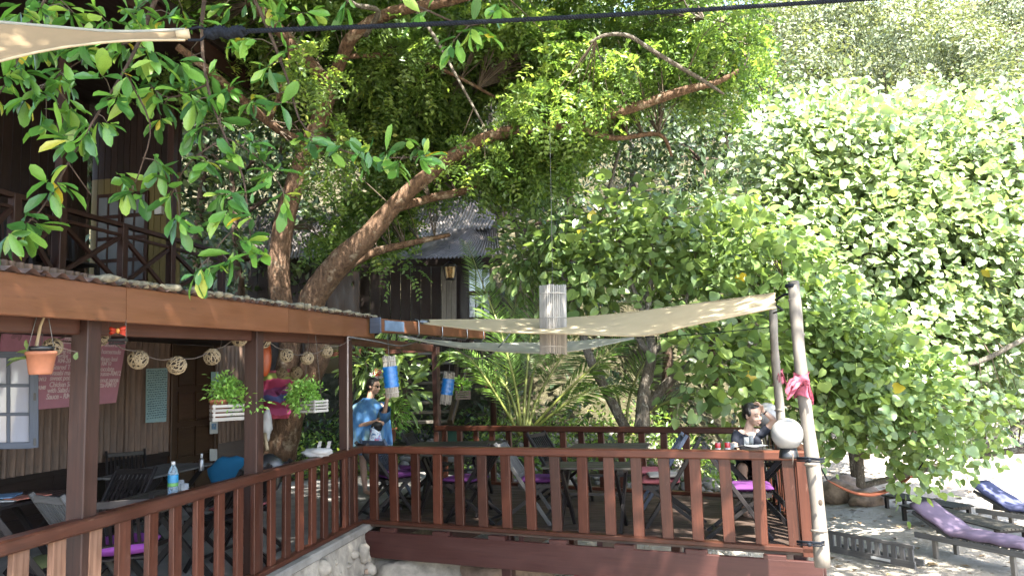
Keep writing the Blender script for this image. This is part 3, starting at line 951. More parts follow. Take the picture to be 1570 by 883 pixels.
# walls behind the leaves
zh = hp(700, 530, 0).z
def hbeam(nm, px0, py0, px1, py1, dy, w_, h_, mat, upv=(0, 1, 0)):
    return part(nm, MB().beam(hp(px0, py0, dy), hp(px1, py1, dy), w_, h_, up=upv, ch=.005), MT[mat], house)
for i in range(24):
    px = 380 + i * 15.6
    hbeam('wall_board', px + 8, 560, px + 8, 372, 1.2, pxm(15.0, HY + 1.2), .03, 'darkwall')
for i in range(3):
    hbeam('post_board', 681 + 7.5 * i, 520, 681 + 7.5 * i, 398, .1 + .01 * (i % 2), pxm(7.2, HY), .05, 'bamboo')
hbeam('door_frame', 712, 520, 712, 400, .2, pxm(13, HY), .08, 'black')
wn_ = hbeam('window', 735, 492, 735, 412, .5, pxm(36, HY), .06, 'post')
for j in range(2):
    for i in range(3):
        px = 724 + 11 * i; py0 = 450 - 40 * j
        part('pane', MB().beam(hp(px, py0 + 36, .44), hp(px, py0 + 3, .44), pxm(9.2, HY), .014, up=(0, 1, 0)), m_glass('painted sky reflection pane', (1.2, 1.4, 1.6), .02, .7) if j == 1 else MT['glass'], wn_)  # upper panes carry the sky's reflection in a pale base colour
hbeam('tan_board', 527, 560, 527, 415, .8, pxm(52, HY), .05, 'door')
hbeam('veranda_beam', 560, 402, 770, 402, -.2, .14, .16, 'darkwall', (0, 0, 1))
hbeam('house_floor', 400, 566, 800, 566, .4, 2.4, .2, 'darkwall', (0, 0, 1))
# lantern under its eaves
ln = thing('hanging_lantern', 'small glass lantern hanging under the eaves of the hillside house', 'lantern', hp(690, 420, -1))
c = hp(690, 412, -1)
part('lantern_cage', MB().lathe([(.0, .17), (.03, .16), (.16, .06), (.15, .05), (.15, .03)], c, 8).tube([c + Vector((.14, 0, .04)), c + Vector((.10, 0, -.22))], .012, 4).tube([c + Vector((-.14, 0, .04)), c + Vector((-.10, 0, -.22))], .012, 4).tube([c + Zv * .17, c + Zv * .5], .008, 4).lathe([(0, -.24), (.11, -.24), (.11, -.21), (0, -.21)], c, 8), MT['black'], ln)
part('lantern_glass', MB().lathe([(.12, .04), (.08, -.2)], c, 8), m_glass('amber glass', (.9, .6, .25), .1, .3), ln)
# tan blind in the opening behind the big tree
c0, c1 = at(505, 500, 14.4), at(505, 573, 14.4)
bl = solo('canvas_blind', MB().beam(at(504, 572, 14.4), at(504, 500, 14.4), pxm(72, 14.4), .03, up=(0, 1, 0)), m_cloth('tan blind cloth', (.24, .19, .11), .9), 'tan canvas blind let down behind the trunks beside the shelter', 'blind', at(504, 572, 14.4))

# ------------------------------------------------------------------ timber staircase up to the house
st = thing('timber_staircase', 'open timber staircase climbing the bank behind the deck', 'staircase', at(665, 655, 14.0))
nst = 9
for i in range(nst):
    f = i / (nst - 1)
    Y = 13.6 + 2.9 * f
    py = 648 - (648 - 528) * f
    pl, pr = at(612 + 26 * f, py, Y), at(690 + 12 * f, py, Y)
    pr.z = pl.z
    part('tread', MB().beam(pl, pr, .26, .05, ch=.006), MT['bamboo'], st)
    
a0, a1 = at(612, 652, 13.6), at(638, 527, 16.5)
part('stringer', MB().beam(a0, a1, .06, .24), MT['door'], st)
a0, a1 = at(690, 652, 13.6), at(704, 527, 16.5)
part('stringer', MB().beam(a0, a1, .06, .24), MT['door'], st)
part('handrail', MB().beam(at(690, 648, 13.2), at(724, 525, 15.6), .09, .12, ch=.01), MT['door'], st, label='broad sloping timber brace')
for px, py0, py1, Y in ((652, 560, 500, 16.4), (665, 545, 500, 16.4), (704, 560, 498, 16.4)):
    part('newel', MB().beam(at(px, py0, Y), at(px, py1, Y), .09, .09, up=(0, 1, 0)), MT['post'], st)
# ------------------------------------------------------------------ folding chairs and tables
def make_chair(name, label, mat_back='black', fine=False):
    """slatted folding chair facing +y, standing on z = 0"""
    t = thing(name, label, 'chair', (0, 0, 0), 0, 'slatted folding chairs')
    def back(z): f = z / .90; return .30 - .60 * f
    for s_ in (-1, 1):
        x = s_ * .215
        lpart('back_post', MB().beam((x, back(0), 0), (x, back(.92), .92), .026, .042, up=(0, 1, .6), ch=.004), MT[mat_back], t)
        lpart('rear_leg', MB().beam((x * .86, -.32, 0), (x * .86, .27, .44), .024, .038, up=(0, -.6, 1)), MT['black'], t)
        lpart('seat_rail', MB().beam((x * .86, -.06, .425), (x * .86, .33, .425), .022, .034), MT['black'], t)
    for i in range(7):
        y = -.045 + i * .06
        lpart('seat_slat', MB().beam((-.19, y, .448), (.19, y, .448), .048, .014), MT['black'], t)
    for z, nm in ((.53, 'lower_crosspiece'), (.875, 'back_rail')):
        lpart(nm, MB().beam((-.205, back(z), z), (.205, back(z), z), .024, .055, ch=.004), MT[mat_back], t)
    n = 11 if fine else 8
    for i in range(n):
        x = -.165 + .33 * i / (n - 1)
        lpart('back_slat', MB().beam((x, back(.55), .55), (x, back(.855), .855), .30 / n * .62, .012, up=(0, 1, .6)), MT[mat_back], t)
    lpart('stretcher', MB().beam((-.2, back(.09), .09), (.2, back(.09), .09), .02, .03), MT['black'], t)
    lpart('stretcher', MB().beam((-.175, -.25, .052), (.175, -.25, .052), .02, .03), MT['black'], t)
    return t
DK = ZD
def facing(dx, dy): return math.atan2(dy, dx) - PI / 2
def floor_at(px, py, z): 
    p = onz(px, py, z); return p
protoA = make_chair('folding_chair', 'x')
protoB = make_chair('folding_chair', 'x', 'bluegrey', True)
protoC = make_chair('folding_chair', 'x', 'greywood')
used = set()
def chair(px, Y, ang, label, kind='A'):
    src = {'A': protoA, 'B': protoB, 'C': protoC}[kind]
    p = at(px, 700, Y); loc = (p.x, p.y, DK)
    if kind not in used:
        used.add(kind); src.location = loc; src.rotation_euler = (0, 0, ang); src['label'] = label
        ROOTM[src] = Matrix.Translation(Vector(loc)) @ Matrix.Rotation(ang, 4, 'Z')
        return src
    return copy_tree(src, loc, ang, label)
def rounded(w, d, h, n=6):
    """a stuffed square cushion"""
    mb = MB()
    N = 14
    rows = []
    for s_ in (1, -1):
        vs = []
        for j in range(N + 1):
            for i in range(N + 1):
                u, v = 2 * i / N - 1, 2 * j / N - 1
                e = max(0, 1 - max(abs(u), abs(v)) ** 5)
                k = .5 + .5 * (1 - (u * u + v * v) / 2)
                vs.append((u * w / 2, v * d / 2, s_ * (h / 2 * e ** .5 * k + .004) + h / 2))
        fs = [(j * (N + 1) + i, j * (N + 1) + i + 1, (j + 1) * (N + 1) + i + 1, (j + 1) * (N + 1) + i) for j in range(N) for i in range(N)]
        if s_ < 0: fs = [f[::-1] for f in fs]
        mb.add(vs, fs, smooth=True)
    b = MB().v
    rim_t = [j * (N + 1) + i for i, j in [(i, 0) for i in range(N)] + [(N, j) for j in range(N)] + [(i, N) for i in range(N, 0, -1)] + [(0, j) for j in range(N, 0, -1)]]
    off = (N + 1) * (N + 1)
    for k in range(len(rim_t)):
        a, c = rim_t[k], rim_t[(k + 1) % len(rim_t)]
        mb.f.append((off + a, off + c, c, a)); mb.uv += [(0, 0)] * 4; mb.sm.append(True); mb.mi.append(0)
    return mb
def cushion(ch, label, mat='purple', w=.42, d=.42, h=.07, group='cushions on the folding chairs'):
    M = ROOTM[ch] @ Matrix.Translation((0, .135, .456))
    o = solo('seat_cushion', rounded(w, d, h), MT[mat], label, 'cushion', M.translation, group)
    o.data.transform(Matrix.Translation(M.translation))    # rounded() is about its own origin
    o.rotation_euler = (0, 0, ch.rotation_euler.z + rnd.uniform(-.06, .06))
    return o
def make_table(label, px, Y, ang, w, d, mat='tabletop', n=7, h=.75):
    p = at(px, 700, Y)
    t = thing('folding_table', label, 'table', (p.x, p.y, DK), ang, 'slatted timber tables')
    for i in range(n):
        y = -d / 2 + d * (i + .5) / n
        lpart('top_slat', MB().beam((-w / 2, y, h - .012), (w / 2, y, h - .012), d / n - .006, .022, ch=.003), MT[mat], t)
    for x in (-w * .36, w * .36):
        lpart('batten', MB().beam((x, -d / 2 + .03, h - .045), (x, d / 2 - .03, h - .045), .05, .04), MT['black'], t)
    for s_ in (-1, 1):
        x = s_ * w * .33
        lpart('leg', MB().beam((x, -d * .46, 0), (x, d * .40, h - .05), .05, .032, up=(1, 0, 0)), MT['black'], t)
        lpart('leg', MB().beam((x - s_ * .035, d * .46, 0), (x - s_ * .035, -d * .40, h - .05), .05, .032, up=(1, 0, 0)), MT['black'], t)
    lpart('stretcher', MB().beam((-w * .33, 0, .37), (w * .33, 0, .37), .03, .03), MT['black'], t)
    return t
aF = math.atan2(d2.y, d2.x)                       # along the front of the deck
# on the deck
T1 = make_table('dark slatted table at the back railing near the stairs, furthest table from the lamp', 702, 11.0, aF + .25, 1.35, .7)
T2 = make_table('dark slatted table by the back railing in front of the palm stems', 935, 9.9, aF + .2, 1.0, .65)
T3 = make_table('greenish grey slatted table with crossed legs in the middle of the deck', 908, 8.45, aF + .12, 1.0, .55, 'tabletop', 6, .69)
T4 = make_table('weathered slatted table just behind the front railing below the poncho wearer', 700, 9.75, aF + .1, 1.15, .66)
T5 = make_table('slatted table in the deck corner carrying the drinks of the seated woman', 1160, 8.6, aF + PI / 2 - .1, .72, .78)
c1 = chair(596, 10.3, facing(.55, .8), 'blue grey slatted chair in front of the standing person, its back to the railing', 'B')
cushion(c1, 'purple cushion on the blue grey chair by the standing person')
c1b = chair(590, 9.75, facing(.7, .4), 'black folding chair in the left deck corner below the poncho')
cushion(c1b, 'purple cushion in the deck corner right behind the first balusters')
c2 = chair(655, 11.2, facing(1, -.2), 'black folding chair leaning back beside the shelter post on the deck')
c3 = chair(728, 9.15, facing(-.8, .35), 'black folding chair under the weathered table, turned to the shelter')
cushion(c3, 'bright purple cushion sticking out below the weathered table')
c4 = chair(806, 9.0, facing(.95, -.2), 'folding chair with pale grey back slats beside the greenish table', 'C')
cushion(c4, 'deep purple cushion on the chair with pale back slats')
c5 = chair(852, 10.2, facing(.9, -.6), 'black fine slatted chair at the back railing between the two dark tables')
c6 = chair(1030, 8.5, facing(-.9, .25), 'reddish black chair with a pale pad pulled back from the greenish table')
cushion(c6, 'faded pink cushion on the reddish black chair', 'pinkcushion')
k = ROOTM[c6] @ Matrix.Translation((-.04, .10, .53))
pd = solo('seat_pad', rounded(.34, .34, .04), MT['greycushion'], 'pale grey pad lying on the faded pink cushion', 'cushion', k.translation, 'cushions on the folding chairs')
pd.data.transform(Matrix.Translation(k.translation)); pd.rotation_euler = (0, 0, c6.rotation_euler.z + .2)
c7 = chair(1012, 9.3, facing(-.95, .1), 'blue grey chair standing against the back railing by the greenish table', 'B')
cushion(c7, 'pink cushion half hidden behind a baluster, on the chair by the back railing', 'pinkcushion')
c8 = chair(1126, 7.9, facing(.95, -.25), 'black folding chair at the corner table, turned towards the lamp')
cushion(c8, 'long purple cushion on the chair at the corner table', w=.44)
c9 = chair(1158, 9.15, facing(-.25, -.9), 'black chair that the woman in the dark shirt sits on')
# in the dining shelter
A1 = make_table('dark table just inside the long railing carrying the water bottle', 238, 6.55, angL + .1, 1.25, .72, 'tabletop')
A2 = make_table('slatted table by the corrugated wall in front of the door', 245, 8.9, angL + .05, 1.3, .7, 'greywood')
A3 = make_table('dark table at the wall below the window with papers on it', 12, 6.9, angL, 1.1, .7, 'black')
e1 = chair(135, 6.1, facing(.5, .85), 'grey backed chair beside the near shelter post', 'C')
e2 = chair(176, 7.35, facing(-.2, -.95), 'black slatted chair leaning at the bottle table, behind the near post')
e3 = chair(192, 5.8, facing(-.35, .95), 'black chair with purple cushion low behind the railing near the front')
cushion(e3, 'violet purple cushion on the chair behind the railing near the front', 'violet', .44, .44, .12)
e4 = chair(196, 9.4, facing(.5, -.8), 'black slatted chair between the corrugated wall and the table')
e5 = chair(345, 8.2, facing(-.9, -.1), 'black chair with upright back below the hanging planter')
e6 = chair(386, 7.7, facing(-.95, .2), 'black chair with a red cushion behind the middle post')
cushion(e6, 'red cushion on the chair behind the middle post', 'pinkcushion')
e7 = chair(350, 7.3, facing(-1, .3), 'black chair close by the middle post, facing the bottle table')
e8 = chair(60, 5.3, facing(.6, .7), 'black chair whose legs show through the nearest balusters')
# olive cushion on the floor near the front
p = onz(95, 880, DK)
solo('floor_cushion', (lambda mb: mb)(MB().ball((p.x, p.y, DK + .10), (.34, .34, .11), 18, 8)), m_cloth('olive cloth', (.17, .19, .08)), 'olive green round cushion on the floor behind the nearest balusters', 'cushion', (p.x, p.y, DK))
ZT = DK + .752
# water bottle
p = at(265, 748, 6.45); p.z = ZT
bt = thing('water_bottle', 'clear water bottle with a blue and green label on the dark table', 'bottle', p)
lpart('bottle_body', MB().lathe([(.0, .0), (.036, .0), (.042, .012), (.042, .03), (.039, .04), (.042, .05), (.039, .07), (.042, .08), (.039, .10), (.042, .115), (.042, .215), (.038, .235), (.026, .27), (.016, .285), (.014, .30), (0, .30)], n=16), MT['water'], bt)
lpart('water', MB().lathe([(0, .004), (.034, .004), (.039, .014), (.037, .2), (.036, .22), (0, .22)], n=14), m_glass('pale water', (.72, .86, .97), .02, .1), bt)
lpart('bottle_label', MB().lathe([(.0428, .15), (.0428, .215)], n=16), MT['label'], bt)
lpart('label_band', MB().lathe([(.0428, .12), (.0428, .148)], n=16), MT['labelgreen'], bt)
lpart('cap', MB().lathe([(0, .322), (.016, .322), (.016, .296), (0, .296)], n=12), MT['white'], bt)
def glass(px, Y, label, h=.13, r=.036, z=None, mat='clear'):
    p = at(px, 740, Y); p.z = ZT if z is None else z
    return solo('drinking_glass', MB().lathe([(0, p.z), (r * .86, p.z), (r, p.z + h), (r * .95, p.z + h), (r * .8, p.z + .012), (0, p.z + .012)], (p.x, p.y, 0), 14), MT[mat], label, 'glass', p, 'drinking glasses')
glass(283, 6.5, 'clear tumbler right beside the water bottle')
glass(276, 6.75, 'second tumbler half behind the water bottle')
p = at(301, 740, 6.7); p.z = ZT
solo('ash_tray', MB().lathe([(0, ZT), (.05, ZT), (.055, ZT + .02), (.045, ZT + .02), (.04, ZT + .008), (0, ZT + .008)], (p.x, p.y, 0), 14), MT['greycushion'], 'small pale dish on the dark table past the tumblers', 'dish', p)
p = at(309, 700, 8.6); p.z = ZT
sb = thing('spray_bottle', 'small white capped bottle on the slatted table before the door', 'bottle', p)
lpart('bottle_body', MB().lathe([(0, 0), (.026, 0), (.028, .01), (.028, .12), (.012, .145), (0, .145)], n=12), MT['metal'], sb)
lpart('cap', MB().lathe([(.013, .145), (.013, .19), (0, .19)], n=10), MT['white'], sb)
# papers
for i, (px, py, w, d, a, mat, lab) in enumerate(((18, 741, .34, .26, .2, 'paper', 'white magazine lying open on the dark wall table'),
        (44, 735, .30, .21, -.3, 'redpaper', 'red and grey leaflet on top of the papers'),
        (6, 734, .30, .22, .5, 'bluepaper', 'blue printed magazine at the edge of the wall table'))):
    p = at(px, py, 6.85); z = ZT + .004 + .012 * i
    solo('magazine', MB().box((p.x, p.y, z + .005), (w, d, .010), a + angL), MT[mat], lab, 'magazine', (p.x, p.y, z), 'papers on the wall table')
# blue bag hanging on the chair by the door
p = at(352, 690, 8.35)
solo('blue_bag', MB().ball((p.x, p.y, 1.93), (.24, .10, .20), 14, 10, fn=lambda d: 1 + .08 * math.sin(7 * d.x + 5 * d.z)), m_cloth('blue bag cloth', (.01, .12, .25)), 'blue cloth bag slung over the chair below the hanging planter', 'bag', (p.x, p.y, 1.75))

# ------------------------------------------------------------------ woman's table: cans, glasses, basket
def can(px, lab):
    p = at(px, 690, 8.5); p.z = ZT
    o = thing('drink_can', lab, 'can', p, 0, 'red drink cans')
    lpart('can_body', MB().lathe([(0, 0), (.027, 0), (.032, .008), (.032, .11), (.027, .121), (0, .119)], n=14), MT['canred'], o)
    lpart('can_mark', MB().lathe([(.0324, .035), (.0324, .065)], n=14), MT['white'], o)
    lpart('can_top', MB().lathe([(.028, .119), (.027, .124), (0, .122)], n=14), MT['metal'], o)
can(1101, 'red drink can standing at the edge of the table, away from the glass')
can(1116, 'red drink can standing next to the glass of cola')
g = glass(1126, 8.5, 'tumbler half full of dark cola beside the cans', .11, .034)
p = at(1126, 690, 8.5)
solo('cola', MB().lathe([(0, ZT + .014), (.026, ZT + .014), (.030, ZT + .06), (0, ZT + .06)], (p.x, p.y, 0), 12), m_plain('cola', (.03, .012, .006), .1, .1), 'dark cola inside the tumbler next to the cans', 'drink', (p.x, p.y, ZT))
p = at(1152, 690, 8.45)
bk = thing('woven_basket', 'low dark woven basket with a white napkin on the corner table', 'basket', (p.x, p.y, ZT), aF)
for k in range(3):
    lpart('woven_band', MB().loft([[Vector(((.13 + .01 * k + .006 * j) * c, (.09 + .008 * k + .006 * j) * s_, .016 + .022 * k + .018 * j)) for c, s_ in [(max(-.8, min(.8, 1.15 * math.cos(a * PI / 12))), max(-.8, min(.8, 1.15 * math.sin(a * PI / 12)))) for a in range(24)]] for j in range(2)], True), m_plain('dark woven cane', (.06, .05, .045), .7, .5, 60, bmp=.5), bk)
lpart('basket_floor', MB().box((0, 0, .010), (.2, .14, .012)), MT['black'], bk)
p2 = at(1154, 680, 8.45)
solo('napkin', MB().add([(p2.x + .12 * (i % 5 - 2) * .9 + .0, p2.y + .05 * (i // 5 - 1), ZT + .078 + .012 * math.sin(i * 2.1)) for i in range(15)], [(j * 5 + i, j * 5 + i + 1, j * 5 + i + 6, j * 5 + i + 5) for j in range(2) for i in range(4)], smooth=True), MT['paper'], 'crumpled white napkin lying over the dark woven basket', 'napkin', (p2.x, p2.y, ZT + .06))
glass(1149, 8.45, 'short clear glass set on the basket in front of the woman', .09, .028, ZT + .084)
glass(1156, 8.52, 'clear glass at the far side of the basket in front of the woman', .10, .028, ZT + .084)

# ------------------------------------------------------------------ globe lamps and poles at the deck corner
def globe(px, py, Y, r, zbase, lab):
    c = at(px, py, Y)
    t = thing('globe_lamp', lab, 'lamp', (c.x, c.y, zbase), 0, 'round milky lamps on the beach end railing')
    part('globe', MB().ball(c, r, 24, 16), MT['globe'], t)
    part('lamp_base', MB().lathe([(0, zbase), (r * .62, zbase), (r * .6, zbase + .02), (r * .5, c.z - r * .82), (0, c.z - r * .8)], (c.x, c.y, 0), 16), MT['blackplastic'], t)
    return c
gc = globe(1207, 665, 6.58, .135, ZR, 'round milky lamp on the corner post of the deck')
globe(1176, 637, 9.7, .165, ZR + .04, 'round milky lamp behind the seated woman')
part_p = at(1216, 698, 6.45)
solo('lamp_cord', MB().tube([at(1212, 690, 6.46), at(1216, 698, 6.42), at(1215, 712, 6.42)], .006, 5), MT['string'], 'thin brown cord hanging from the corner lamp', 'cord', part_p)
def pole(pts, r0, r1, lab, knots):
    t = thing('bamboo_pole', lab, 'pole', pts[0], 0, 'leaning poles that hold the shade sails')
    N = 22
    P_, R_ = [], []
    a, b2 = Vector(pts[0]), Vector(pts[1])
    for i in range(N + 1):
        f = i / N
        P_.append(a.lerp(b2, f) + Vector((.012 * math.sin(f * 7), .010 * math.sin(f * 5 + 1), 0)))
        R_.append((r0 + (r1 - r0) * f) * (1.0 + .05 * math.sin(f * 23)))
    part('stem', MB().tube(P_, R_, 12), MT['bamboo'], t)
    mb = MB()
    for f in knots:
        c = a.lerp(b2, f); d = (b2 - a).normalized() * .012; r = (r0 + (r1 - r0) * f)
        part('node_ring', MB().tube([c - d, c - d * .3, c + d * .3, c + d], [r * 1.0, r * 1.12, r * 1.12, r * 1.0], 12, False), MT['bamboo'], t)
    return t
pA0, pA1 = at(1260, 852, 6.4), at(1215, 432, 6.7)
poleA = pole((at(1262, 870, 6.38), pA1), .062, .050, 'thick leaning bamboo pole tied to the corner post beside the round lamp', (.12, .34, .58, .80, .93))
poleB = pole((at(1200, 700, 8.7), at(1184, 470, 8.9)), .052, .046, 'thinner bamboo pole behind the woman under the sail corner', (.3, .62, .9))
part('knot_hole', MB().ball(at(1258, 770, 6.33), (.018, .008, .026), 10, 7), MT['hollow'], poleA)
part('top_binding', MB().tube([at(1214, 441, 6.7), at(1214, 436, 6.7)], .057, 12), MT['rope'], poleA)
# cord lashings
for py, lab in ((706, 'grey cord knotted round the pole and the corner post just below the rail'), (834, 'grey cord tying the pole foot to the corner post')):
    a, b2 = at(1222, py - 2, 6.43), at(1252, py, 6.3)
    mb = MB()
    for dz in (-.012, .004, .016):
        mb.tube([a + Zv * dz, a.lerp(b2, .4) + Zv * (dz + .006) + Vector((0, -.03, 0)), b2 + Zv * dz + Vector((.02, -.02, 0)), b2 + Zv * dz + Vector((.075, .03, 0))], .007, 5)
    mb.ball(a.lerp(b2, .55) + Vector((0, -.035, 0)), .018, 8, 6)
    solo('lashing', mb, MT['rope'], lab, 'cord', a)
# ties of pink cloth
def cloth_tie(c, r, lab, tails, mat='pinkcloth', h=.17, group='cloths tied round posts', axis=(0, 0, 1)):
    c = Vector(c); t = thing('tied_cloth', lab, 'cloth', c - Zv * h / 2, 0, group)
    rings = []
    for j in range(9):
        z = -h / 2 + h * j / 8
        rings.append([c + Vector((math.cos(a) * (r * (1.12 + .16 * math.sin(a * 3 + j * 1.9) + .12 * math.sin(j * 2.4))), math.sin(a) * (r * (1.12 + .16 * math.sin(a * 3 + j * 1.9) + .12 * math.sin(j * 2.4))), z + .015 * math.sin(a * 2 + j))) for a in [2 * PI * k / 18 for k in range(18)]])
    part('wrap', MB().loft(rings), MT[mat], t)
    for dx, dy, dz, w in tails:
        o = c + Vector((0, -r, 0)); n_ = 7
        vs, fs = [], []
        for j in range(n_ + 1):
            f = j / n_
            q = o + Vector((dx * f, dy * f - .03 * math.sin(f * 3), dz * f * f + .05 * math.sin(f * 2.5)))
            for i in range(6):
                g_ = i / 5 - .5
                vs.append(q + Vector((dz * .2 * g_, .03 * math.sin(i * 2.2 + j * .9) * f, (w * (.35 + .65 * f)) * g_ + .012 * math.sin(i * 3 + j))))
        fs = [(j * 6 + i, j * 6 + i + 1, (j + 1) * 6 + i + 1, (j + 1) * 6 + i) for j in range(n_) for i in range(5)]
        part('tail', MB().add(vs, fs, smooth=True), MT[mat], t)
    return t
cloth_tie(at(1229, 590, 6.55), .058, 'pink and white cloth knotted round the thick bamboo pole above the lamp', ((-.17, -.03, -.10, .12), (-.13, -.06, -.03, .10), (.03, -.05, -.16, .09)), h=.2)
cloth_tie(at(1193, 577, 8.85), .052, 'faded pink cloth knotted round the thinner pole', ((.05, -.03, -.12, .07), (-.04, -.03, -.10, .06)), h=.15)
# post with a pink cloth on the bank
pp0, pp1 = at(757, 652, 14.0), at(753, 500, 14.2)
solo('garden_post', MB().tube([pp0, pp1], [.06, .05], 8), MT['post'], 'brown post on the bank in front of the hillside house with a pink cloth', 'post', pp0)
cloth_tie(at(754, 578, 13.98), .075, 'pink cloth with a green band tied round the post on the bank', ((.22, -.05, -.12, .2), (-.12, -.05, -.2, .12)), h=.26)

# ------------------------------------------------------------------ shade sails
def sheet(e0, e1, nu, nv, sag, name='sail', k=0):
    """cloth between two edge lines (lists of points)"""
    def along(e, f):
        f *= len(e) - 1; i = min(int(f), len(e) - 2); g_ = f - i
        p0 = e[max(i - 1, 0)]; p1 = e[i]; p2 = e[i + 1]; p3 = e[min(i + 2, len(e) - 1)]
        return .5 * ((2 * p1) + (p2 - p0) * g_ + (2 * p0 - 5 * p1 + 4 * p2 - p3) * g_ ** 2 + (3 * p1 - p0 - 3 * p2 + p3) * g_ ** 3)
    vs = []
    for j in range(nv + 1):
        for i in range(nu + 1):
            a, b2 = along(e0, i / nu), along(e1, i / nu)
            f = j / nv
            vs.append(a.lerp(b2, f) + Zv * (-sag * math.sin(PI * f) * math.sin(PI * i / nu) + .006 * math.sin(i * 1.1 + j * 2.3)))
    fs = [(j * (nu + 1) + i, j * (nu + 1) + i + 1, (j + 1) * (nu + 1) + i + 1, (j + 1) * (nu + 1) + i) for j in range(nv) for i in range(nu)]
    return MB().add(vs, fs, smooth=True), [along(e0, i / nu) for i in range(nu + 1)], [along(e1, i / nu) for i in range(nu + 1)]
sA = thing('shade_sail', 'beige shade sail stretched from the shelter roof to the bamboo pole, the upper of two', 'shade sail', at(650, 494, 9.3), 0, 'shade sails over the deck')
far = [at(650, 491, 9.5), at(760, 490, 9.4), at(862, 488, 9.2), at(960, 480, 8.9), at(1060, 467, 8.4), at(1188, 450, 7.2)]
near = [at(650, 496, 9.1), at(760, 508, 8.4), at(862, 511, 7.9), at(985, 514, 7.4), at(1060, 498, 7.1), at(1190, 471, 6.9)]
mb, ef, en = sheet(far, near, 44, 10, .015)
part('cloth', mb, MT['sail'], sA)
part('hem', MB().tube(en, .011, 6), MT['sail'], sA)
part('hem', MB().tube(ef, .010, 6), MT['sail'], sA)
part('corner_tube', MB().tube([at(646, 493, 9.3), at(657, 494, 9.25)], .03, 8, False), MT['metal'], sA)
part('corner_strap', MB().tube([at(1189, 460, 7.0), at(1202, 452, 6.85), at(1213, 450, 6.72)], .012, 6), MT['rope'], sA)
part('corner_strap', MB().tube([at(1189, 468, 6.95), at(1200, 475, 7.4), at(1186, 480, 8.8)], .010, 6), MT['rope'], sA)
sB = thing('shade_sail', 'paler shade sail slung low under the beige one behind the hanging reed lantern', 'shade sail', at(612, 515, 9.6), 0, 'shade sails over the deck')
far = [at(610, 514, 9.6), at(700, 524, 10.6), at(790, 525, 11.0), at(880, 522, 10.9), at(972, 517, 10.2)]
near = [at(612, 516, 9.5), at(700, 532, 9.4), at(790, 540, 9.4), at(870, 539, 9.7), at(972, 519, 10.15)]
mb, ef, en = sheet(far, near, 36, 8, .03)
part('cloth', mb, MT['sailwhite'], sB)
part('hem', MB().tube(en, .009, 6), MT['sailwhite'], sB)
part('corner_cord', MB().tube([at(972, 518, 10.2), at(1080, 512, 9.6), at(1196, 500, 8.85)], .006, 5), MT['rope'], sB)
# canvas sail and twisted rope overhead near the viewer
sC = thing('canvas_sail', 'tan canvas sail corner pulled out by the dark rope overhead', 'shade sail', at(200, 60, 3.5))
tipA, tipB = at(284, 46, 3.55), at(284, 62, 3.55)
top = [at(-330, 4, 3.0), at(-100, 26, 3.2), at(60, 40, 3.35), at(180, 49, 3.48), tipA]
bot = [at(-330, 190, 2.7), at(-100, 122, 2.95), at(60, 80, 3.2), at(180, 64, 3.4), tipB]
mb, ef, en = sheet(top, bot, 40, 10, .02)
part('cloth', mb, MT['canvas'], sC)
part('hem', MB().tube(ef, .009, 6), MT['sailwhite'], sC)
part('hem', MB().tube(en, .006, 6), MT['sail'], sC)
part('hem_loop', MB().tube([at(270, 54, 3.54), at(291, 53, 3.56)], [.022, .027], 10), MT['sail'], sC)
def twisted(pts, r, turns, strands=3, n=400, sides=5):
    pts = [Vector(p) for p in pts]
    cum = [0]
    for i in range(1, len(pts)): cum.append(cum[-1] + (pts[i] - pts[i - 1]).length)
    out = []
    for s_ in range(strands):
        L = []
        for k in range(n + 1):
            d = cum[-1] * k / n
            i = max(j for j in range(len(cum)) if cum[j] <= d + 1e-9); i = min(i, len(pts) - 2)
            f = (d - cum[i]) / (cum[i + 1] - cum[i])
            p = pts[i].lerp(pts[i + 1], f)
            t_ = (pts[i + 1] - pts[i]).normalized(); u = t_.cross(Zv).normalized(); w = t_.cross(u)
            a = 2 * PI * (turns * k / n + s_ / strands)
            L.append(p + (u * math.cos(a) + w * math.sin(a)) * r * .52)
        out.append(MB().tube(L, r * .56, sides))
    return out
rp = thing('rope', 'dark twisted rope stretched across the top of the view', 'rope', at(350, 50, 3.6))
line = [at(330 + (1345 - 330) * i / 12, 50 - 52 * i / 12 + 5.0 * math.sin(PI * i / 12), 3.58 + .35 * i / 12) for i in range(13)]
for mbx in twisted(line, .0125, 78, n=620): part('strand', mbx, MT['rope'], rp)
kn = [at(318 + 5.5 * i, 50 + 3 * math.sin(i * 1.3), 3.58) for i in range(11)]
for mbx in twisted(kn, .028, 5, n=60): part('splice', mbx, MT['rope'], rp)
part('loop', MB().tube([at(288, 46, 3.55), at(305, 42, 3.56), at(322, 48, 3.57), at(308, 62, 3.57), at(288, 62, 3.55)], .007, 6), MT['rope'], rp)

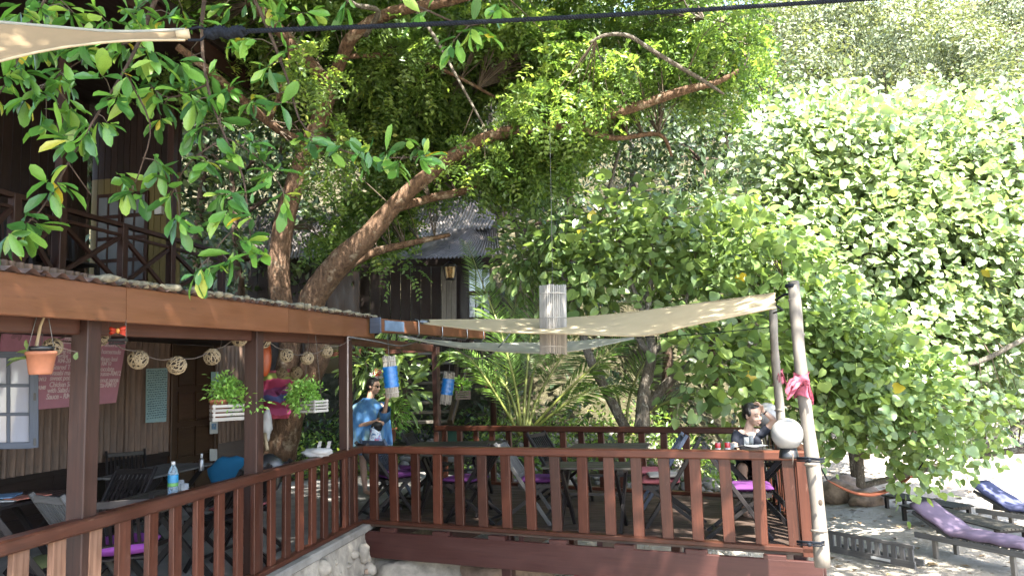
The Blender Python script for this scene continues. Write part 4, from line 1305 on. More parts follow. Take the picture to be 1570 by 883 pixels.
# ------------------------------------------------------------------ hanging reed lanterns and bundles
def reed_roll(c, r, h, tilt, lab, band=None, n=34, hang=None, cat='lantern', name='reed_lantern', group='rolls of reed hung over the deck'):
    c = Vector(c)
    t = thing(name, lab, cat, c - Zv * h / 2, 0, group)
    M = Matrix.Rotation(tilt, 3, 'Y')
    me = MB().tube([(0, 0, -h / 2), (0, 0, h / 2)], PI * r / n * .95, 5).mesh('reed'); me.materials.append(MT['reed'])
    for i in range(n):
        a = 2 * PI * i / n
        k = M @ Vector((math.cos(a) * r, math.sin(a) * r, rnd.uniform(-.012, .012)))
        piece('reed', me, t, Matrix.Translation(c + k) @ M.to_4x4() @ Matrix.Rotation(rnd.uniform(-.012, .012), 4, 'X'))
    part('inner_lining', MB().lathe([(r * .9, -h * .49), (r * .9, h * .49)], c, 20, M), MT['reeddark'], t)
    for z in (-.40, .02, .38):
        part('binding', MB().tube([c + M @ Vector((math.cos(a) * (r + .008), math.sin(a) * (r + .008), h * z)) for a in [2 * PI * q / 20 for q in range(21)]], .006, 5, False), MT['reed'], t)
    if band:
        z0, z1 = band
        rings = []
        for j in range(11):
            z = h * (z0 + (z1 - z0) * j / 10)
            rings.append([c + M @ Vector((math.cos(a) * (r + .016 + .006 * math.sin(a * 2 + j * 2.1)), math.sin(a) * (r + .016 + .006 * math.sin(a * 2 + j * 2.1)), z)) for a in [2 * PI * q / 22 for q in range(22)]])
        part('tape', MB().loft(rings), MT['blueband'], t)
    if hang:
        part('hanging_wire', MB().tube([c + M @ Vector((0, 0, h * .45)), Vector(hang)], .004, 4), MT['wire'], t)
    return t
reed_roll(at(848, 490, 8.55), pxm(19.5, 8.55), pxm(104, 8.55), .03, 'tall pale reed lantern hanging from a wire through the sails', n=40, hang=at(843, 200, 8.6))
reed_roll(at(599, 577, 9.0), pxm(9.0, 9.0), pxm(62, 9.0), -.08, 'grey reed roll with a wide blue tape band hanging beside the standing person', (-.27, .24), 22, at(594, 512, 9.3), name='reed_roll', cat='reed roll')
reed_roll(at(686, 595, 10.6), pxm(7.5, 10.6), pxm(48, 10.6), .16, 'smaller reed roll with blue tape hanging by the shelter post on the deck', (-.2, .30), 18, at(690, 520, 10.8), name='reed_roll', cat='reed roll')

# ------------------------------------------------------------------ rattan balls on a string along the eaves
def rattan_ball(c, r, lab, proto=[None]):
    if proto[0] is None:
        mb = MB()
        R_ = random.Random(5)
        for k in range(46):
            ax = Vector((R_.gauss(0, 1), R_.gauss(0, 1), R_.gauss(0, 1))).normalized()
            u = ax.orthogonal().normalized(); w = ax.cross(u)
            off = R_.uniform(-.55, .55); a0 = R_.uniform(0, 6.28); arc = R_.uniform(1.4, 4.2); rr = math.sqrt(1 - off * off)
            pts = [(ax * off + (u * math.cos(a0 + arc * q / 9) + w * math.sin(a0 + arc * q / 9)) * rr) * (1 + R_.uniform(-.03, .05)) for q in range(10)]
            mb.tube(pts, .058, 4, False)
        me = mb.mesh('rattan_weave'); me.materials.append(MT['rattan'])
        me2 = MB().ball((0, 0, 0), .80, 12, 8).mesh('shade_core'); me2.materials.append(MT['hollow'])  # solid dark core, its colour stands for the shade inside the weave
        proto[0] = (me, me2)
    t = thing('rattan_ball', lab, 'rattan ball', c, 0, 'rattan balls strung along the shelter eaves')
    for nm, me in zip(('rattan_weave', 'shade_core'), proto[0]):
        o = bpy.data.objects.new(nm, me); COL.objects.link(o); o.parent = t
        o.matrix_local = Matrix.Rotation(rnd.uniform(0, 6), 4, 'Z') @ Matrix.Rotation(rnd.uniform(0, 6), 4, 'X') @ Matrix.Diagonal((r, r, r, 1))
    return t
BALLS = [(81, 532, 13.5, 4.75, 'rattan ball behind the terracotta hanging pot'), (154, 518, 11.5, 5.1, 'rattan ball half behind the near post beside the red bow'),
         (212, 551, 14, 5.6, 'largest rattan ball in front of the corrugated wall above the aqua poster'), (271, 560, 13.5, 6.0, 'rattan ball hanging lowest in front of the door edge'),
         (325, 547, 12, 6.4, 'rattan ball in front of the panelled door above the planter'), (367, 519, 11.5, 6.8, 'rattan ball tucked under the beam before the middle post'),
         (404, 523, 10.5, 7.2, 'rattan ball half hidden by the middle post'), (439, 545, 9.8, 7.6, 'rattan ball in front of the first tree trunk'),
         (471, 549, 9.5, 7.9, 'rattan ball hanging between the two tree trunks'), (501, 539, 9, 8.2, 'rattan ball in front of the tan canvas blind')]
bp = []
for px, py, r, Y, lab in BALLS:
    c = at(px, py, Y); rattan_ball(c, pxm(r, Y), lab); bp.append(c + Zv * pxm(r, Y) * .9)
for px, py, r, Y, lab in ((432, 572, 8, 9.8, 'small grey rattan ball low behind the wrapped trunk'), (454, 571, 9, 9.9, 'small grey rattan ball low between the trunks')):
    rattan_ball(at(px, py, Y), pxm(r, Y), lab)
gar = [at(118, 492, 4.9)] + bp + [at(540, 518, 8.7)]
pts = []
for a, b2 in zip(gar, gar[1:]):
    for i in range(6): pts.append(a.lerp(b2, i / 6) - Zv * .04 * math.sin(PI * i / 6))
solo('string', MB().tube(pts + [gar[-1]], .005, 4), MT['string'], 'dark string that carries the rattan balls under the eaves', 'string', gar[0])
# red and white flower garland behind the poncho wearer's head is with the plants

# ------------------------------------------------------------------ menu board, poster, window
def wall_quad(name, corners, off, th, mat, label, cat):
    q = [on_wall(px, py, off) for px, py in corners]
    t = thing(name, label, cat, q[3])
    vs = q + [p - wn * th for p in q]
    fs = [(0, 1, 2, 3), (7, 6, 5, 4)] + [(i, (i + 1) % 4 + 4 if False else i + 4, (i + 1) % 4 + 4, (i + 1) % 4) for i in range(4)]
    part('panel', MB().add(vs, fs), mat, t)
    return t, q
def lettering(txt, p, ux, uz, size, mat, par, name='lettering', shear=.22):
    cu = bpy.data.curves.new(name, 'FONT')
    cu.body = txt; cu.size = size; cu.extrude = .001; cu.shear = shear; cu.resolution_u = 3; cu.space_character = .92
    cu.offset = .0012
    cu.materials.append(mat)
    o = bpy.data.objects.new(name, cu); COL.objects.link(o); o.parent = par
    ux = ux.normalized(); n_ = ux.cross(uz).normalized(); uz = n_.cross(ux)
    me = bpy.data.meshes.new_from_object(o.evaluated_get(bpy.context.evaluated_depsgraph_get()))
    bpy.data.objects.remove(o)
    o = bpy.data.objects.new(name, me); COL.objects.link(o); o.parent = par
    o.matrix_local = rootm(par).inverted() @ frame_m(p, ux, uz, n_)
    return o
mbn, q = wall_quad('menu_board', [(9, 489), (197, 502), (178, 617), (-14, 634)], .10, .025, MT['board'], 'magenta menu board with chalk writing behind the near post', 'sign')
def put_text(txt, px, py, size, sh=.22, mat='chalk'):
    p = on_wall(px, py, .106); lettering(txt, p, wd, Zv, size, MT[mat], mbn, shear=sh)
def sz(h, px): return h
for txt, px, py, s_ in (("Welcome to Kapal", 42, 505, .155), ("1", 107, 514, .12), ("ITEM", 98, 524, .11), ("spring rolls", 84, 541, .105), ("wraps", 88, 548, .10), ("RM-20", 88, 556, .11),
                       ("Seared Tuna", 80, 566, .115), ("wasabi mash", 76, 575, .115), ("sweet potato", 76, 583, .115), ("Chicken Schnitzel", 75, 593, .115), ("with Salad &", 72, 602, .115), ("Sauce - RM35", 70, 612, .125),
                       ("RM12", 56, 584, .085), ("RM8", 58, 597, .085),
                       ("desserts", 160, 531, .11), ("homemade", 155, 542, .12), ("Mango lassi", 152, 553, .11), ("RM 10", 155, 560, .10), ("chocolate", 147, 569, .125), ("mousse-RM12", 146, 576, .12), ("coconut panna", 143, 586, .115), ("cotta-RM10", 144, 594, .125)):
    put_text(txt, px, py, s_ * .70)
for (x0, y0), (x1, y1) in (((95, 526), (120, 526)),):
    part('ruled_line', MB().beam(on_wall(x0, y0, .108), on_wall(x1, y1, .108), .004, .012), MT['chalk'], mbn)
# chalk flower in the corner
mb = MB()
for k, (px, py) in enumerate(((26, 506), (33, 500), (40, 497), (36, 507), (24, 514), (31, 513))):
    c = on_wall(px, py, .107)
    M = frame_m(Vector(), wd, Zv, wn).to_3x3() @ Matrix.Rotation(.9 * k, 3, 'Z')
    mb.ball(c, (.075, .028, .003), 10, 5, M)
part('flower_drawing', mb, m_plain('faded chalk', (.52, .26, .33), .9, .1), mbn)
# aqua poster of fishes
ap, q = wall_quad('fish_poster', [(225, 565), (257, 564), (255, 646), (224, 648)], .05, .012, MT['aqua'], 'pale aqua poster full of little dark fish on the corrugated wall', 'poster')
mb = MB()
ux, uz = (q[1] - q[0]), (q[3] - q[0])
for j in range(21):
    for i in range(8):
        big = j < 2
        u, v = (i + .5 + .3 * (j % 2)) / 8.6 + .02 + rnd.uniform(-.015, .015), .045 + .044 * j + rnd.uniform(-.006, .006)
        L, H = .062 * rnd.uniform(.8, 1.4), .011 * rnd.uniform(.8, 1.3)
        c = q[0] + ux * u + uz * v + wn * .003
        a, b2 = ux * L, uz * H
        mb.add([c - a, c - a * .2 - b2, c + a * .55, c + a - b2 * .8, c + a + b2 * .8, c - a * .2 + b2], [(0, 5, 2, 1), (2, 4, 3)])
part('fish_print', mb, MT['fish'], ap, kind='stuff')
# small notices
nb, q = wall_quad('notice', [(322, 688), (333, 688), (333, 706), (322, 706)], .09, .006, MT['paper'], 'small white notice with a blue picture beside the door', 'notice')
nb, q = wall_quad('notice', [(322, 646), (334, 646), (334, 664), (322, 665)], .09, .006, MT['paper'], 'white notice fixed just below the hanging planter', 'notice')
c = [on_wall(px, py, .093) for px, py in ((324.5, 649), (331.5, 649), (331.5, 658), (324.5, 658))]
part('picture', MB().add(c, [(0, 1, 2, 3)]), MT['bluepaper'], nb)
nb, q = wall_quad('leaflet_strip', [(324, 570), (335, 570), (334, 606), (324, 607)], .07, .006, MT['aqua'], 'narrow pale green leaflet beside the door', 'notice')
# open casement window
wf = thing('casement_window', 'blue grey casement window with glass panes, swung open beside the menu board', 'window', at(20, 690, 6.9))
WY = 6.6
cw = [at(-70, 540, WY - .35), at(57, 540, WY), at(57, 686, WY), at(-70, 688, WY - .35)]
def wq(u, v): return cw[0].lerp(cw[1], u).lerp(cw[3].lerp(cw[2], u), v)
wnv = (cw[1] - cw[0]).cross(cw[3] - cw[0]).normalized()
if wnv.y > 0: wnv = -wnv
cols = (0, .35, .69, .915, 1.0)
part('stile', MB().beam(wq(.955, 0), wq(.955, 1), .07, .045, up=wnv, ch=.004), MT['bluegrey'], wf)
part('stile', MB().beam(wq(.03, 0), wq(.03, 1), .07, .045, up=wnv, ch=.004), MT['bluegrey'], wf)
for v in (.025, .975):
    part('rail', MB().beam(wq(.07, v), wq(.915, v), .045, .055, ch=.004), MT['bluegrey'], wf)
ROW = (.05, .35, .65, .95); CL = (.07, .355, .64, .915)
for v in ROW[1:3]: part('glazing_bar', MB().beam(wq(.07, v), wq(.915, v), .035, .028, ch=.004), MT['bluegrey'], wf)
for u in CL[1:3]: part('glazing_bar', MB().beam(wq(u, .05), wq(u, .95), .028, .03, up=wnv, ch=.004), MT['bluegrey'], wf)
pg = m_glass('pale reflecting pane', (.75, .78, .9), .05, .5)
for i in range(3):
    for j in range(3):
        a, b2, c, d = wq(CL[i] + .012, ROW[j] + .01), wq(CL[i + 1] - .012, ROW[j] + .01), wq(CL[i + 1] - .012, ROW[j + 1] - .01), wq(CL[i] + .012, ROW[j + 1] - .01)
        part('pane', MB().add([a, b2, c, d] + [x - wnv * .004 for x in (a, b2, c, d)], [(0, 1, 2, 3), (7, 6, 5, 4), (0, 4, 5, 1), (1, 5, 6, 2), (2, 6, 7, 3), (3, 7, 4, 0)]), pg, wf)
for v in (.47, .94): part('hinge', MB().beam(wq(.965, v - .04), wq(.965, v + .04), .018, .06, up=wnv), MT['blackplastic'], wf)
# net curtain inside the window
nc = MB(); N = 28
vs = [wq(.03 + .90 * i / N, v) - wnv * (.10 + .02 * math.sin(i * 1.7)) for v in (.08, .95) for i in range(N + 1)]
solo('net_curtain', nc.add(vs, [(i, i + 1, N + 2 + i, N + 1 + i) for i in range(N)], smooth=True), m_cloth('pale curtain', (.5, .48, .58), .9), 'pale lilac curtain hanging behind the panes of the casement window', 'curtain', wq(.5, .95))

# ------------------------------------------------------------------ things hung on the trunk, rail and eaves
t = thing('hanging_perch', 'red ribbon bow on a small dark wooden perch hung from the eaves', 'decoration', at(181, 522, 4.95))
for s_ in (-1, 1):
    o = at(181, 507, 4.95)
    vs, fs = [], []
    for j in range(7):
        for i in range(7):
            f, g_ = j / 6, i / 6 - .5
            vs.append(o + Vector((s_ * .055 * f, -.02 * math.sin(f * 3) + .012 * math.sin(i * 2.5), (.02 + .055 * f) * g_ * 1.0 + .01 * math.sin(i * 3))))
    fs = [(j * 7 + i, j * 7 + i + 1, (j + 1) * 7 + i + 1, (j + 1) * 7 + i) for j in range(6) for i in range(6)]
    part('bow_loop', MB().add(vs, fs, smooth=True), MT['redcloth'], t)
part('bow_knot', MB().ball(at(181, 507, 4.93), (.014, .014, .018), 8, 6), m_plain('yellow knot', (.7, .3, .04), .6), t)
part('perch', MB().beam(at(168, 522, 4.95), at(194, 521, 4.95), .04, .02, ch=.003), MT['black'], t)
part('perch', MB().beam(at(168, 527, 4.95), at(192, 526, 4.95), .03, .012, ch=.003), MT['black'], t)
for px in (169, 193): part('cord', MB().tube([at(px, 527, 4.95), at(px, 490, 4.95)], .004, 4), MT['string'], t)
# orange float behind the middle post
c = at(406, 547, 8.4)
solo('orange_float', MB().ball(c, (.075, .075, .22), 14, 12), m_plain('orange plastic', (.55, .10, .02), .45, .1, 8), 'long orange float hanging behind the middle post', 'float', c)
# white plastic bag on the rail
c = at(487, 689, 8.1)
fn = lambda d: 1 + .22 * math.sin(6 * d.x + 4 * d.z) * math.sin(5 * d.y + 3 * d.x) + rnd.uniform(-.08, .08)
mb = MB().ball((c.x, c.y, ZR + .045), (.15, .08, .05), 20, 12, fn=fn)
for dx in (.0, .10):
    b0 = Vector((c.x + dx, c.y, ZR + .06))
    mb.add([b0 + Vector((.02 * k + .03 * f, .012 * math.sin(4 * f + k), .10 * f)) for f in (0, .33, .66, 1) for k in (-1, 0, 1)], [(j * 3 + i, j * 3 + i + 1, j * 3 + i + 4, j * 3 + i + 3) for j in range(3) for i in range(2)], smooth=True)
solo('plastic_bag', mb, MT['whitebag'], 'crumpled white plastic bag lying on the railing', 'bag', (c.x, c.y, ZR))
c = at(409, 650, 8.6)
solo('hanging_bag', MB().ball(c, (.06, .05, .17), 14, 12, fn=lambda d: 1 + .2 * math.sin(6 * d.z + 3 * d.x) * math.cos(4 * d.y)), MT['whitebag'], 'limp white bag hanging beside the wrapped tree trunk', 'bag', c)
solo('walking_stick', MB().tube([at(406, 664, 8.0), at(410, 690, 7.9)], .018, 8), MT['rattan'], 'pale wooden stick end leaning behind the middle post', 'stick', at(410, 690, 7.9))
c = at(412, 695, 7.6)
solo('black_bag', MB().ball((c.x, c.y, 2.03), (.15, .08, .2), 12, 10, fn=lambda d: 1 + .1 * math.sin(5 * d.z)), MT['blackplastic'], 'black bag standing on the table end behind the middle post', 'bag', (c.x, c.y, 1.84))
# wire along the eaves and white conduit on the corner post
solo('conduit', MB().tube([at(533, 516, 8.55), at(533, 690, 8.55)], .010, 6), MT['pinkcloth'] if False else m_plain('dusty pipe', (.45, .36, .33), .5, .1, 8), 'thin pale pipe running down the corner post of the shelter', 'pipe', at(533, 690, 8.55))
wp = [at(532, 516, 8.6), at(575, 523, 9.0), at(615, 530, 9.5), at(650, 522, 9.8), at(690, 530, 10.2), at(722, 548, 10.4), at(750, 545, 10.4), at(775, 520, 10.4), at(790, 500, 10.5)]
pts = []
for i in range(len(wp) - 1):
    p0, p1, p2, p3 = wp[max(i - 1, 0)], wp[i], wp[i + 1], wp[min(i + 2, len(wp) - 1)]
    for k in range(6):
        f = k / 6
        pts.append(.5 * ((2 * p1) + (p2 - p0) * f + (2 * p0 - 5 * p1 + 4 * p2 - p3) * f * f + (3 * p1 - p0 - 3 * p2 + p3) * f ** 3))
solo('cable', MB().tube(pts, .010, 5), MT['wire'], 'drooping grey cable between the shelter corner and the trees', 'cable', wp[0])
# green bucket by the stairs
c = at(689, 675, 13.0)
bkt = thing('bucket', 'pale green bucket standing on the bank by the staircase', 'bucket', (c.x, c.y, c.z - .2))
part('bucket_wall', MB().lathe([(0, -.2), (.20, -.2), (.235, .2), (.245, .2), (.245, .22), (.225, .22), (.19, -.17), (0, -.17)], c, 20), MT['green'], bkt)

# ------------------------------------------------------------------ beach: loungers, hammock, pallet
def lounger(foot, head, lab, mat, w=.54):
    foot, head = Vector(foot), Vector(head)
    d = head - foot; L = d.length; rz = math.atan2(d.y, d.x)
    t = thing('beach_lounger', lab, 'sun lounger', foot, rz, 'sun loungers on the sand')
    for s_ in (-1, 1):
        lpart('side_rail', MB().beam((0, s_ * w * .46, .30), (L * .98, s_ * w * .46, .30), .045, .08, ch=.005), MT['greywood'], t)
        for x in (L * .12, L * .80):
            lpart('leg', MB().beam((x, s_ * w * .42, 0), (x, s_ * w * .42, .27), .06, .06, ch=.005), MT['bamboo'], t)
        lpart('back_rail', MB().beam((L * .64, s_ * w * .40, .33), (L * 1.0, s_ * w * .40, .62), .035, .05), MT['greywood'], t)
    for i in range(9): lpart('slat', MB().beam((L * .04 + i * L * .068, -w * .47, .350), (L * .04 + i * L * .068, w * .47, .350), .07, .02), MT['greywood'], t)
    rings = []
    for k in range(22):
        f = k / 21; x = L * f
        z = .375 + max(0, f - .64) / .36 * .32 + .008 * math.sin(k * 1.3)
        rings.append([Vector((x, y * w / 2, z + h)) for y, h in ((-1, 0), (-.98, .05), (-.6, .075), (0, .08 + .006 * math.sin(k * 2)), (.6, .075), (.98, .05), (1, 0), (.6, -.006), (-.6, -.006))])
    mt = lpart('mattress', MB().loft(rings, True, caps=True), MT[mat], t)
    return t
h1, f1 = onz(1425, 815, .05), onz(1585, 868, .05)
lounger(onz(1596, 884, 0), onz(1420, 846, 0), 'sun lounger with a purple mattress nearest to the deck', 'purplepale')
lounger(onz(1672, 832, 0), onz(1510, 806, 0), 'sun lounger with a dark blue mattress further along the beach', 'bluecushion')
def low_table(a, b2, w, lab, h=.26):
    a, b2 = Vector(a), Vector(b2); d = b2 - a; L = d.length
    t = thing('slatted_bench', lab, 'bench', a, math.atan2(d.y, d.x), 'empty slatted lounger frames')
    for i in range(8): lpart('slat', MB().beam((0, -w / 2 + w * (i + .5) / 8, h), (L, -w / 2 + w * (i + .5) / 8, h), w / 8 - .015, .025), MT['tabletop'], t)
    for x in (.1, L - .1):
        lpart('cross_bar', MB().beam((x, -w / 2, h - .04), (x, w / 2, h - .04), .05, .05), MT['black'], t)
        for y in (-w * .44, w * .44): lpart('leg', MB().beam((x, y, 0), (x, y, h - .06), .06, .06), MT['black'], t)
low_table(onz(1400, 795, 0), onz(1560, 838, 0), .55, 'dark empty lounger frame lying between the purple and blue loungers')
low_table(onz(1368, 778, 0), onz(1480, 800, 0), .5, 'dark empty lounger frame half buried behind the purple lounger')
# grey slatted crate panel lying in the sand by the deck
a, b2 = onz(1272, 845, .0), onz(1404, 872, .0)
d = b2 - a; L = d.length
pal = thing('slatted_pallet', 'grey slotted timber pallet standing in the sand beside the deck', 'pallet', a, math.atan2(d.y, d.x))
for z in (.05, .30): lpart('rail', MB().beam((0, 0, z), (L, 0, z), .04, .10 if z < .1 else .05, ch=.004), MT['greywood'], pal)
for i in range(11): lpart('slat', MB().beam((.05 + i * (L - .1) / 10, 0, .10), (.05 + i * (L - .1) / 10, 0, .277), .07, .03, up=(0, 1, 0)), MT['greywood'], pal)
lpart('back_rail', MB().beam((0, .22, .05), (L, .22, .05), .04, .08), MT['greywood'], pal)
lpart('pale_strip', MB().beam((L * .52, -.024, .05), (L * .74, -.024, .05), .006, .035), MT['white'], pal)
# hammock
hp_ = []
for i in range(17):
    f = i / 16
    hp_.append(at(1268 + 138 * f, 735 - 12 * f + 46 * math.sin(PI * f) ** 1.0 * .6, 10.5 + 1.0 * f))
hm = thing('hammock', 'orange red hammock slung low over the sand under the bush', 'hammock', hp_[8])
rings = []
for i, p in enumerate(hp_):
    f = i / 16; wv = .015 + .06 * math.sin(PI * f) ** .6
    rings.append([p + Vector((0, wv * math.cos(a), .5 * wv * math.sin(a) * (1 if math.sin(a) < 0 else .3))) for a in [2 * PI * k / 10 for k in range(10)]])
part('hammock_cloth', MB().loft(rings, True, caps=True), m_cloth('orange red hammock cloth', (.40, .13, .07), var=.3), hm)
part('hammock_cord', MB().tube([hp_[0], at(1250, 700, 10.4)], .01, 5), MT['rope'], hm)
part('hammock_cord', MB().tube([hp_[-1], at(1428, 690, 11.6)], .01, 5), MT['rope'], hm)
# rock at the foot of the bush near the pole
for px, py, r, lab in ((1292, 765, .42, 'brown rock at the foot of the bush behind the bamboo pole'), (1330, 772, .30, 'small brown rock under the hammock')):
    c = onz(px, py, .05)
    solo('beach_rock', MB().ball((c.x, c.y, r * .45), (r * 1.2, r * .9, r * .8), 18, 12, fn=lambda d: 1 + .15 * math.sin(d.x * 5 + r * 9) * math.sin(d.y * 4 + d.z * 5) + rnd.uniform(-.05, .05)), MT['stone'], lab, 'rock', (c.x, c.y, 0))
# ------------------------------------------------------------------ leaves
def T_(v, f): return np.array(v, float), np.array(f, int)
LEAF2 = T_([(0, 0, 0), (-.5, .45, .12), (0, 1, -.06), (.5, .45, .12)], [(0, 2, 1), (0, 3, 2)])                       # folded lozenge
LEAF4 = T_([(0, 0, 0), (-.46, .36, .10), (-.36, .72, .06), (0, 1, -.12), (.36, .72, .06), (.46, .36, .10), (0, .5, 0)],
           [(0, 6, 1), (1, 6, 2), (2, 6, 3), (3, 6, 4), (4, 6, 5), (5, 6, 0)])
LONG8 = T_([(0, 0, 0), (-.30, .30, .07), (-.46, .62, .07), (-.28, .88, .0), (0, 1, -.10), (.28, .88, .0), (.46, .62, .07), (.30, .30, .07), (0, .35, 0), (0, .70, -.02)],
           [(0, 8, 1), (1, 8, 9), (1, 9, 2), (2, 9, 3), (3, 9, 4), (4, 9, 5), (5, 9, 6), (6, 9, 7), (7, 9, 8), (7, 8, 0)])
HEART = T_([(0, .08, 0), (-.24, 0, .05), (-.48, .18, .08), (-.50, .45, .06), (-.27, .78, .0), (0, 1, -.10), (.27, .78, .0), (.50, .45, .06), (.48, .18, .08), (.24, 0, .05), (0, .5, -.03)],
           [(0, 10, 1), (1, 10, 2), (2, 10, 3), (3, 10, 4), (4, 10, 5), (5, 10, 6), (6, 10, 7), (7, 10, 8), (8, 10, 9), (9, 10, 0)])
def unit(a): return a / np.maximum(np.linalg.norm(a, axis=-1, keepdims=True), 1e-9)
def leaf_axes(n, out, up_bias, droop, jitter):
    """leaf directions and normals: out (n,3) is the way the twig points"""
    d = unit(out + jitter * rng.normal(size=(n, 3)) + np.array([0, 0, -droop]))
    nr = rng.normal(size=(n, 3)) * .55 + (np.array([0, 0, up_bias]) if np.isscalar(up_bias) else np.array(up_bias))
    nr = unit(nr - d * np.sum(nr * d, 1, keepdims=True))
    return d, nr
def leaf_mesh(name, tpl, pos, d, nr, size, width, tone, mat):
    V, Fc = tpl
    n, k = len(pos), len(V)
    s_ = np.cross(d, nr)
    size = np.asarray(size, float).reshape(-1, 1, 1) * np.ones((n, 1, 1))
    w = np.asarray(width, float).reshape(-1, 1, 1) * np.ones((n, 1, 1))
    P3 = pos[:, None, :] + size * (V[None, :, 0:1] * w * s_[:, None, :] + V[None, :, 1:2] * d[:, None, :] + V[None, :, 2:3] * nr[:, None, :])
    P3 = P3.reshape(-1, 3)
    F3 = (np.arange(n)[:, None, None] * k + Fc[None]).reshape(-1, 3)
    me = bpy.data.meshes.new(name)
    me.vertices.add(len(P3)); me.loops.add(F3.size); me.polygons.add(len(F3))
    me.vertices.foreach_set('co', P3.ravel())
    me.loops.foreach_set('vertex_index', F3.ravel())
    me.polygons.foreach_set('loop_start', np.arange(0, F3.size, 3))
    me.polygons.foreach_set('loop_total', np.full(len(F3), 3))
    at_ = me.attributes.new('tone', 'FLOAT', 'POINT')
    at_.data.foreach_set('value', np.repeat(np.asarray(tone, float), k))
    me.update(calc_edges=True)
    me.materials.append(mat)
    return me
def add_mass(name, me, par, kind='stuff'):
    """me is in world coordinates; hang it under par"""
    o = bpy.data.objects.new(name, me); COL.objects.link(o)
    if par is not None:
        me.transform(rootm(par).inverted()); o.parent = par
    if kind: o['kind'] = kind
    return o
def single_leaves(par, tpl, pos, d, nr, size, width, mat, name='leaf', nvar=6):
    V, Fc = tpl
    protos = []
    for k in range(nvar):
        W = V.copy(); W[:, 0] *= width * (1 + .12 * (k - 1.5) / 1.5); W[:, 2] += .16 * (k - 1.2) * W[:, 1] ** 2; W[:, 2] += .05 * np.sin(W[:, 1] * 9 + k * 2) * W[:, 0]
        me = bpy.data.meshes.new(name); me.from_pydata(W.tolist(), [], Fc.tolist()); me.materials.append(mat)
        me.polygons.foreach_set('use_smooth', [True] * len(Fc))
        protos.append(me)
    inv = rootm(par).inverted()
    s_ = np.cross(d, nr)
    for i in range(len(pos)):
        o = bpy.data.objects.new(name, protos[i % nvar]); COL.objects.link(o); o.parent = par
        o.matrix_local = inv @ frame_m(Vector(pos[i]), Vector(s_[i]) * size[i], Vector(d[i]) * size[i], Vector(nr[i]) * size[i])
def pick_largest(pos, size, d, nr, n):
    """the leaves that show largest from the photograph's place"""
    v = pos - np.array(EYE); dist = np.linalg.norm(v, axis=1)
    px = v @ np.array(RCAM.transposed() @ Vector((1, 0, 0))) if False else None
    Rm = np.array(RCAM.transposed())
    c = v @ Rm.T
    u, w = c[:, 0] / -c[:, 2] * F_PX + 785, -c[:, 1] / -c[:, 2] * F_PX + 441.5
    inside = (u > 5) & (u < 1565) & (w > 5) & (w < 878)
    face = np.abs(np.sum(nr * v, 1) / dist)
    score = np.where(inside, size / dist * (.4 + face), 0)
    # the front of the mass first: prefer what lies nearer in its own neighbourhood
    score = score / np.maximum(dist, 1) ** 1.0
    idx = np.argsort(-score)[:n]
    m_ = np.zeros(len(pos), bool); m_[idx] = True
    return m_ & inside
def lobes_points(lobes, n, shell=.45, hole=.0, seed=3):
    """clump centres in a set of ellipsoids (centre, radii, weight)"""
    w = np.array([l[2] * (l[1][0] * l[1][1] * l[1][2]) ** .75 for l in lobes]); w = w / w.sum()
    k = rng.choice(len(lobes), n, p=w)
    C = np.array([list(l[0]) for l in lobes])[k]; Rr = np.array([list(l[1]) for l in lobes])[k]
    u = unit(rng.normal(size=(n, 3)))
    r = (shell ** 3 + (1 - shell ** 3) * rng.random(n)) ** (1 / 3)
    p = C + u * r[:, None] * Rr
    if hole > 0:
        q = p * 1.15
        f = np.sin(q[:, 0] * 2.1 + 1.3 * np.sin(q[:, 2] * 1.7 + seed)) + np.sin(q[:, 1] * 1.9 + q[:, 2] * 1.3 + seed * 2) + np.sin(q[:, 2] * 2.7 - q[:, 0] * 1.1)
        keep = f > np.quantile(f, hole)
        p, u = p[keep], u[keep]
    return p, u
def px_lobe(px, py, Y, rx, ry, rd, w=1.0):
    c = at(px, py, Y)
    return (c, (pxm(rx, Y), rd, pxm(ry, Y)), w)
def spread(p, u, per, rad):
    n = len(p)
    off = rng.normal(size=(n, per, 3)) * rad
    pos = (p[:, None, :] + off).reshape(-1, 3)
    out = unit(.8 * np.repeat(u, per, 0) + .9 * off.reshape(-1, 3) / rad * .6)
    ct = np.repeat(rng.random(n), per)
    return pos, out, ct
def limb(par, pts, rads, mat, name='limb', n=9, wob=.05, sub=4):
    """a smooth tapering limb through world points"""
    pts = [Vector(p) for p in pts]
    P_, R_ = [], []
    for i in range(len(pts) - 1):
        p0, p1, p2, p3 = pts[max(i - 1, 0)], pts[i], pts[i + 1], pts[min(i + 2, len(pts) - 1)]
        for k in range(sub):
            f = k / sub
            P_.append(.5 * ((2 * p1) + (p2 - p0) * f + (2 * p0 - 5 * p1 + 4 * p2 - p3) * f * f + (3 * p1 - p0 - 3 * p2 + p3) * f ** 3))
            R_.append(rads[i] + (rads[i + 1] - rads[i]) * f)
    P_.append(pts[-1]); R_.append(rads[-1])
    return part(name, MB().tube(P_, R_, n, True, 0, wob), mat, par)
def pl(pts):            # [(px, py, Y, radius in px)] -> points, radii
    return [at(a, b2, Y) for a, b2, Y, r in pts], [pxm(r, Y) for a, b2, Y, r in pts]
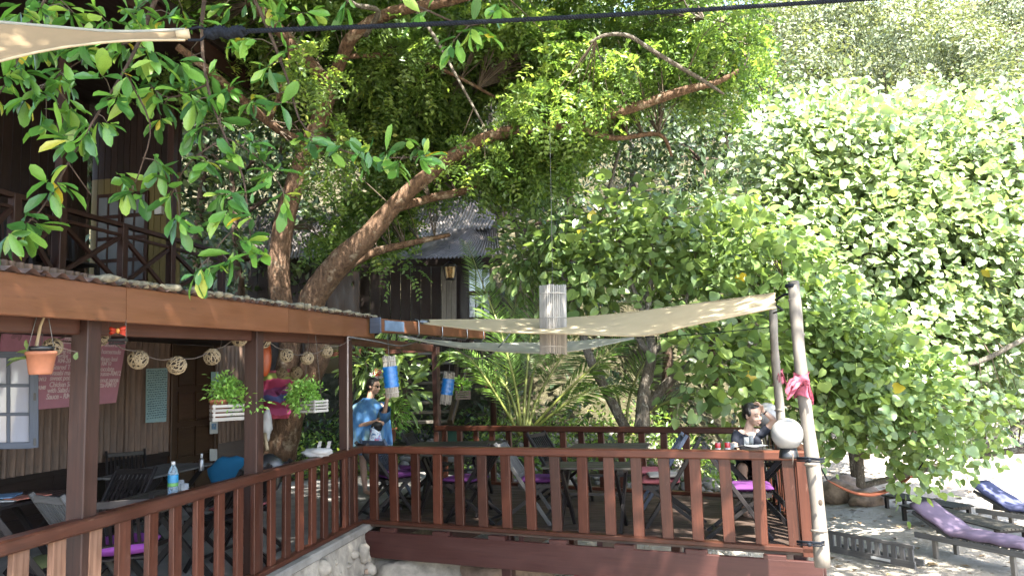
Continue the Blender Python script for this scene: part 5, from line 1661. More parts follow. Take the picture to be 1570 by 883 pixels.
def twigs(par, ends, anchors, r0, mat, name='twig', n=4, kind='stuff'):
    """thin twigs from the nearest anchor to each end, joined into one part"""
    A = np.array([list(a) for a in anchors]); mb = MB()
    for e in ends:
        e = np.array(list(e)); dd = np.linalg.norm(A - e, axis=1); j = int(np.argmin(dd + .3 * (A[:, 2] < e[2] - 2)))
        a = A[j]; mid = (a + e) / 2 + np.array([rnd.uniform(-.1, .1), rnd.uniform(-.1, .1), .12]) * min(1.0, dd[j])
        mb.tube([Vector(a), Vector(mid), Vector(e)], [r0, r0 * .6, r0 * .3], n, False)
    return part(name, mb, mat, par, kind=kind)

# ------------------------------------------------------------------ the big tree over the shelter
big = thing('shade_tree', 'big brown limbed tree with small leaflets that rises behind the shelter', 'tree', at(424, 690, 12.6))
LIM = [
 ('trunk', [(418, 700, 12.6, 30), (424, 655, 12.6, 27), (436, 590, 12.5, 24), (446, 525, 12.5, 22), (428, 440, 12.3, 21), (434, 350, 12.2, 20), (462, 255, 12.0, 19), (490, 185, 11.8, 18), (505, 135, 11.6, 17)]),
 ('trunk', [(430, 700, 12.6, 30), (450, 620, 12.5, 27), (488, 540, 12.4, 26), (476, 470, 12.2, 27), (512, 412, 12.0, 26), (560, 366, 11.8, 22), (602, 318, 11.7, 17), (650, 274, 11.6, 15), (740, 214, 11.4, 13.5), (870, 188, 11.2, 12), (962, 168, 11.0, 10.5), (1045, 140, 10.8, 9.5), (1100, 126, 10.7, 6), (1140, 104, 10.6, 3)]),
 ('limb', [(505, 135, 11.6, 16), (470, 92, 11.3, 15), (432, 50, 11.0, 13), (388, 4, 10.7, 12), (330, -60, 10.2, 9)]),
 ('limb', [(505, 135, 11.6, 14), (527, 84, 11.3, 14), (545, 52, 11.0, 14), (600, 20, 10.8, 13), (690, 2, 10.5, 11), (800, -30, 10, 8)]),
 ('limb', [(470, 218, 11.9, 9), (428, 200, 11.4, 9), (370, 152, 10.8, 9), (320, 108, 10.2, 8.5), (272, 72, 9.8, 8)]),
 ('limb', [(600, 322, 11.7, 9), (660, 304, 12.2, 9), (720, 290, 12.4, 8), (770, 262, 12.5, 6), (830, 250, 12.6, 4)]),
 ('limb', [(500, 430, 12.0, 12), (560, 392, 12.4, 10), (620, 375, 12.6, 7), (690, 360, 12.8, 4)]),
 ('limb', [(870, 190, 11.2, 7), (940, 212, 11.4, 6), (1010, 206, 11.5, 5), (1030, 240, 11.5, 3)]),
 ('limb', [(1110, 145, 10.0, 3), (1080, 125, 9.9, 5.5), (1040, 102, 9.8, 6), (1000, 78, 9.7, 6), (965, 56, 9.6, 6), (930, 54, 9.5, 5), (904, 66, 9.5, 3)]),
 ('limb', [(1140, 104, 10.6, 3), (1148, 78, 10.5, 2.8), (1136, 52, 10.4, 2.6), (1108, 34, 10.3, 2.6), (1080, 30, 10.3, 2.4), (1058, 18, 10.2, 2.2), (1045, -8, 10.1, 2)]),
 ('limb', [(560, 55, 11.0, 6), (580, 18, 10.6, 6), (545, 8, 10.3, 5), (520, -10, 10, 4)]),
 ('limb', [(640, 20, 10.6, 4), (668, 60, 10.4, 4), (700, 118, 10.2, 3), (740, 190, 10.2, 2)]),
 ('limb', [(412, 190, 11.4, 5), (440, 110, 11.0, 5), (446, 60, 10.8, 4)]),
 ('limb', [(520, 88, 11.3, 6), (600, 86, 11.5, 5), (680, 108, 11.6, 4), (760, 150, 11.8, 3)]),
]
anch = []
for k, (nm, P_) in enumerate(LIM):
    w_, r_ = pl(P_)
    r_ = [q * (.78 if k < 2 else .75 if k not in (8, 9) else .6) for q in r_]
    limb(big, w_, r_, MT['greybark'] if k in (8, 9, 10, 11) else MT['bark'], nm, 12 if nm == 'trunk' else 9)
    for a, b2 in zip(w_, w_[1:]):
        for f in (0, .33, .66): anch.append(a.lerp(b2, f))
def sprays(p, u, L, nl, leaf, droop, tone_c):
    """compound leaves: pairs of leaflets along a drooping stalk"""
    n = len(p)
    d = unit(u * .9 + rng.normal(size=(n, 3)) * .6 + np.array([0, 0, -droop]))
    nr = unit(np.array([0, 0, 1.0]) + rng.normal(size=(n, 3)) * .45); nr = unit(nr - d * np.sum(nr * d, 1, keepdims=True))
    s_ = np.cross(d, nr)
    pos, dd, nn, tone = [], [], [], []
    for j in range(nl):
        f = (j + .6) / nl
        b = p + d * (L * f) + np.array([0, 0, -1]) * (L * .45 * f * f)
        for sg in (-1, 1):
            pos.append(b); dd.append(unit(s_ * sg + d * .45 + np.array([0, 0, -.10]) + rng.normal(size=(n, 3)) * .32)); nn.append(unit(nr + rng.normal(size=(n, 3)) * .4)); tone.append(tone_c)
    pos, dd, nn = np.concatenate(pos), np.concatenate(dd), np.concatenate(nn)
    nn = unit(nn - dd * np.sum(nn * dd, 1, keepdims=True))
    tone = np.clip(np.concatenate(tone) * .75 + .25 * rng.random(len(pos)), 0, 1)
    return pos, dd, nn, leaf * rng.uniform(.75, 1.2, len(pos)), tone
crown = [px_lobe(560, 110, 12.3, 170, 110, 1.5), px_lobe(700, 60, 11.5, 150, 90, 1.5), px_lobe(820, 120, 11.4, 150, 110, 1.5), px_lobe(770, 220, 11.8, 110, 80, 1.1, 1.1),
         px_lobe(930, 80, 11.2, 130, 90, 1.3, .9), px_lobe(1040, 60, 11.0, 120, 80, 1.2, .7), px_lobe(1120, 90, 11.0, 80, 70, 1.0, .6), px_lobe(1010, 190, 11.4, 60, 40, .8, .5), px_lobe(860, 240, 12.0, 90, 70, 1.0), px_lobe(520, 330, 13.0, 110, 60, .9, .7), px_lobe(640, 200, 12.6, 120, 90, 1.2),
         px_lobe(470, 60, 12.5, 130, 80, 1.2), px_lobe(330, 60, 12.0, 130, 90, 1.4, .8), px_lobe(560, 330, 13.0, 60, 50, .6, .45), px_lobe(590, 410, 13.2, 50, 40, .5, .25), px_lobe(950, 200, 11.4, 90, 60, 1.0, .6)]
crown = [(c + Vector((.04 * 1, .55, 0)), r_, w_) for c, r_, w_ in crown]
crown += [px_lobe(960, 15, 12.4, 150, 60, .8, 1.0), px_lobe(1130, 50, 9.6, 50, 40, .4, .7), px_lobe(500, 230, 10.6, 40, 70, .4, .5), px_lobe(720, 245, 10.4, 60, 25, .4, .3), px_lobe(860, 165, 10.0, 90, 30, .4, .6), px_lobe(480, 110, 10.3, 40, 50, .4, .4), px_lobe(1000, 140, 9.8, 60, 30, .4, .6), px_lobe(400, 60, 13.5, 130, 90, .8), px_lobe(560, 60, 13.8, 130, 90, .8), px_lobe(700, 150, 13.6, 110, 90, .8), px_lobe(250, 60, 13.0, 120, 80, .8, .8)]
p, u = lobes_points(crown, 24000, .25, .36)
pos, dd, nn, sz_, tone = sprays(p, u, .30, 6, .092, .15, rng.random(len(p)))
add_mass('crown', leaf_mesh('crown', LEAF2, pos, dd, nn, sz_, .54, tone, MT['fine']), big)
twigs(big, p[::14], anch, .012, MT['twig'])
# crown lobes above the view, unseen, placed to shade shelter, deck, lodge and hillside
over = [((1.6, 5.0, 8.7), (2.8, 2.8, .9), 1.0), ((-1.5, 6.6, 9.2), (2.8, 2.6, 1.0), 1.0), ((3.4, 6.4, 9.2), (2.0, 2.6, .8), 1.0), ((-4.6, 7.2, 9.6), (2.6, 3.0, 1.0), 1.0),
        ((-3.5, 11.5, 10.8), (4.0, 3.0, 1.4), 1.0), ((1.0, 11.0, 10.8), (3.4, 2.6, 1.3), .8), ((-7.2, 9.5, 10.4), (3.0, 3.6, 1.2), 1.2), ((1.0, 2.4, 8.6), (2.8, 2.2, .8), 1.0), ((-2.6, 3.4, 8.8), (2.4, 2.6, .8), 1.0),
        ((-.6, .6, 8.9), (2.6, 1.8, .8), .9), ((-3.4, .8, 9.0), (2.4, 1.8, .8), .9), ((-6.6, 5.0, 9.8), (2.4, 2.6, .9), 1.0), ((-9.5, 6.5, 10.5), (2.4, 3.2, 1.0), 1.0), ((-5.5, 2.4, 9.4), (2.2, 2.0, .8), .9), ((-4.5, 16.5, 14.2), (4.5, 3.2, 1.3), .9), ((-9.5, 15, 13.6), (4.0, 3.2, 1.3), .9), ((.5, 13.4, 13.2), (3.4, 2.4, 1.1), .9), ((1.5, 17.0, 14.6), (2.6, 2.6, 1.2), .8), ((-6, 11.5, 13.2), (4.0, 2.6, 1.0), .9), ((-10.5, 12, 13.2), (3.5, 3, 1), .9), ((-7, 20.5, 16.2), (5, 3.4, 1.2), .9), ((-1, 20.8, 16.6), (3.5, 3, 1.2), .8)]
p, u = lobes_points(over, 28000, .15, .06)
pos, out, ct = spread(p, u, 8, .22)
dd, nn = leaf_axes(len(pos), out, 1.1, .2, .5)
add_mass('crown', leaf_mesh('crown', LEAF2, pos, dd, nn, rng.uniform(.15, .23, len(pos)), .45, np.clip(ct * .6 + .4 * rng.random(len(pos)), 0, 1), MT['fine']), big)
p, u = lobes_points([((7.2, 5.6, 7.6), (2.2, 2.2, .7), 1.0), ((9.8, 7.2, 7.8), (2.0, 2.0, .7), 1.0), ((6.0, 7.6, 7.9), (1.0, 1.2, .5), .8)], 1050, .15, .1)  # unseen beach canopy, not this tree's crown, added to dapple the sand
pos, out, ct = spread(p, u, 8, .22)
dd, nn = leaf_axes(len(pos), out, 1.1, .2, .5)
add_mass('crown', leaf_mesh('crown', LEAF2, pos, dd, nn, rng.uniform(.15, .23, len(pos)), .45, np.clip(ct * .6 + .4 * rng.random(len(pos)), 0, 1), MT['fine']), big)
limb(big, [Vector((2.6, 8.2, 9.3)), Vector((4.8, 7.0, 8.4)), Vector((7.2, 5.6, 7.7)), Vector((9.6, 6.8, 7.8))], [.07, .06, .05, .03], MT['bark'])  # limb reaching out to the added beach canopy, likewise unseen
for a, b2, r in (((at(330, -60, 10.2)), Vector((-2.6, 6.0, 8.8)), .10), (at(800, -30, 10), Vector((1.4, 6.2, 8.6)), .09), (at(690, 2, 10.5), Vector((2.6, 8.2, 9.3)), .08), (at(388, 4, 10.7), Vector((-4.6, 8, 9.6)), .09)):
    limb(big, [a, a.lerp(b2, .5) + Zv * .2, b2], [r, r * .7, r * .3], MT['bark'])
# cloths wound round its trunk
m, t, b = nodes_of('striped wrap cloth')
sxyz = t.nodes.new('ShaderNodeSeparateXYZ'); t.links.new(mapped(t, 'Object', (1, 1, 1)), sxyz.inputs[0])
wv = math_n(t, 'FRACT', math_n(t, 'ADD', math_n(t, 'MULTIPLY', sxyz.outputs['Z'], 1.12), math_n(t, 'MULTIPLY', tex_noise(t, mapped(t, 'Object', (1, 1, 1)), 4.0, 3), .22)))
cr = ramp(t, wv, [(0, (.16, .012, .03)), (.17, (.22, .03, .09)), (.30, (.17, .015, .05)), (.42, (.04, .05, .15)), (.52, (.12, .02, .08)), (.66, (.22, .02, .06)), (.8, (.12, .15, .03)), (.92, (.14, .02, .035))])
t.nodes[cr.node.name].color_ramp.interpolation = 'CONSTANT'
t.links.new(cr, b.inputs['Base Color']); b.inputs['Roughness'].default_value = .85
MT['wrap'] = m
cloth_tie(at(428, 603, 12.5), pxm(27, 12.4), 'bright striped magenta and blue cloth wound round the tree trunk', ((.42, -.08, .12, .2), (.25, -.05, -.25, .16)), 'wrap', pxm(72, 12.4))

# ------------------------------------------------------------------ broad leaved branches hanging into view from above
ov = thing('overhanging_tree', 'broad leaved tree whose branches hang down in front of the upper lodge', 'tree', at(150, -150, 4.6))
BR = [[(330, -120, 5.2, 9), (250, -20, 5.0, 7), (215, 60, 4.8, 5), (190, 110, 4.6, 4), (150, 175, 4.5, 3.2), (105, 250, 4.4, 2.6), (60, 325, 4.3, 2), (0, 372, 4.2, 1.3)],
      [(330, -120, 5.2, 8), (310, 30, 5.0, 5), (318, 130, 4.9, 4), (345, 210, 4.8, 3.2), (372, 270, 4.7, 2.6), (380, 330, 4.7, 2), (388, 395, 4.6, 1.3)],
      [(330, -120, 5.4, 8), (400, 20, 5.3, 5), (440, 120, 5.3, 3.2), (470, 200, 5.2, 2.4), (560, 240, 5.1, 2), (680, 238, 5.0, 1.2)],
      [(330, -120, 5.4, 8), (520, -40, 5.3, 5), (640, 10, 5.2, 3), (720, 40, 5.1, 2), (770, 15, 5.0, 1.2)],
      [(330, -120, 5.2, 8), (120, -40, 4.9, 5), (50, 30, 4.6, 3.4), (20, 110, 4.4, 2.2), (-20, 170, 4.3, 1.2)],
      [(190, 110, 4.6, 3), (230, 190, 4.6, 2), (215, 260, 4.6, 1.6), (200, 295, 4.6, 1)],
      [(345, 210, 4.8, 2.6), (290, 250, 4.7, 1.8), (262, 300, 4.7, 1.2)],
      [(380, 330, 4.7, 2), (345, 365, 4.6, 1.6), (312, 405, 4.6, 1)],
      [(318, 130, 4.9, 3), (260, 150, 4.9, 2), (230, 130, 4.9, 1.2)], [(345, 210, 4.8, 2.2), (400, 245, 4.8, 1.8), (440, 300, 4.8, 1)],
      [(215, 60, 4.8, 3), (130, 90, 4.7, 2), (60, 140, 4.6, 1.2)], [(105, 250, 4.4, 2), (140, 300, 4.4, 1)]]
nd = at(330, -120, 5.25)
limb(ov, [Vector((-4.6, -1.2, -.3)), Vector((-4.5, -.9, 2.5)), Vector((-4.2, .6, 5.4)), Vector((-3.4, 2.8, 6.7)), nd + Vector((-.3, -.5, .35)), nd, nd + Vector((.2, .15, -.02))], [.20, .17, .12, .085, .06, .05, .03], MT['darkbark'], 'trunk', 10)
an2 = []
for b_ in BR:
    w_, r_ = pl(b_); r_ = [q * .62 for q in r_]; limb(ov, w_, r_, MT['darkbark'], 'limb', 7, .06)
    for a, b2 in zip(w_, w_[1:]):
        for f in (0, .25, .5, .75): an2.append(a.lerp(b2, f))
CL_ = [(200, 118, 4.55), (125, 212, 4.4), (108, 238, 4.4), (75, 292, 4.3), (58, 342, 4.3), (18, 370, 4.2), (152, 112, 4.4), (178, 150, 4.5), (165, 190, 4.5), (95, 208, 4.4), (40, 350, 4.25), (100, 285, 4.35),
       (340, 172, 4.8), (325, 248, 4.7), (368, 298, 4.7), (380, 330, 4.6), (392, 388, 4.6), (436, 310, 4.8), (360, 240, 4.75), (300, 200, 4.8), (352, 400, 4.6), (375, 372, 4.55), (318, 408, 4.55), (300, 420, 4.6), (276, 345, 4.7), (330, 300, 4.7),
       (262, 300, 4.7), (205, 290, 4.6), (190, 285, 4.6), (248, 255, 4.65), (230, 130, 4.9), (252, 160, 4.9), (440, 80, 5.2), (420, 20, 5.2), (465, 215, 5.1), (550, 235, 5.0), (560, 250, 5.0), (610, 258, 5.0), (652, 240, 4.95), (640, 225, 5.0), (505, 225, 5.1),
       (690, 70, 5.1), (722, 45, 5.0), (762, 18, 5.0), (745, 55, 5.0), (640, 25, 5.1), (590, 245, 5.0), (20, 52, 4.5), (45, 70, 4.5), (60, 12, 4.6), (150, 18, 4.7), (200, 20, 4.8), (262, 22, 4.9), (305, 28, 5.0), (10, 118, 4.3), (38, 112, 4.4), (110, 132, 4.6), (60, 138, 4.5),
       (215, 40, 4.75), (180, 60, 4.75), (90, 60, 4.6), (245, 85, 4.85), (290, 100, 4.9), (330, 110, 4.9), (400, 110, 5.2), (375, 60, 5.1), (415, 160, 5.2), (275, 140, 4.85), (300, 160, 4.8), (350, 140, 4.85), (480, 20, 5.3), (530, 10, 5.3), (30, 20, 4.5), (110, 20, 4.6), (380, 210, 4.8), (400, 235, 4.8), (415, 262, 4.8), (345, 330, 4.7)]
for k in range(34):
    px, py = rnd.uniform(-20, 420), rnd.uniform(-30, 190) ; CL_.append((px, py, 4.5 + .0019 * px + rnd.uniform(-.1, .4)))
pos, dd, nn, sz_, ends = [], [], [], [], []
for px, py, Y in CL_:
    c = np.array(at(px, py, Y)); ends.append(c)
    A = np.array([list(a) for a in an2]); j = int(np.argmin(np.linalg.norm(A - c, axis=1)))
    ax = unit(c - A[j] + rng.normal(size=3) * .08 + np.array([0, 0, -.05]))
    for q in range(rnd.randint(7, 12)):
        s_ = rnd.uniform(.075, .19)
        d_ = unit(ax * .6 + rng.normal(size=3) * .62 + np.array([0, 0, -.35]))
        n_ = unit(np.array([0, -.25, .9]) + rng.normal(size=3) * .5); n_ = unit(n_ - d_ * n_.dot(d_))
        pos.append(c + ax * rnd.uniform(-.10, .02) + d_ * .012); dd.append(d_); nn.append(n_); sz_.append(s_)
pos, dd, nn, sz_ = map(np.array, (pos, dd, nn, sz_))
big_m = pick_largest(pos, sz_, dd, nn, 300)
single_leaves(ov, LONG8, pos[big_m], dd[big_m], nn[big_m], sz_[big_m], .42, MT['big_leaf'])
r_ = ~big_m
add_mass('foliage', leaf_mesh('foliage', LONG8, pos[r_], dd[r_], nn[r_], sz_[r_], .42, rng.random(int(r_.sum())), MT['big_leaf_mass']), ov)
twigs(ov, ends, an2, .005, MT['twig'])

# ------------------------------------------------------------------ hibiscus thicket in the sun
def thicket(name, label, base, lobes, n_clump, per, rad, size, width, mats, stems, seed, n_single=300, up_bias=.9, hole=.15, shell=.45, tpl=HEART, droop=.25):
    t = thing(name, label, 'bush' if 'bush' in label else 'tree', base)
    an = []
    for s_ in stems:
        w_, r_ = pl(s_); r_ = [q * .76 for q in r_]
        limb(t, w_, r_, MT['greybark'], 'trunk' if s_ is stems[0] else 'limb', 8)
        for a, b2 in zip(w_, w_[1:]):
            for f in (0, .33, .66, 1): an.append(a.lerp(b2, f))
    p, u = lobes_points(lobes, n_clump, shell, hole, seed)
    ok = p[:, 2] > .25
    p, u = p[ok], u[ok]
    pos, out, ct = spread(p, u, per, rad)
    ok = pos[:, 2] > .12
    pos, out, ct = pos[ok], out[ok], ct[ok]
    d_, n_ = leaf_axes(len(pos), out, up_bias, droop, .45)
    s_ = size * rng.uniform(.6, 1.25, len(pos))
    bm = pick_largest(pos, s_, d_, n_, n_single)
    if n_single: single_leaves(t, tpl, pos[bm], d_[bm], n_[bm], s_[bm], width, mats[0])
    r = ~bm if n_single else np.ones(len(pos), bool)
    add_mass('foliage', leaf_mesh('foliage', tpl, pos[r], d_[r], n_[r], s_[r], width, np.clip(.45 * ct[r] + .55 * rng.random(int(r.sum())), 0, 1), mats[1]), t)
    twigs(t, p[::5], an, .012, MT['twig'])
    return t
L_ = px_lobe
thicket('hibiscus_bush', 'sunlit bush of pale heart shaped leaves beside the beach, the largest and brightest one', onz(1420, 735, 0),
        [L_(1290, 260, 14.5, 110, 120, 1.5), L_(1400, 250, 14.6, 110, 110, 1.4), L_(1500, 270, 14.4, 110, 110, 1.4), L_(1590, 280, 14.2, 100, 130, 1.4), L_(1320, 400, 13.6, 110, 110, 1.3), L_(1430, 390, 13.6, 110, 110, 1.3), L_(1540, 420, 13.4, 110, 120, 1.3),
         L_(1390, 520, 13.0, 100, 90, 1.0, .8), L_(1480, 560, 13.2, 90, 90, 1.0, .6), L_(1570, 560, 13.2, 90, 90, 1.0, .8), L_(1250, 340, 14.2, 90, 110, 1.2), L_(1210, 230, 15.0, 70, 80, 1.0, .8), L_(1560, 170, 14.8, 60, 40, .8, .7), L_(1350, 320, 14.0, 110, 110, 1.2), L_(1470, 330, 14.0, 110, 110, 1.2), L_(1240, 420, 13.6, 60, 90, 1.0, .8), L_(1490, 480, 13.4, 90, 90, 1.0)],
        4300, 9, .20, .145, .98, (MT['heart'], MT['heart_mass']),
        [[(1400, 730, 13.6, 14), (1420, 640, 13.5, 11), (1440, 540, 13.4, 9), (1455, 440, 13.4, 7), (1440, 330, 13.8, 5)], [(1440, 540, 13.4, 7), (1500, 500, 13.0, 6), (1560, 440, 13.0, 4)], [(1420, 640, 13.5, 8), (1360, 520, 13.4, 6), (1310, 400, 13.6, 4), (1280, 280, 14.2, 3)],
         [(1450, 560, 12.4, 3), (1500, 555, 12.3, 5), (1560, 525, 12.2, 5), (1610, 505, 12.2, 5)], [(1500, 700, 13.3, 5), (1560, 690, 13.0, 7), (1640, 690, 12.6, 8)], [(1440, 330, 13.8, 5), (1500, 240, 14.2, 3)]], 1.0, hole=.08, shell=.6, up_bias=(.2, -.7, .85))
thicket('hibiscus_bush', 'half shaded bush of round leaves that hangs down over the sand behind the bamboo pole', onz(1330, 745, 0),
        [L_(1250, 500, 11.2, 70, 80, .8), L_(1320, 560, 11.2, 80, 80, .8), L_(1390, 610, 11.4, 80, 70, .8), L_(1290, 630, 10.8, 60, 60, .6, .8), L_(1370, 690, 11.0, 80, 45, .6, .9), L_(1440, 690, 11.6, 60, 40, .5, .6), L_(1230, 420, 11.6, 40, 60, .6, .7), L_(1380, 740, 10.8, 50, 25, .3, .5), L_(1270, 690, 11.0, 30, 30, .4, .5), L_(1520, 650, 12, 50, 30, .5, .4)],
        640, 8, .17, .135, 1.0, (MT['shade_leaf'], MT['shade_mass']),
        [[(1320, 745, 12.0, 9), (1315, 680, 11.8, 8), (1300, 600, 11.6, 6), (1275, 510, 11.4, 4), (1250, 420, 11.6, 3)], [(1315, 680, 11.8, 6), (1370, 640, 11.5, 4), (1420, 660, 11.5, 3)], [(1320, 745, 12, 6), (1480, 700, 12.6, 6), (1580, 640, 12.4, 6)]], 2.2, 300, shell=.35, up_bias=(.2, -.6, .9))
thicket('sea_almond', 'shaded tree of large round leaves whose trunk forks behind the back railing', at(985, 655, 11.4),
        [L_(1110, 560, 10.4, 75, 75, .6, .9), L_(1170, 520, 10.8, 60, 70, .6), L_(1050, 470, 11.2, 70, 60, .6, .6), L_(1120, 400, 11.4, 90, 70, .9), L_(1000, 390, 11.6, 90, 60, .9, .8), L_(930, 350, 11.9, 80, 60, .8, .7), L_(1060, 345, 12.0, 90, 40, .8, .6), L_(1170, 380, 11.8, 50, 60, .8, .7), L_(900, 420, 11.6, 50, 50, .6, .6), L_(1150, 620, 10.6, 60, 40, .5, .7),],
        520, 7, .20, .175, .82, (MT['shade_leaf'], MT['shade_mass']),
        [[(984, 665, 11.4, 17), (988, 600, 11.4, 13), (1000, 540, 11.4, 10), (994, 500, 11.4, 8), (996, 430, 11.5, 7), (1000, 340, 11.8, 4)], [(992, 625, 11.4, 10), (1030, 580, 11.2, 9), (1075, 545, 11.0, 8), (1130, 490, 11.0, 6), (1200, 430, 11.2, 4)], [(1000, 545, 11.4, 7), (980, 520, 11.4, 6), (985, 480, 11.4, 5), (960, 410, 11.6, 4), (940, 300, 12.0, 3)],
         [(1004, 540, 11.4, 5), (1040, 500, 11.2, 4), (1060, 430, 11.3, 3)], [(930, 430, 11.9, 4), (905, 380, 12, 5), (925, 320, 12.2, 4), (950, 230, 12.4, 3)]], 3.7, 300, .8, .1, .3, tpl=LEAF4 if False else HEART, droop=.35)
# grey leaning stem with a thin crown behind the sail
ls = thing('leaning_tree', 'slim grey tree that leans to the left behind the low pale sail', 'tree', at(962, 660, 11.9))
w_, r_ = pl([(962, 662, 11.9, 8), (930, 600, 11.9, 7.5), (905, 550, 12.0, 7), (890, 500, 12.1, 6), (870, 440, 12.2, 5), (850, 380, 12.3, 4)])
limb(ls, w_, r_, MT['greybark'], 'trunk', 8)
p, u = lobes_points([L_(850, 370, 12.4, 70, 50, .6), L_(800, 400, 12.6, 50, 40, .5), L_(890, 450, 12.3, 40, 30, .4)], 150, .2, .1)
pos, out, ct = spread(p, u, 8, .18); d_, n_ = leaf_axes(len(pos), out, .9, .4, .4)
add_mass('crown', leaf_mesh('crown', LONG8, pos, d_, n_, rng.uniform(.12, .22, len(pos)), .5, .5 * ct + .5 * rng.random(len(pos)), MT['shade_mass']), ls)
twigs(ls, p[::4], [a for a in w_[2:]], .010, MT['twig'])

# ------------------------------------------------------------------ young coconut palms
def palm(label, base_px, fronds, leaf_l=.42):
    t = thing('coconut_palm', label, 'palm', at(*base_px), 0, 'young palms behind the deck')
    for fr in fronds:
        w_ = [at(a, b2, Y) for a, b2, Y in fr]
        P_ = []
        for i in range(len(w_) - 1):
            p0, p1, p2, p3 = w_[max(i - 1, 0)], w_[i], w_[i + 1], w_[min(i + 2, len(w_) - 1)]
            for k in range(16):
                f = k / 16
                P_.append(.5 * ((2 * p1) + (p2 - p0) * f + (2 * p0 - 5 * p1 + 4 * p2 - p3) * f * f + (3 * p1 - p0 - 3 * p2 + p3) * f ** 3))
        P_.append(w_[-1])
        fo = part('frond', MB().tube(P_[::3] + [P_[-1]], [.028 * (1 - .85 * i / (len(P_) / 3)) for i in range(len(P_[::3]) + 1)], 6), MT['petiole'], t)
        A = np.array([list(q) for q in P_]); tg = unit(np.gradient(A, axis=0))
        n = len(A); i0 = int(n * .28)
        # places along the rachis, closely spaced
        seg = np.concatenate([[0], np.cumsum(np.linalg.norm(np.diff(A, axis=0), axis=1))])
        ss = np.arange(seg[i0], seg[-1], .036)
        B = np.stack([np.interp(ss, seg, A[:, k]) for k in range(3)], 1); Tg = unit(np.stack([np.interp(ss, seg, tg[:, k]) for k in range(3)], 1))
        upv = unit(np.cross(np.cross(Tg, np.array([.25, -.35, .9])), Tg)); sd = np.cross(Tg, upv)
        f = (ss - ss[0]) / (ss[-1] - ss[0])
        ln = leaf_l * (1.0 - .65 * f ** 2) * (.55 + .45 * np.minimum(1, f / .15)) * 1.3
        pos, d_, n_, s_ = [], [], [], []
        for sg in (-1, 1):
            dv = unit(sd * sg * .85 + Tg * (.55 + .4 * f[:, None]) + upv * .12 + np.array([0, 0, -.12]) + rng.normal(size=B.shape) * .05)
            nv = unit(upv + rng.normal(size=B.shape) * .12 - sd * sg * .2); nv = unit(nv - dv * np.sum(nv * dv, 1, keepdims=True))
            pos.append(B); d_.append(dv); n_.append(nv); s_.append(ln)
        pos, d_, n_, s_ = map(np.concatenate, (pos, d_, n_, s_))
        strip = T_([(0, 0, 0), (-.5, .25, .012), (-.42, .62, .0), (0, 1, -.16), (.42, .62, .0), (.5, .25, .012), (0, .30, -.012), (0, .65, -.05)], [(0, 6, 1), (1, 6, 7), (1, 7, 2), (2, 7, 3), (3, 7, 4), (4, 7, 5), (5, 7, 6), (5, 6, 0)])
        o = add_mass('leaflets', leaf_mesh('leaflets', strip, pos, d_, n_, s_, .042, .5 * rng.random() + .5 * rng.random(len(pos)), MT['palm']), None)
        o.data.transform(rootm(t).inverted()); o.parent = fo
    return t
palm('young coconut palm with yellow green stalks fanning up behind the back railing', (806, 672, 12.2),
     [[(800, 668, 12.2), (792, 600, 12.1), (768, 510, 12.2), (738, 430, 12.6), (716, 372, 13.0)], [(806, 668, 12.2), (850, 618, 12.0), (920, 552, 11.9), (980, 500, 11.9), (1020, 486, 12.0)], [(803, 668, 12.2), (806, 590, 12.3), (820, 490, 12.6), (856, 420, 13.0), (900, 400, 13.2)],
      [(798, 668, 12.2), (770, 620, 12.0), (730, 560, 12.0), (700, 540, 12.2), (672, 560, 12.4)], [(806, 668, 12.2), (840, 640, 11.9), (890, 605, 11.8), (950, 590, 11.9), (1000, 612, 12.0)], [(800, 668, 12.2), (780, 600, 12.4), (740, 560, 12.8), (690, 540, 13.0), (650, 560, 13.2)], [(806, 668, 12.2), (818, 570, 12.5), (852, 480, 12.8), (905, 412, 13.0), (958, 392, 13.1)],
      [(806, 668, 12.2), (830, 600, 12.5), (880, 520, 12.8), (930, 470, 13.0), (985, 462, 13.1)], [(797, 668, 12.2), (784, 640, 12.3), (776, 560, 12.6), (790, 470, 12.9), (800, 420, 13.2)]])
palm('smaller palm whose stalks rise beside the forked trunk', (962, 668, 12.0), [[(958, 668, 12.0), (968, 600, 12.0), (1000, 540, 12.1), (1050, 500, 12.2)], [(962, 668, 12.0), (1010, 622, 11.9), (1080, 600, 11.8), (1130, 605, 11.9)], [(955, 668, 12.0), (945, 600, 12.2), (915, 560, 12.3), (880, 550, 12.4)]], .34)
palm('palm frond clump in front of the hillside house window', (860, 520, 13.6), [[(862, 520, 13.6), (850, 465, 13.6), (812, 420, 13.6), (768, 392, 13.7)], [(862, 520, 13.6), (872, 460, 13.8), (862, 415, 14.0), (830, 385, 14.2)]], .4)

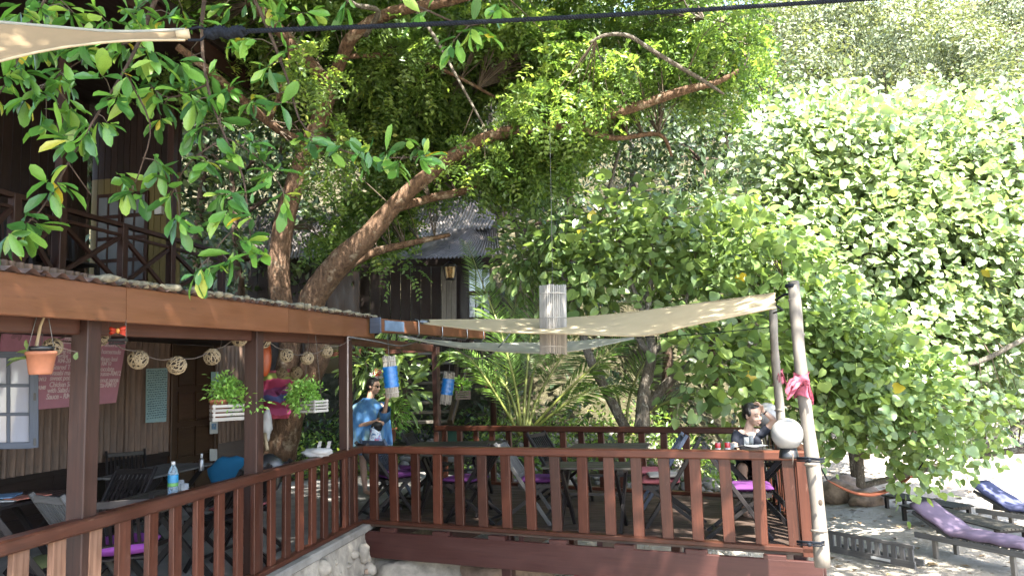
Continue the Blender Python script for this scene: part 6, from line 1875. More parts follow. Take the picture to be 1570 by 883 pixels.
# ------------------------------------------------------------------ shrubs and pots by the stairs
def small_plant(name, label, c, lobes, n, per, rad, size, width, mat, cat='shrub', tpl=LONG8, stems=6, droop=.2, up_bias=.8, group=None):
    c = Vector(c); t = thing(name, label, cat, c, 0, group)
    p, u = lobes_points(lobes, n, .3, 0)
    pos, out, ct = spread(p, u, per, rad); d_, n_ = leaf_axes(len(pos), out, up_bias, droop, .4)
    add_mass('foliage', leaf_mesh('foliage', tpl, pos, d_, n_, size * rng.uniform(.6, 1.3, len(pos)), width, .5 * ct + .5 * rng.random(len(pos)), mat), t)
    mb = MB()
    for q in p[:stems]: mb.tube([c, c.lerp(Vector(q), .5) + Zv * .03, Vector(q)], [.012, .009, .005], 5, False)
    part('stem', mb, MT['twig'], t, kind='stuff')
    return t
small_plant('garden_shrub', 'shrub with long narrow leaves behind the poncho wearer beside the stairs', at(600, 660, 13.2), [L_(590, 560, 13.2, 40, 30, .35), L_(598, 540, 13.3, 26, 22, .3), L_(560, 560, 13.0, 25, 25, .3)], 46, 9, .14, .26, .22, MT['shade_mass'])
small_plant('garden_shrub', 'broad leaved light green plant right of the standing person', at(612, 660, 12.9), [L_(618, 590, 12.9, 22, 45, .25)], 16, 5, .12, .36, .36, MT['shade_mass'])
small_plant('garden_shrub', 'low feathery green plant in front of the staircase', at(604, 668, 12.6), [L_(603, 630, 12.6, 18, 22, .2)], 40, 10, .08, .12, .16, MT['herb'])
c = at(596, 668, 12.55)
solo('flower_pot', MB().lathe([(0, c.z - .1), (.10, c.z - .1), (.13, c.z + .10), (.145, c.z + .10), (.145, c.z + .13), (.12, c.z + .13), (0, c.z + .09)], (c.x, c.y, 0), 16), MT['terra'], 'orange terracotta pot of the feathery plant by the stairs', 'flower pot', (c.x, c.y, c.z - .1))
c = at(577, 573, 11.9)
fl = thing('flower_bunch', 'red and white flowers on the shrub beside the head of the standing person', 'flowers', c)
for k, (mt, n_) in enumerate((('redcloth', 7), ('white', 7))):
    for j in range(n_):
        q = c + Vector((rnd.uniform(-.08, .08), rnd.uniform(-.05, .05), rnd.uniform(-.06, .06)))
        mb = MB()
        for a in range(5):
            an_ = a * 2 * PI / 5 + j
            mb.add([q, q + Vector((math.cos(an_ - .4) * .025, -.012, math.sin(an_ - .4) * .025)), q + Vector((math.cos(an_) * .04, -.004, math.sin(an_) * .04)), q + Vector((math.cos(an_ + .4) * .025, -.012, math.sin(an_ + .4) * .025))], [(0, 1, 2, 3)])
        part('flower', mb, MT[mt], fl)

# ------------------------------------------------------------------ planters hung from the eaves
def crate(c, w, d, h, rz, label, mat='greywood', group='slatted crates hung as planters'):
    t = thing('slatted_crate', label, 'crate', (c.x, c.y, c.z), rz, group)
    for i in range(4):
        z = h * (i + .5) / 4
        for y in (-d / 2, d / 2): lpart('slat', MB().beam((-w / 2, y, z), (w / 2, y, z), .008, h / 4 * .66), MT[mat], t)
        for x in (-w / 2, w / 2): lpart('slat', MB().beam((x, -d / 2, z), (x, d / 2, z), .008, h / 4 * .66), MT[mat], t)
    for x in (-w / 2 + .012, w / 2 - .012):
        for y in (-d / 2 + .01, d / 2 - .01): lpart('corner_post', MB().beam((x, y, 0), (x, y, h), .018, .018), MT[mat], t)
    lpart('crate_floor', MB().box((0, 0, .006), (w, d, .010)), MT[mat], t)
    for x in (-w / 2, w / 2):
        lpart('hanging_cord', MB().tube([(x, 0, h), (x * .3, 0, h + .75)], .003, 4), MT['string'], t)
    return t
paleslat = m_wood('white washed slat', (.5, .48, .45), (.72, .7, .66), rough=.7); MT['paleslat'] = paleslat
c1_ = at(351, 644, 6.9); crate(c1_, .30, .22, .15, .5, 'pale slatted crate with a trailing plant hung before the panelled door', 'paleslat')
pc = c1_ + Vector((-.07, -.04, .02))
solo('flower_pot', MB().lathe([(0, pc.z), (.06, pc.z), (.085, pc.z + .15), (.09, pc.z + .15), (.09, pc.z + .17), (.075, pc.z + .17), (0, pc.z + .14)], (pc.x, pc.y, 0), 16), MT['terra'], 'terracotta pot standing in the pale crate before the panelled door', 'flower pot', pc)
small_plant('trailing_plant', 'pale trailing plant spilling out of the crate before the panelled door', at(345, 625, 6.9), [L_(347, 600, 6.9, 24, 16, .14), L_(365, 612, 6.9, 26, 10, .12), L_(340, 590, 6.95, 14, 14, .1), L_(392, 618, 6.85, 14, 6, .05, .6)], 110, 9, .035, .045, .5, MT['herb'], 'potted plant', LEAF2, 12, group='plants hung from the eaves')
c2_ = at(479, 632, 7.9); crate(c2_, .25, .20, .13, -.5, 'pale slatted crate with a bright green bush hung beside the corner post', 'paleslat')
small_plant('herb_bush', 'bright green rounded herb plant in the crate near the corner post', at(466, 622, 7.9), [L_(466, 606, 7.9, 24, 20, .16)], 130, 9, .03, .042, .6, MT['herb'], 'potted plant', LEAF2, 10, group='plants hung from the eaves')
c3_ = at(709, 612, 11.2); crate(c3_, .22, .16, .13, .2, 'small brown slatted crate hung over the back railing by the stairs', 'door')
small_plant('herb_bush', 'small light green plant in the brown crate by the stairs', at(707, 602, 11.2), [L_(706, 593, 11.2, 9, 9, .08)], 14, 6, .03, .09, .5, MT['herb'], 'potted plant', LONG8, 5, group='plants hung from the eaves')
# terracotta pot with an orchid hanging beside the window
c = at(62, 574, 4.45)
hpn = thing('hanging_pot', 'terracotta pot with a black liner hung by wires in front of the casement window', 'flower pot', c)
lpart('pot', MB().lathe([(0, 0), (.058, 0), (.062, .01), (.078, .115), (.084, .115), (.084, .135), (.074, .135), (.06, .02), (0, .02)], n=22), MT['terra'], hpn)
lpart('liner', MB().lathe([(.052, .11), (.062, .165), (.068, .165), (.068, .15), (.05, .12), (0, .12)], n=20), MT['blackplastic'], hpn)
for a in (0, 2.1, 4.2): lpart('wire', MB().tube([(math.cos(a) * .08, math.sin(a) * .08, .13), (0, 0, .50)], .0025, 4), MT['wire'], hpn)
orc = thing('orchid', 'orchid with dark strap leaves and a pale bare stem in the hanging terracotta pot', 'plant', c + Zv * .13)
part('stem', MB().tube([c + Zv * .13, at(55, 535, 4.45), at(62, 500, 4.43), at(71, 478, 4.42)], [.010, .012, .009, .006], 6), MT['rattan'], orc)
lv = np.array([list(at(50, 548, 4.45)), list(at(50, 545, 4.45)), list(at(48, 550, 4.42)), list(at(45, 545, 4.5))])
dv = unit(np.array([[-1, -.1, -.05], [-.8, .2, .25], [-.6, -.6, -.1], [.1, -.2, 1.0]])); nv = np.array([[0, -.4, .9]] * 4); nv = unit(nv - dv * np.sum(nv * dv, 1, keepdims=True))
single_leaves(orc, LONG8, lv, dv, nv, np.array([.16, .13, .12, .10]), .42, MT['shade_leaf'])
piece_b = at(119, 539, 4.5)
single_leaves(orc, LONG8, np.array([list(piece_b)]), unit(np.array([[-.3, -.1, -1.0]])), unit(np.array([[.2, -1.0, .1]])), np.array([.05]), .8, MT['shade_leaf'])
part('tendril', MB().tube([c + Zv * .15, at(90, 532, 4.47), at(119, 540, 4.5)], .003, 4), MT['string'], orc)

# ------------------------------------------------------------------ wooded hillside
def forest_tree(x, y, h, r, mat, leaf, n, label, cr=None, trunk_r=.16):
    z = gz(x, y); t = thing('forest_tree', label, 'tree', (x, y, z), 0, 'trees on the hillside')
    part('trunk', MB().tube([(x, y, z - .2), (x + rnd.uniform(-.2, .2), y, z + h * .45), (x + rnd.uniform(-.4, .4), y, z + h * .85)], [trunk_r, trunk_r * .75, trunk_r * .35], 7), MT['darkbark'] if rnd.random() < .6 else MT['greybark'], t)
    lobes = []
    for k in range(rnd.randint(5, 8)):
        a = rnd.uniform(0, 6.28); q = rnd.uniform(.2, .75) * r
        lobes.append(((x + math.cos(a) * q, y + math.sin(a) * q, z + h * rnd.uniform(.50, .98)), (r * rnd.uniform(.38, .62), r * rnd.uniform(.38, .6), r * rnd.uniform(.3, .5)), 1.0))
    p, u = lobes_points(lobes, int(n / 8), .6, .22, rnd.uniform(0, 9))
    pos, out, ct = spread(p, u, 9, .16 * r ** .5)
    nb = unit(np.repeat(u, 9, 0) * 1.15 + np.array([0, 0, .45]) + rng.normal(size=pos.shape) * .38)
    d_ = unit(np.cross(nb, rng.normal(size=pos.shape))); n_ = nb
    add_mass('crown', leaf_mesh('crown', LEAF2, pos, d_, n_, leaf * rng.uniform(.7, 1.3, len(pos)), .5, .5 * ct + .5 * rng.random(len(pos)), mat), t)
    A = [(x, y, z + h * f) for f in (.4, .55, .7, .85)]
    twigs(t, [l[0] for l in lobes], A, .07, MT['darkbark'], 'twig', 5, 'stuff')
    return t
def hill_xy(px, Y): 
    d = ray(px, 441); return d.x / d.y * Y, Y
FT = [(300, 18.6, 9.5, 3.0, 0, 'dark leafy tree in the gap between the lodge and the forked trunk'), (215, 19.2, 10, 3.0, 0, 'dark leafy tree seen past the ochre wall of the lodge'), (375, 17.6, 7.5, 2.6, 0, 'dark low tree behind the thicker upright trunk'), (130, 19, 10, 3.2, 0, 'dark leafy tree behind the veranda roof'), (60, 22, 11, 4.2, 0, 'dark tree behind the upper lodge near the canvas sail'), (200, 23, 12, 4.4, 0, 'dark tree behind the ochre end wall of the lodge'), (1450, 80, 12, 7, 1, 'far pale tree on the skyline above the rounded green crown'), (1560, 78, 11, 7, 1, 'far pale tree on the skyline at the corner of the slope'), (1340, 84, 12, 7, 1, 'far pale tree on the skyline under the end of the rope'), (1530, 44, 9, 4.6, 1, 'pale thick tree on the slope between the rounded crown and the corner'), (1430, 66, 11, 5.5, 1, 'pale tree halfway between the rounded crown and the skyline'), (1230, 88, 13, 7, 1, 'far pale tree high behind the arching limb end'), (1600, 62, 11, 6, 1, 'pale tree on the upper slope at the very edge of the wood'), (1330, 68, 11, 6, 1, 'pale spreading tree high on the slope'),   # column, distance, height, crown radius, pale?, label
 (1430, 36, 9.5, 4.4, 0, 'rounded green crown on the hillside above the bright bush'), (1340, 30, 9.5, 3.8, 0, 'dark green tree in the gap between the big tree and the rounded green crown'), (1250, 27, 9.5, 3.6, 0, 'tree whose crown fills the slope behind the leaning poles'),
 (1545, 34, 7.0, 3.4, 1, 'pale loose tree at the edge of the slope by the upper corner'), (1500, 56, 9.0, 5.0, 1, 'pale tree just below the skyline'), (1380, 52, 10, 5.0, 1, 'pale wide tree high on the hill under the skyline'), (1600, 48, 9, 4.6, 1, 'pale tree on the skyline at the very end of the hill'),
 (1180, 36, 12, 4.6, 0, 'tall tree behind the arching limb end'), (1280, 46, 11, 4.8, 1, 'pale tall tree above the slope, beyond the rope end'), (1090, 25, 9.5, 3.8, 0, 'sun flecked tree seen through the gaps under the arching limb'), (980, 27, 11, 4.2, 0, 'tree behind the lichen covered branch'),
 (880, 24, 10, 3.6, 0, 'dark tree beside the gable of the hillside house'), (760, 28, 12, 4.4, 0, 'tall tree rising over the hillside house roof'), (640, 25, 11, 4.2, 0, 'dark tree behind the ridge of the hillside house'), (540, 24, 12, 4.2, 0, 'dark tree behind the forked trunk'),
 (430, 25, 12, 4.4, 0, 'dark tree between the lodge and the forked trunk'), (320, 24, 12, 4.2, 0, 'shaded tree right behind the lodge end wall'), (1040, 40, 13, 5.0, 1, 'pale tree higher up the slope behind the arching limb'), (900, 42, 14, 5.2, 0, 'tall hillside tree above the lichen branch'), (700, 44, 14, 5.4, 0, 'hillside tree high above the house roof'),
 (1130, 56, 13, 6, 1, 'distant pale tree under the rope on the upper slope'), (1010, 19.5, 5.5, 2.6, 0, 'low tree close behind the forked trunk'), (1130, 21, 6.5, 3.0, 0, 'low bright tree behind the sail corner'), (800, 19.5, 7, 2.6, 0, 'low dark tree between palm and house'), (560, 52, 14, 6, 0, 'distant hillside tree over the lodge roof'), (1220, 62, 12, 6, 1, 'distant pale tree near the skyline over the slope'),
 (1480, 25, 6.5, 3.2, 0, 'green tree directly behind the bright bush'), (1560, 24, 6, 3.0, 0, 'green tree at the end of the bright bush'), (1380, 22, 6.0, 3.0, 0, 'green tree between the bright bush and the slope'), (1290, 20, 5.5, 2.8, 0, 'low green tree behind the half shaded bush')]
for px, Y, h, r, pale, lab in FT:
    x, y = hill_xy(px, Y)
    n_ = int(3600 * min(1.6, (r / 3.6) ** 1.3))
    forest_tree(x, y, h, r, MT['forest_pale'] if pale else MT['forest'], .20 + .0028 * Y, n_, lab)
# undergrowth over the slope
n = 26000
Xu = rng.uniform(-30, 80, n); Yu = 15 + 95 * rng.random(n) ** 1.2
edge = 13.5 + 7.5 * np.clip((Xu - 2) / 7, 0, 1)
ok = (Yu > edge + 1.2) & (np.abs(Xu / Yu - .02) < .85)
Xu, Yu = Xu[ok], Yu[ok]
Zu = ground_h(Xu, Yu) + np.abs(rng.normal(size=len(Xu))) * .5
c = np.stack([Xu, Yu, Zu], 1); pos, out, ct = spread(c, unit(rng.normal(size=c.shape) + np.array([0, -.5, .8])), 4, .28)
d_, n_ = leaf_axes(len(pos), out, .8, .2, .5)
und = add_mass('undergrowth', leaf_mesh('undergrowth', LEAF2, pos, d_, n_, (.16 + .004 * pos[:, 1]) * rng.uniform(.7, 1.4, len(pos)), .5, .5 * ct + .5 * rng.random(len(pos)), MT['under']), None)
# a denser, darker fringe between the palms and the hill
n = 1500
Xu = rng.uniform(-6, 4.6, n); Yu = rng.uniform(13.4, 17.5, n)
ok = ~((np.abs(Xu + 1.6 + (Yu - 13.6) * .06) < .85) & (Yu < 16.6))
Xu, Yu = Xu[ok], Yu[ok]
Zu = ground_h(Xu, Yu) + np.abs(rng.normal(size=len(Xu))) * .30
c = np.stack([Xu, Yu, Zu], 1); pos, out, ct = spread(c, unit(rng.normal(size=c.shape) + np.array([0, -.4, .9])), 5, .14)
d_, n_ = leaf_axes(len(pos), out, .8, .2, .5)
add_mass('ground_cover', leaf_mesh('ground_cover', LEAF2, pos, d_, n_, rng.uniform(.07, .16, len(pos)), .45, .5 * ct + .5 * rng.random(len(pos)), MT['fine']), None)
# ------------------------------------------------------------------ people
def cone(mb, pts, rads, n=12):
    """a round ended tapering limb"""
    mb.tube(pts, rads, n)
    mb.ball(pts[0], rads[0] * .99, 10, 7); mb.ball(pts[-1], rads[-1] * .99, 10, 7)
    for p, r in list(zip(pts, rads))[1:-1]: mb.ball(p, r * .99, 10, 7)
def fused(name, mb, vox, smooth=6):
    """one continuous surface from overlapping shapes"""
    me = mb.mesh(name)
    o = bpy.data.objects.new(name, me); COL.objects.link(o)
    r = o.modifiers.new('r', 'REMESH'); r.mode = 'VOXEL'; r.voxel_size = vox
    s_ = o.modifiers.new('s', 'SMOOTH'); s_.iterations = smooth; s_.factor = .5
    dg = bpy.context.evaluated_depsgraph_get(); dg.update()
    out = bpy.data.meshes.new_from_object(o.evaluated_get(dg))
    bpy.data.objects.remove(o)
    out.polygons.foreach_set('use_smooth', [True] * len(out.polygons))
    return out
def mesh_part(name, me, mat, par):
    me.transform(rootm(par).inverted()); me.materials.clear(); me.materials.append(mat)
    o = bpy.data.objects.new(name, me); COL.objects.link(o); o.parent = par
    return o
def head_shapes(mb, c, M, s_=1.0):
    """head about c: M's columns are right, forward, up of the face"""
    X = lambda x, y, z: c + M @ Vector((x * s_, y * s_, z * s_))
    R = lambda *r: tuple(k * s_ for k in r)
    mb.ball(X(0, -.012, .035), R(.074, .092, .083), 18, 12, M)
    mb.ball(X(0, .028, -.030), R(.058, .060, .072), 16, 11, M)
    mb.ball(X(0, .060, -.082), R(.026, .024, .022), 10, 7, M)
    mb.ball(X(0, .040, -.060), R(.044, .044, .040), 12, 8, M)
    mb.tube([X(0, .080, .022), X(0, .094, .0), X(0, .106, -.020)], [.008 * s_, .010 * s_, .013 * s_], 8)
    for q in (-1, 1):
        mb.ball(X(q * .013, .094, -.024), R(.009, .010, .008), 8, 6, M)
        mb.ball(X(q * .036, .058, -.022), R(.024, .024, .024), 10, 7, M)     # cheek
        mb.ball(X(q * .030, .074, .034), R(.024, .012, .008), 8, 6, M)       # brow ridge
        mb.ball(X(q * .074, -.005, -.005), R(.010, .020, .030), 8, 7, M)     # ear
    mb.ball(X(0, .086, -.052), R(.022, .011, .009), 10, 6, M)
def head_details(t, c, M, closed=True, s_=1.0):
    X = lambda x, y, z: c + M @ Vector((x * s_, y * s_, z * s_))
    mb = MB()
    mb.ball(X(0, .0945, -.049), (.020 * s_, .006 * s_, .0045 * s_), 10, 6, M); mb.ball(X(0, .093, -.057), (.017 * s_, .007 * s_, .005 * s_), 10, 6, M)
    part('mouth', mb, MT['lips'], t)
    for q in (-1, 1):
        part('eyebrow', MB().tube([X(q * .013, .087, .040), X(q * .030, .084, .047), X(q * .048, .068, .041)], .0035 * s_, 5), MT['hair'], t)
        if closed:
            part('eye', MB().tube([X(q * .015, .086, .018), X(q * .029, .085, .013), X(q * .044, .073, .017)], .0032 * s_, 5), MT['hair'], t)
def hand_shapes(mb, wrist, fwd, side, up, s_=1.0, curl=.35, thumb=1):
    """palm with five fingers; fwd along the hand, side across it, up off its back"""
    fwd, side, up = fwd.normalized(), side.normalized(), up.normalized()
    for k in (-1.5, -.5, .5, 1.5):
        cone(mb, [wrist + side * (k * .010 * s_), wrist + fwd * .045 * s_ + side * (k * .016 * s_), wrist + fwd * .088 * s_ + side * (k * .019 * s_)], [.013 * s_, .013 * s_, .011 * s_], 8)
    for k, L in zip((-1.5, -.5, .5, 1.5), (.062, .078, .084, .074)):
        b0 = wrist + fwd * .088 * s_ + side * (k * .0195 * s_); d = (fwd + side * k * .06).normalized(); pts = [b0]; a = curl * .4
        for j in range(3):
            dd = (d * math.cos(a) - up * math.sin(a)); b0 = b0 + dd * (L * (.45, .32, .25)[j] * s_); pts.append(b0); a += curl
        cone(mb, pts, [.0095 * s_, .009 * s_, .0082 * s_, .007 * s_], 8)
    b0 = wrist + fwd * .025 * s_ + side * (thumb * .026 * s_)
    d = (fwd * .6 + side * thumb * .8 - up * .25).normalized()
    cone(mb, [b0, b0 + d * .035 * s_, b0 + (d * .062 + fwd * .010) * s_], [.012 * s_, .0105 * s_, .008 * s_], 8)
def basis(fwd, up=(0, 0, 1)):
    f = Vector(fwd).normalized(); r = f.cross(Vector(up)).normalized(); u = r.cross(f)
    return Matrix((r, f, u)).transposed()

# --- the seated woman
WYd = 8.95
wt = thing('person', 'seated person in a dark shirt with one hand raised to the head', 'person', (at(1150, 700, 9.2).x, at(1150, 700, 9.2).y, DK))
hc = at(1154, 636, WYd - .03)
Mh = basis((.48, -.85, -.26)) @ Matrix.Rotation(.16, 3, 'Y')
neck = at(1147, 661, WYd + .03)
shR, shL = at(1129, 667, WYd + .03), at(1168, 664, WYd + .02)      # image left, image right
chest = at(1148, 684, WYd + .04); waist = at(1148, 705, WYd + .10); pelvis = at(1149, 722, WYd + .16)
elL = at(1188, 644, WYd - .08); wrL = at(1170, 630, WYd - .06); 
elR = at(1124, 692, WYd - .06); wrR = at(1136, 690, WYd - .26)
mb = MB()
head_shapes(mb, hc, Mh, 1.15)
cone(mb, [hc + Mh @ Vector((0, -.02, -.05)), neck + Zv * .01, chest + Zv * .02], [.050, .052, .09])
mb.ball(chest, (.15, .095, .15), 18, 12); mb.ball(waist, (.125, .09, .13), 16, 10); mb.ball(pelvis, (.16, .12, .11), 16, 10)
cone(mb, [shR.lerp(neck, .45), shR], [.05, .048]); cone(mb, [shL.lerp(neck, .45), shL], [.05, .048])
cone(mb, [shL, shL.lerp(elL, .5), elL], [.045, .040, .034]); cone(mb, [elL, elL.lerp(wrL, .35), wrL], [.034, .034, .023])
cone(mb, [shR, shR.lerp(elR, .5), elR], [.045, .040, .034]); cone(mb, [elR, elR.lerp(wrR, .35), wrR], [.034, .034, .023])
top = hc + Mh @ Vector((.0, .035, .125))
fw = (top + Mh @ Vector((-.05, .0, .0)) - wrL)
hand_shapes(mb, wrL, fw, Vector((.25, -.85, .4)), Vector((.35, -.1, .95)), 1.0, .34, 1)
hand_shapes(mb, wrR, Vector((.55, -.75, -.05)), Vector((.8, .55, 0)), Zv, 1.0, .25, 1)
kn1, kn2 = at(1138, 716, WYd - .30), at(1164, 708, WYd - .24)
fo1, fo2 = at(1142, 786, WYd - .05), at(1167, 764, WYd - .12)
for hip, kn, fo in ((pelvis + Vector((-.09, -.02, -.02)), kn1, fo1), (pelvis + Vector((.09, -.02, -.02)), kn2, fo2)):
    cone(mb, [hip, hip.lerp(kn, .5), kn], [.085, .075, .055])
    cone(mb, [kn, kn.lerp(fo, .35), fo], [.054, .053, .034])
    d = Vector((.25, -.95, -.12)).normalized()
    cone(mb, [fo, fo + d * .10 - Zv * .03, fo + d * .17 - Zv * .045], [.035, .032, .022])
    for k in range(5):
        q = fo + d * .165 - Zv * .048 + Vector((.95, .25, 0)) * (.012 * (k - 2))
        cone(mb, [q, q + d * (.035 - .004 * k)], [.009, .007], 6)
mesh_part('body', fused('body', mb, .0085, 4), MT['skin1'], wt)
head_details(wt, hc, Mh, True, 1.15)
# hair: cap drawn back, with a knot behind
mb = MB()
XH = lambda x, y, z: hc + Mh @ Vector((x * 1.15, y * 1.15, z * 1.15))
mb.ball(XH(0, -.026, .048), (.092, .099, .091), 20, 14, Mh); mb.ball(XH(0, -.06, -.01), (.074, .066, .075), 16, 12, Mh); mb.ball(XH(-.01, -.115, -.03), (.045, .04, .05), 14, 10, Mh)
mb.ball(XH(0, .030, .098), (.060, .035, .018), 12, 8, Mh)
for q in (-1, 1): mb.ball(XH(q * .068, .012, .035), (.016, .034, .045), 10, 8, Mh)
mesh_part('hair', fused('hair', mb, .009, 2), MT['hair'], wt)
# shirt
mb = MB()
mb.ball(chest + Vector((0, 0, .005)), (.165, .112, .155), 18, 12); mb.ball(waist, (.145, .108, .15), 16, 10); mb.ball(pelvis + Zv * .05, (.165, .125, .09), 16, 10)
for sh, el in ((shR, elR), (shL, elL)):
    cone(mb, [sh.lerp(neck, .42) - Zv * .012, sh], [.052, .058]); cone(mb, [sh, sh.lerp(el, .36)], [.054, .053])
mesh_part('shirt', fused('shirt', mb, .010, 3), MT['tee'], wt)
nk = chest + Vector((.012, -.105, .115))
part('neckline', MB().add([nk + Vector((-.060, .025, .045)), nk + Vector((-.02, -.008, -.01)), nk + Vector((.0, -.010, -.045)), nk + Vector((.02, -.008, -.01)), nk + Vector((.060, .025, .045)), nk + Vector((0, .03, .06))], [(0, 1, 2, 3, 4, 5)], smooth=False), MT['skin1'], wt)
mb = MB()
for hip, kn in ((pelvis + Vector((-.09, -.02, -.02)), kn1), (pelvis + Vector((.09, -.02, -.02)), kn2)):
    cone(mb, [hip, hip.lerp(kn, .62)], [.098, .084])
mb.ball(pelvis, (.172, .132, .11), 16, 10)
mesh_part('shorts', fused('shorts', mb, .012, 2), MT['shorts'], wt)
part('wristband', MB().tube([wrL.lerp(elL, .10), wrL.lerp(elL, .20)], .029, 12), MT['hair'], wt)

# --- the person in the blue poncho
PYd = 11.5
pt = thing('person', 'standing person in sunglasses wrapped in a long blue poncho', 'person', (at(566, 700, PYd).x, at(566, 700, PYd).y, DK))
hc = at(573, 592, PYd)
Mh = basis((.86, -.42, -.22))
bx = at(566, 640, PYd + .02).x; by = PYd + .02
mb = MB()
head_shapes(mb, hc, Mh, 1.08)
nk = Vector((bx + .02, by, 2.62))
cone(mb, [hc + Mh @ Vector((0, -.02, -.06)), nk, Vector((bx, by, 2.45))], [.056, .058, .10])
mb.ball((bx, by, 2.40), (.19, .115, .20), 16, 12); mb.ball((bx, by, 2.13), (.16, .11, .2), 16, 12); mb.ball((bx, by, 1.98), (.17, .125, .13), 16, 10)
for q in (-1, 1):
    hip = Vector((bx + q * .09, by, 1.98)); kn = Vector((bx + q * .085 - .01, by - .03, 1.68)); an_ = Vector((bx + q * .08, by + .02, 1.28))
    cone(mb, [hip, hip.lerp(kn, .5), kn], [.085, .075, .058]); cone(mb, [kn, kn.lerp(an_, .35), an_], [.056, .055, .036])
    d = Vector((.75, -.65, 0)).normalized()
    cone(mb, [an_ - Zv * .03, an_ + d * .10 - Zv * .055, an_ + d * .16 - Zv * .058], [.036, .032, .022])
    for k in range(5):
        sx = Vector((.65, .75, 0)) * (.012 * (k - 2)); q2 = an_ + d * .155 - Zv * .060 + sx
        cone(mb, [q2, q2 + d * .03], [.009, .007], 6)
# arms: one raised to the reed roll, one across the front holding a bag
s1, s2 = Vector((bx + .17, by, 2.50)), Vector((bx - .17, by, 2.50))
e1_, w1_ = Vector((bx + .24, by - .16, 2.32)), at(594, 611, PYd - .32)
e2_, w2_ = Vector((bx - .20, by - .12, 2.20)), at(574, 646, PYd - .30)
for a, b2, c in ((s1, e1_, w1_), (s2, e2_, w2_)):
    cone(mb, [a, a.lerp(b2, .5), b2], [.052, .046, .038]); cone(mb, [b2, b2.lerp(c, .35), c], [.038, .038, .026])
hand_shapes(mb, w1_, Vector((.2, -.2, .95)), Vector((.9, .1, 0)), Vector((-.2, -.9, 0)), 1.05, .5, -1)
hand_shapes(mb, w2_, Vector((.85, -.3, -.25)), Vector((.1, -.4, .9)), Vector((-.2, -.9, -.1)), 1.05, .6, 1)
mesh_part('body', fused('body', mb, .0105, 4), MT['skin2'], pt)
head_details(pt, hc, Mh, False, 1.08)
XH = lambda x, y, z: hc + Mh @ Vector((x * 1.08, y * 1.08, z * 1.08))
mb = MB()
mb.ball(XH(0, -.024, .046), (.088, .096, .086), 20, 14, Mh); mb.ball(XH(0, -.058, -.008), (.080, .068, .080), 16, 12, Mh)
mb.ball(XH(0, .030, .096), (.062, .040, .020), 12, 8, Mh)
for q in (-1, 1): mb.ball(XH(q * .072, .012, .035), (.014, .030, .04), 10, 8, Mh)
mesh_part('hair', fused('hair', mb, .010, 2), MT['hair'], pt)
mb = MB()
for q in (-1, 1):
    mb.ball(XH(q * .031, .091, .012), (.028, .010, .020), 14, 8, Mh)
    mb.tube([XH(q * .056, .082, .018), XH(q * .078, .03, .016), XH(q * .080, -.02, .010)], .004, 5)
mb.tube([XH(-.01, .098, .018), XH(.01, .098, .018)], .004, 5)
part('sunglasses', mb, MT['lens'], pt)
# poncho: a draped bell with deep folds, open neck
m, t, b = nodes_of('blue poncho cloth')
so = t.nodes.new('ShaderNodeSeparateXYZ'); t.links.new(mapped(t, 'Object', (1, 1, 1)), so.inputs[0])
n_ = tex_noise(t, mapped(t, 'Object', (5, 5, 1.2)), 1.6, 4)
base = ramp(t, n_, [(.32, (.014, .06, .16)), (.52, (.035, .115, .25)), (.68, (.12, .19, .18))])
wz = math_n(t, 'MULTIPLY', so.outputs['Z'], 1.0)
stripe = ramp(t, wz, [(.60, (0, 0, 0)), (.615, (1, 1, 1)), (.645, (1, 1, 1)), (.655, (0, 0, 0)), (.69, (0, 0, 0)), (.70, (1, 1, 1)), (.715, (1, 1, 1)), (.725, (0, 0, 0))])
stripe.node.color_ramp.interpolation = 'CONSTANT'
t.links.new(mixc(t, stripe, base, (.16, .24, .32)), b.inputs['Base Color']); b.inputs['Roughness'].default_value = .85
MT['poncho'] = m
rings = []
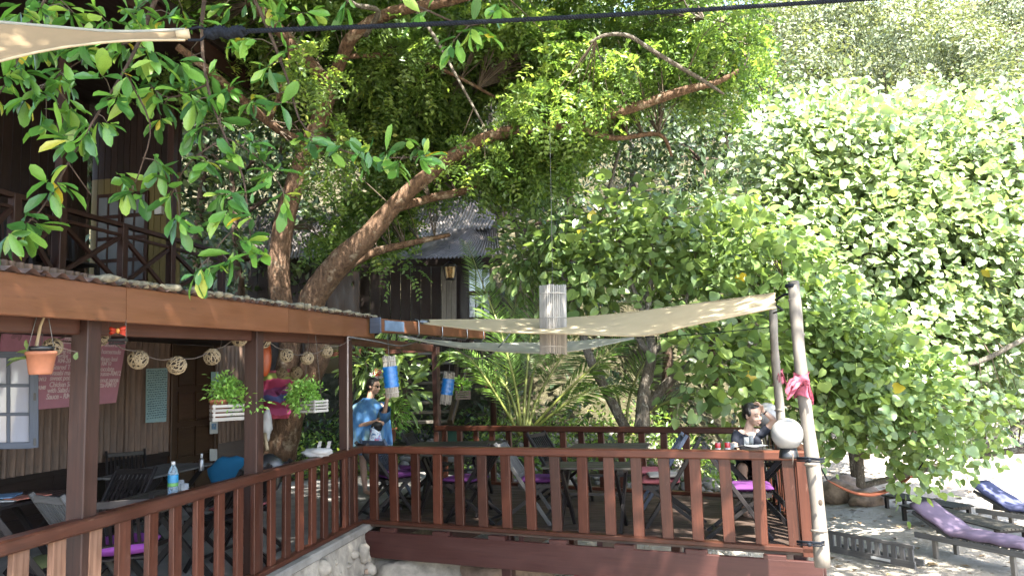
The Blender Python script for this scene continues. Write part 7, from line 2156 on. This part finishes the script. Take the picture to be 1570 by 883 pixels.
for j in range(27):
    f = j / 26
    z = 2.63 - f * (2.63 - 1.80)
    prof = [(.0, .085), (.05, .13), (.13, .235), (.25, .31), (.45, .35), (.7, .375), (1.0, .39)]
    for (a0, r0), (a1, r1) in zip(prof, prof[1:]):
        if a0 <= f <= a1: rr = r0 + (r1 - r0) * (f - a0) / (a1 - a0)
    ring = []
    for k in range(72):
        a = 2 * PI * k / 72
        fold = (.04 + .11 * f) * (math.sin(a * 7 + 1.2 * math.sin(a * 2 + f * 2)) * .5 + .35 * math.sin(a * 12 + f * 3)) * min(1, f * 3.5)
        r = rr * (1 + fold)
        x = math.cos(a) * r * (.92 if math.cos(a) > 0 else 1.0); y = math.sin(a) * r * .66
        drop = .10 * f * math.cos(a - .3)                        # longer at the back left
        ring.append(Vector((bx - .005 + x - .03 * f, by + y, z - .04 * math.cos(a) * f - (.0 if math.cos(a) < .2 else -.05 * f))))
    rings.append(ring)
part('poncho', MB().loft(rings), MT['poncho'], pt)
part('poncho_sleeve', MB().loft([[c_ + Vector((math.cos(a) * r_, math.sin(a) * r_ * .8, math.sin(a) * r_ * .6)) for a in [2 * PI * k / 18 for k in range(18)]] for c_, r_ in ((s1, .11), (s1.lerp(e1_, .5), .115), (e1_, .11), (e1_.lerp(w1_, .45), .085))]), MT['poncho'], pt)
bg_c = at(578, 654, PYd - .36)
sb_ = thing('shoulder_bag', 'small dark pouch held in front of the blue poncho', 'bag', bg_c)
part('pouch', MB().ball(bg_c, (.085, .035, .075), 16, 11, fn=lambda d: 1 + .06 * math.sin(6 * d.x + 3 * d.z)), MT['shorts'], sb_)
part('flap', MB().ball(bg_c + Vector((0, -.012, .03)), (.08, .03, .04), 14, 9), MT['hair'], sb_)
tb_c = at(575, 676, PYd - .34)
m, t, b = nodes_of('printed towel')
cc = ramp(t, tex_noise(t, mapped(t, 'Object', (1, 1, 1)), 13, 3), [(.36, (.03, .09, .22)), (.47, (.5, .52, .55)), (.56, (.14, .26, .42)), (.66, (.38, .05, .08))])
t.links.new(cc, b.inputs['Base Color']); b.inputs['Roughness'].default_value = .85
mb = MB(); rings = []
for j in range(9):
    f = j / 8
    rings.append([tb_c + Vector((math.cos(a) * (.06 + .075 * f) * (1 + .12 * math.sin(a * 5 + f * 4)), math.sin(a) * .05, .20 - .42 * f + .02 * math.sin(a * 3))) for a in [2 * PI * k / 26 for k in range(26)]])
solo('beach_towel', mb.loft(rings), m, 'printed blue, white and red towel hanging from the arm of the poncho wearer', 'towel', tb_c)
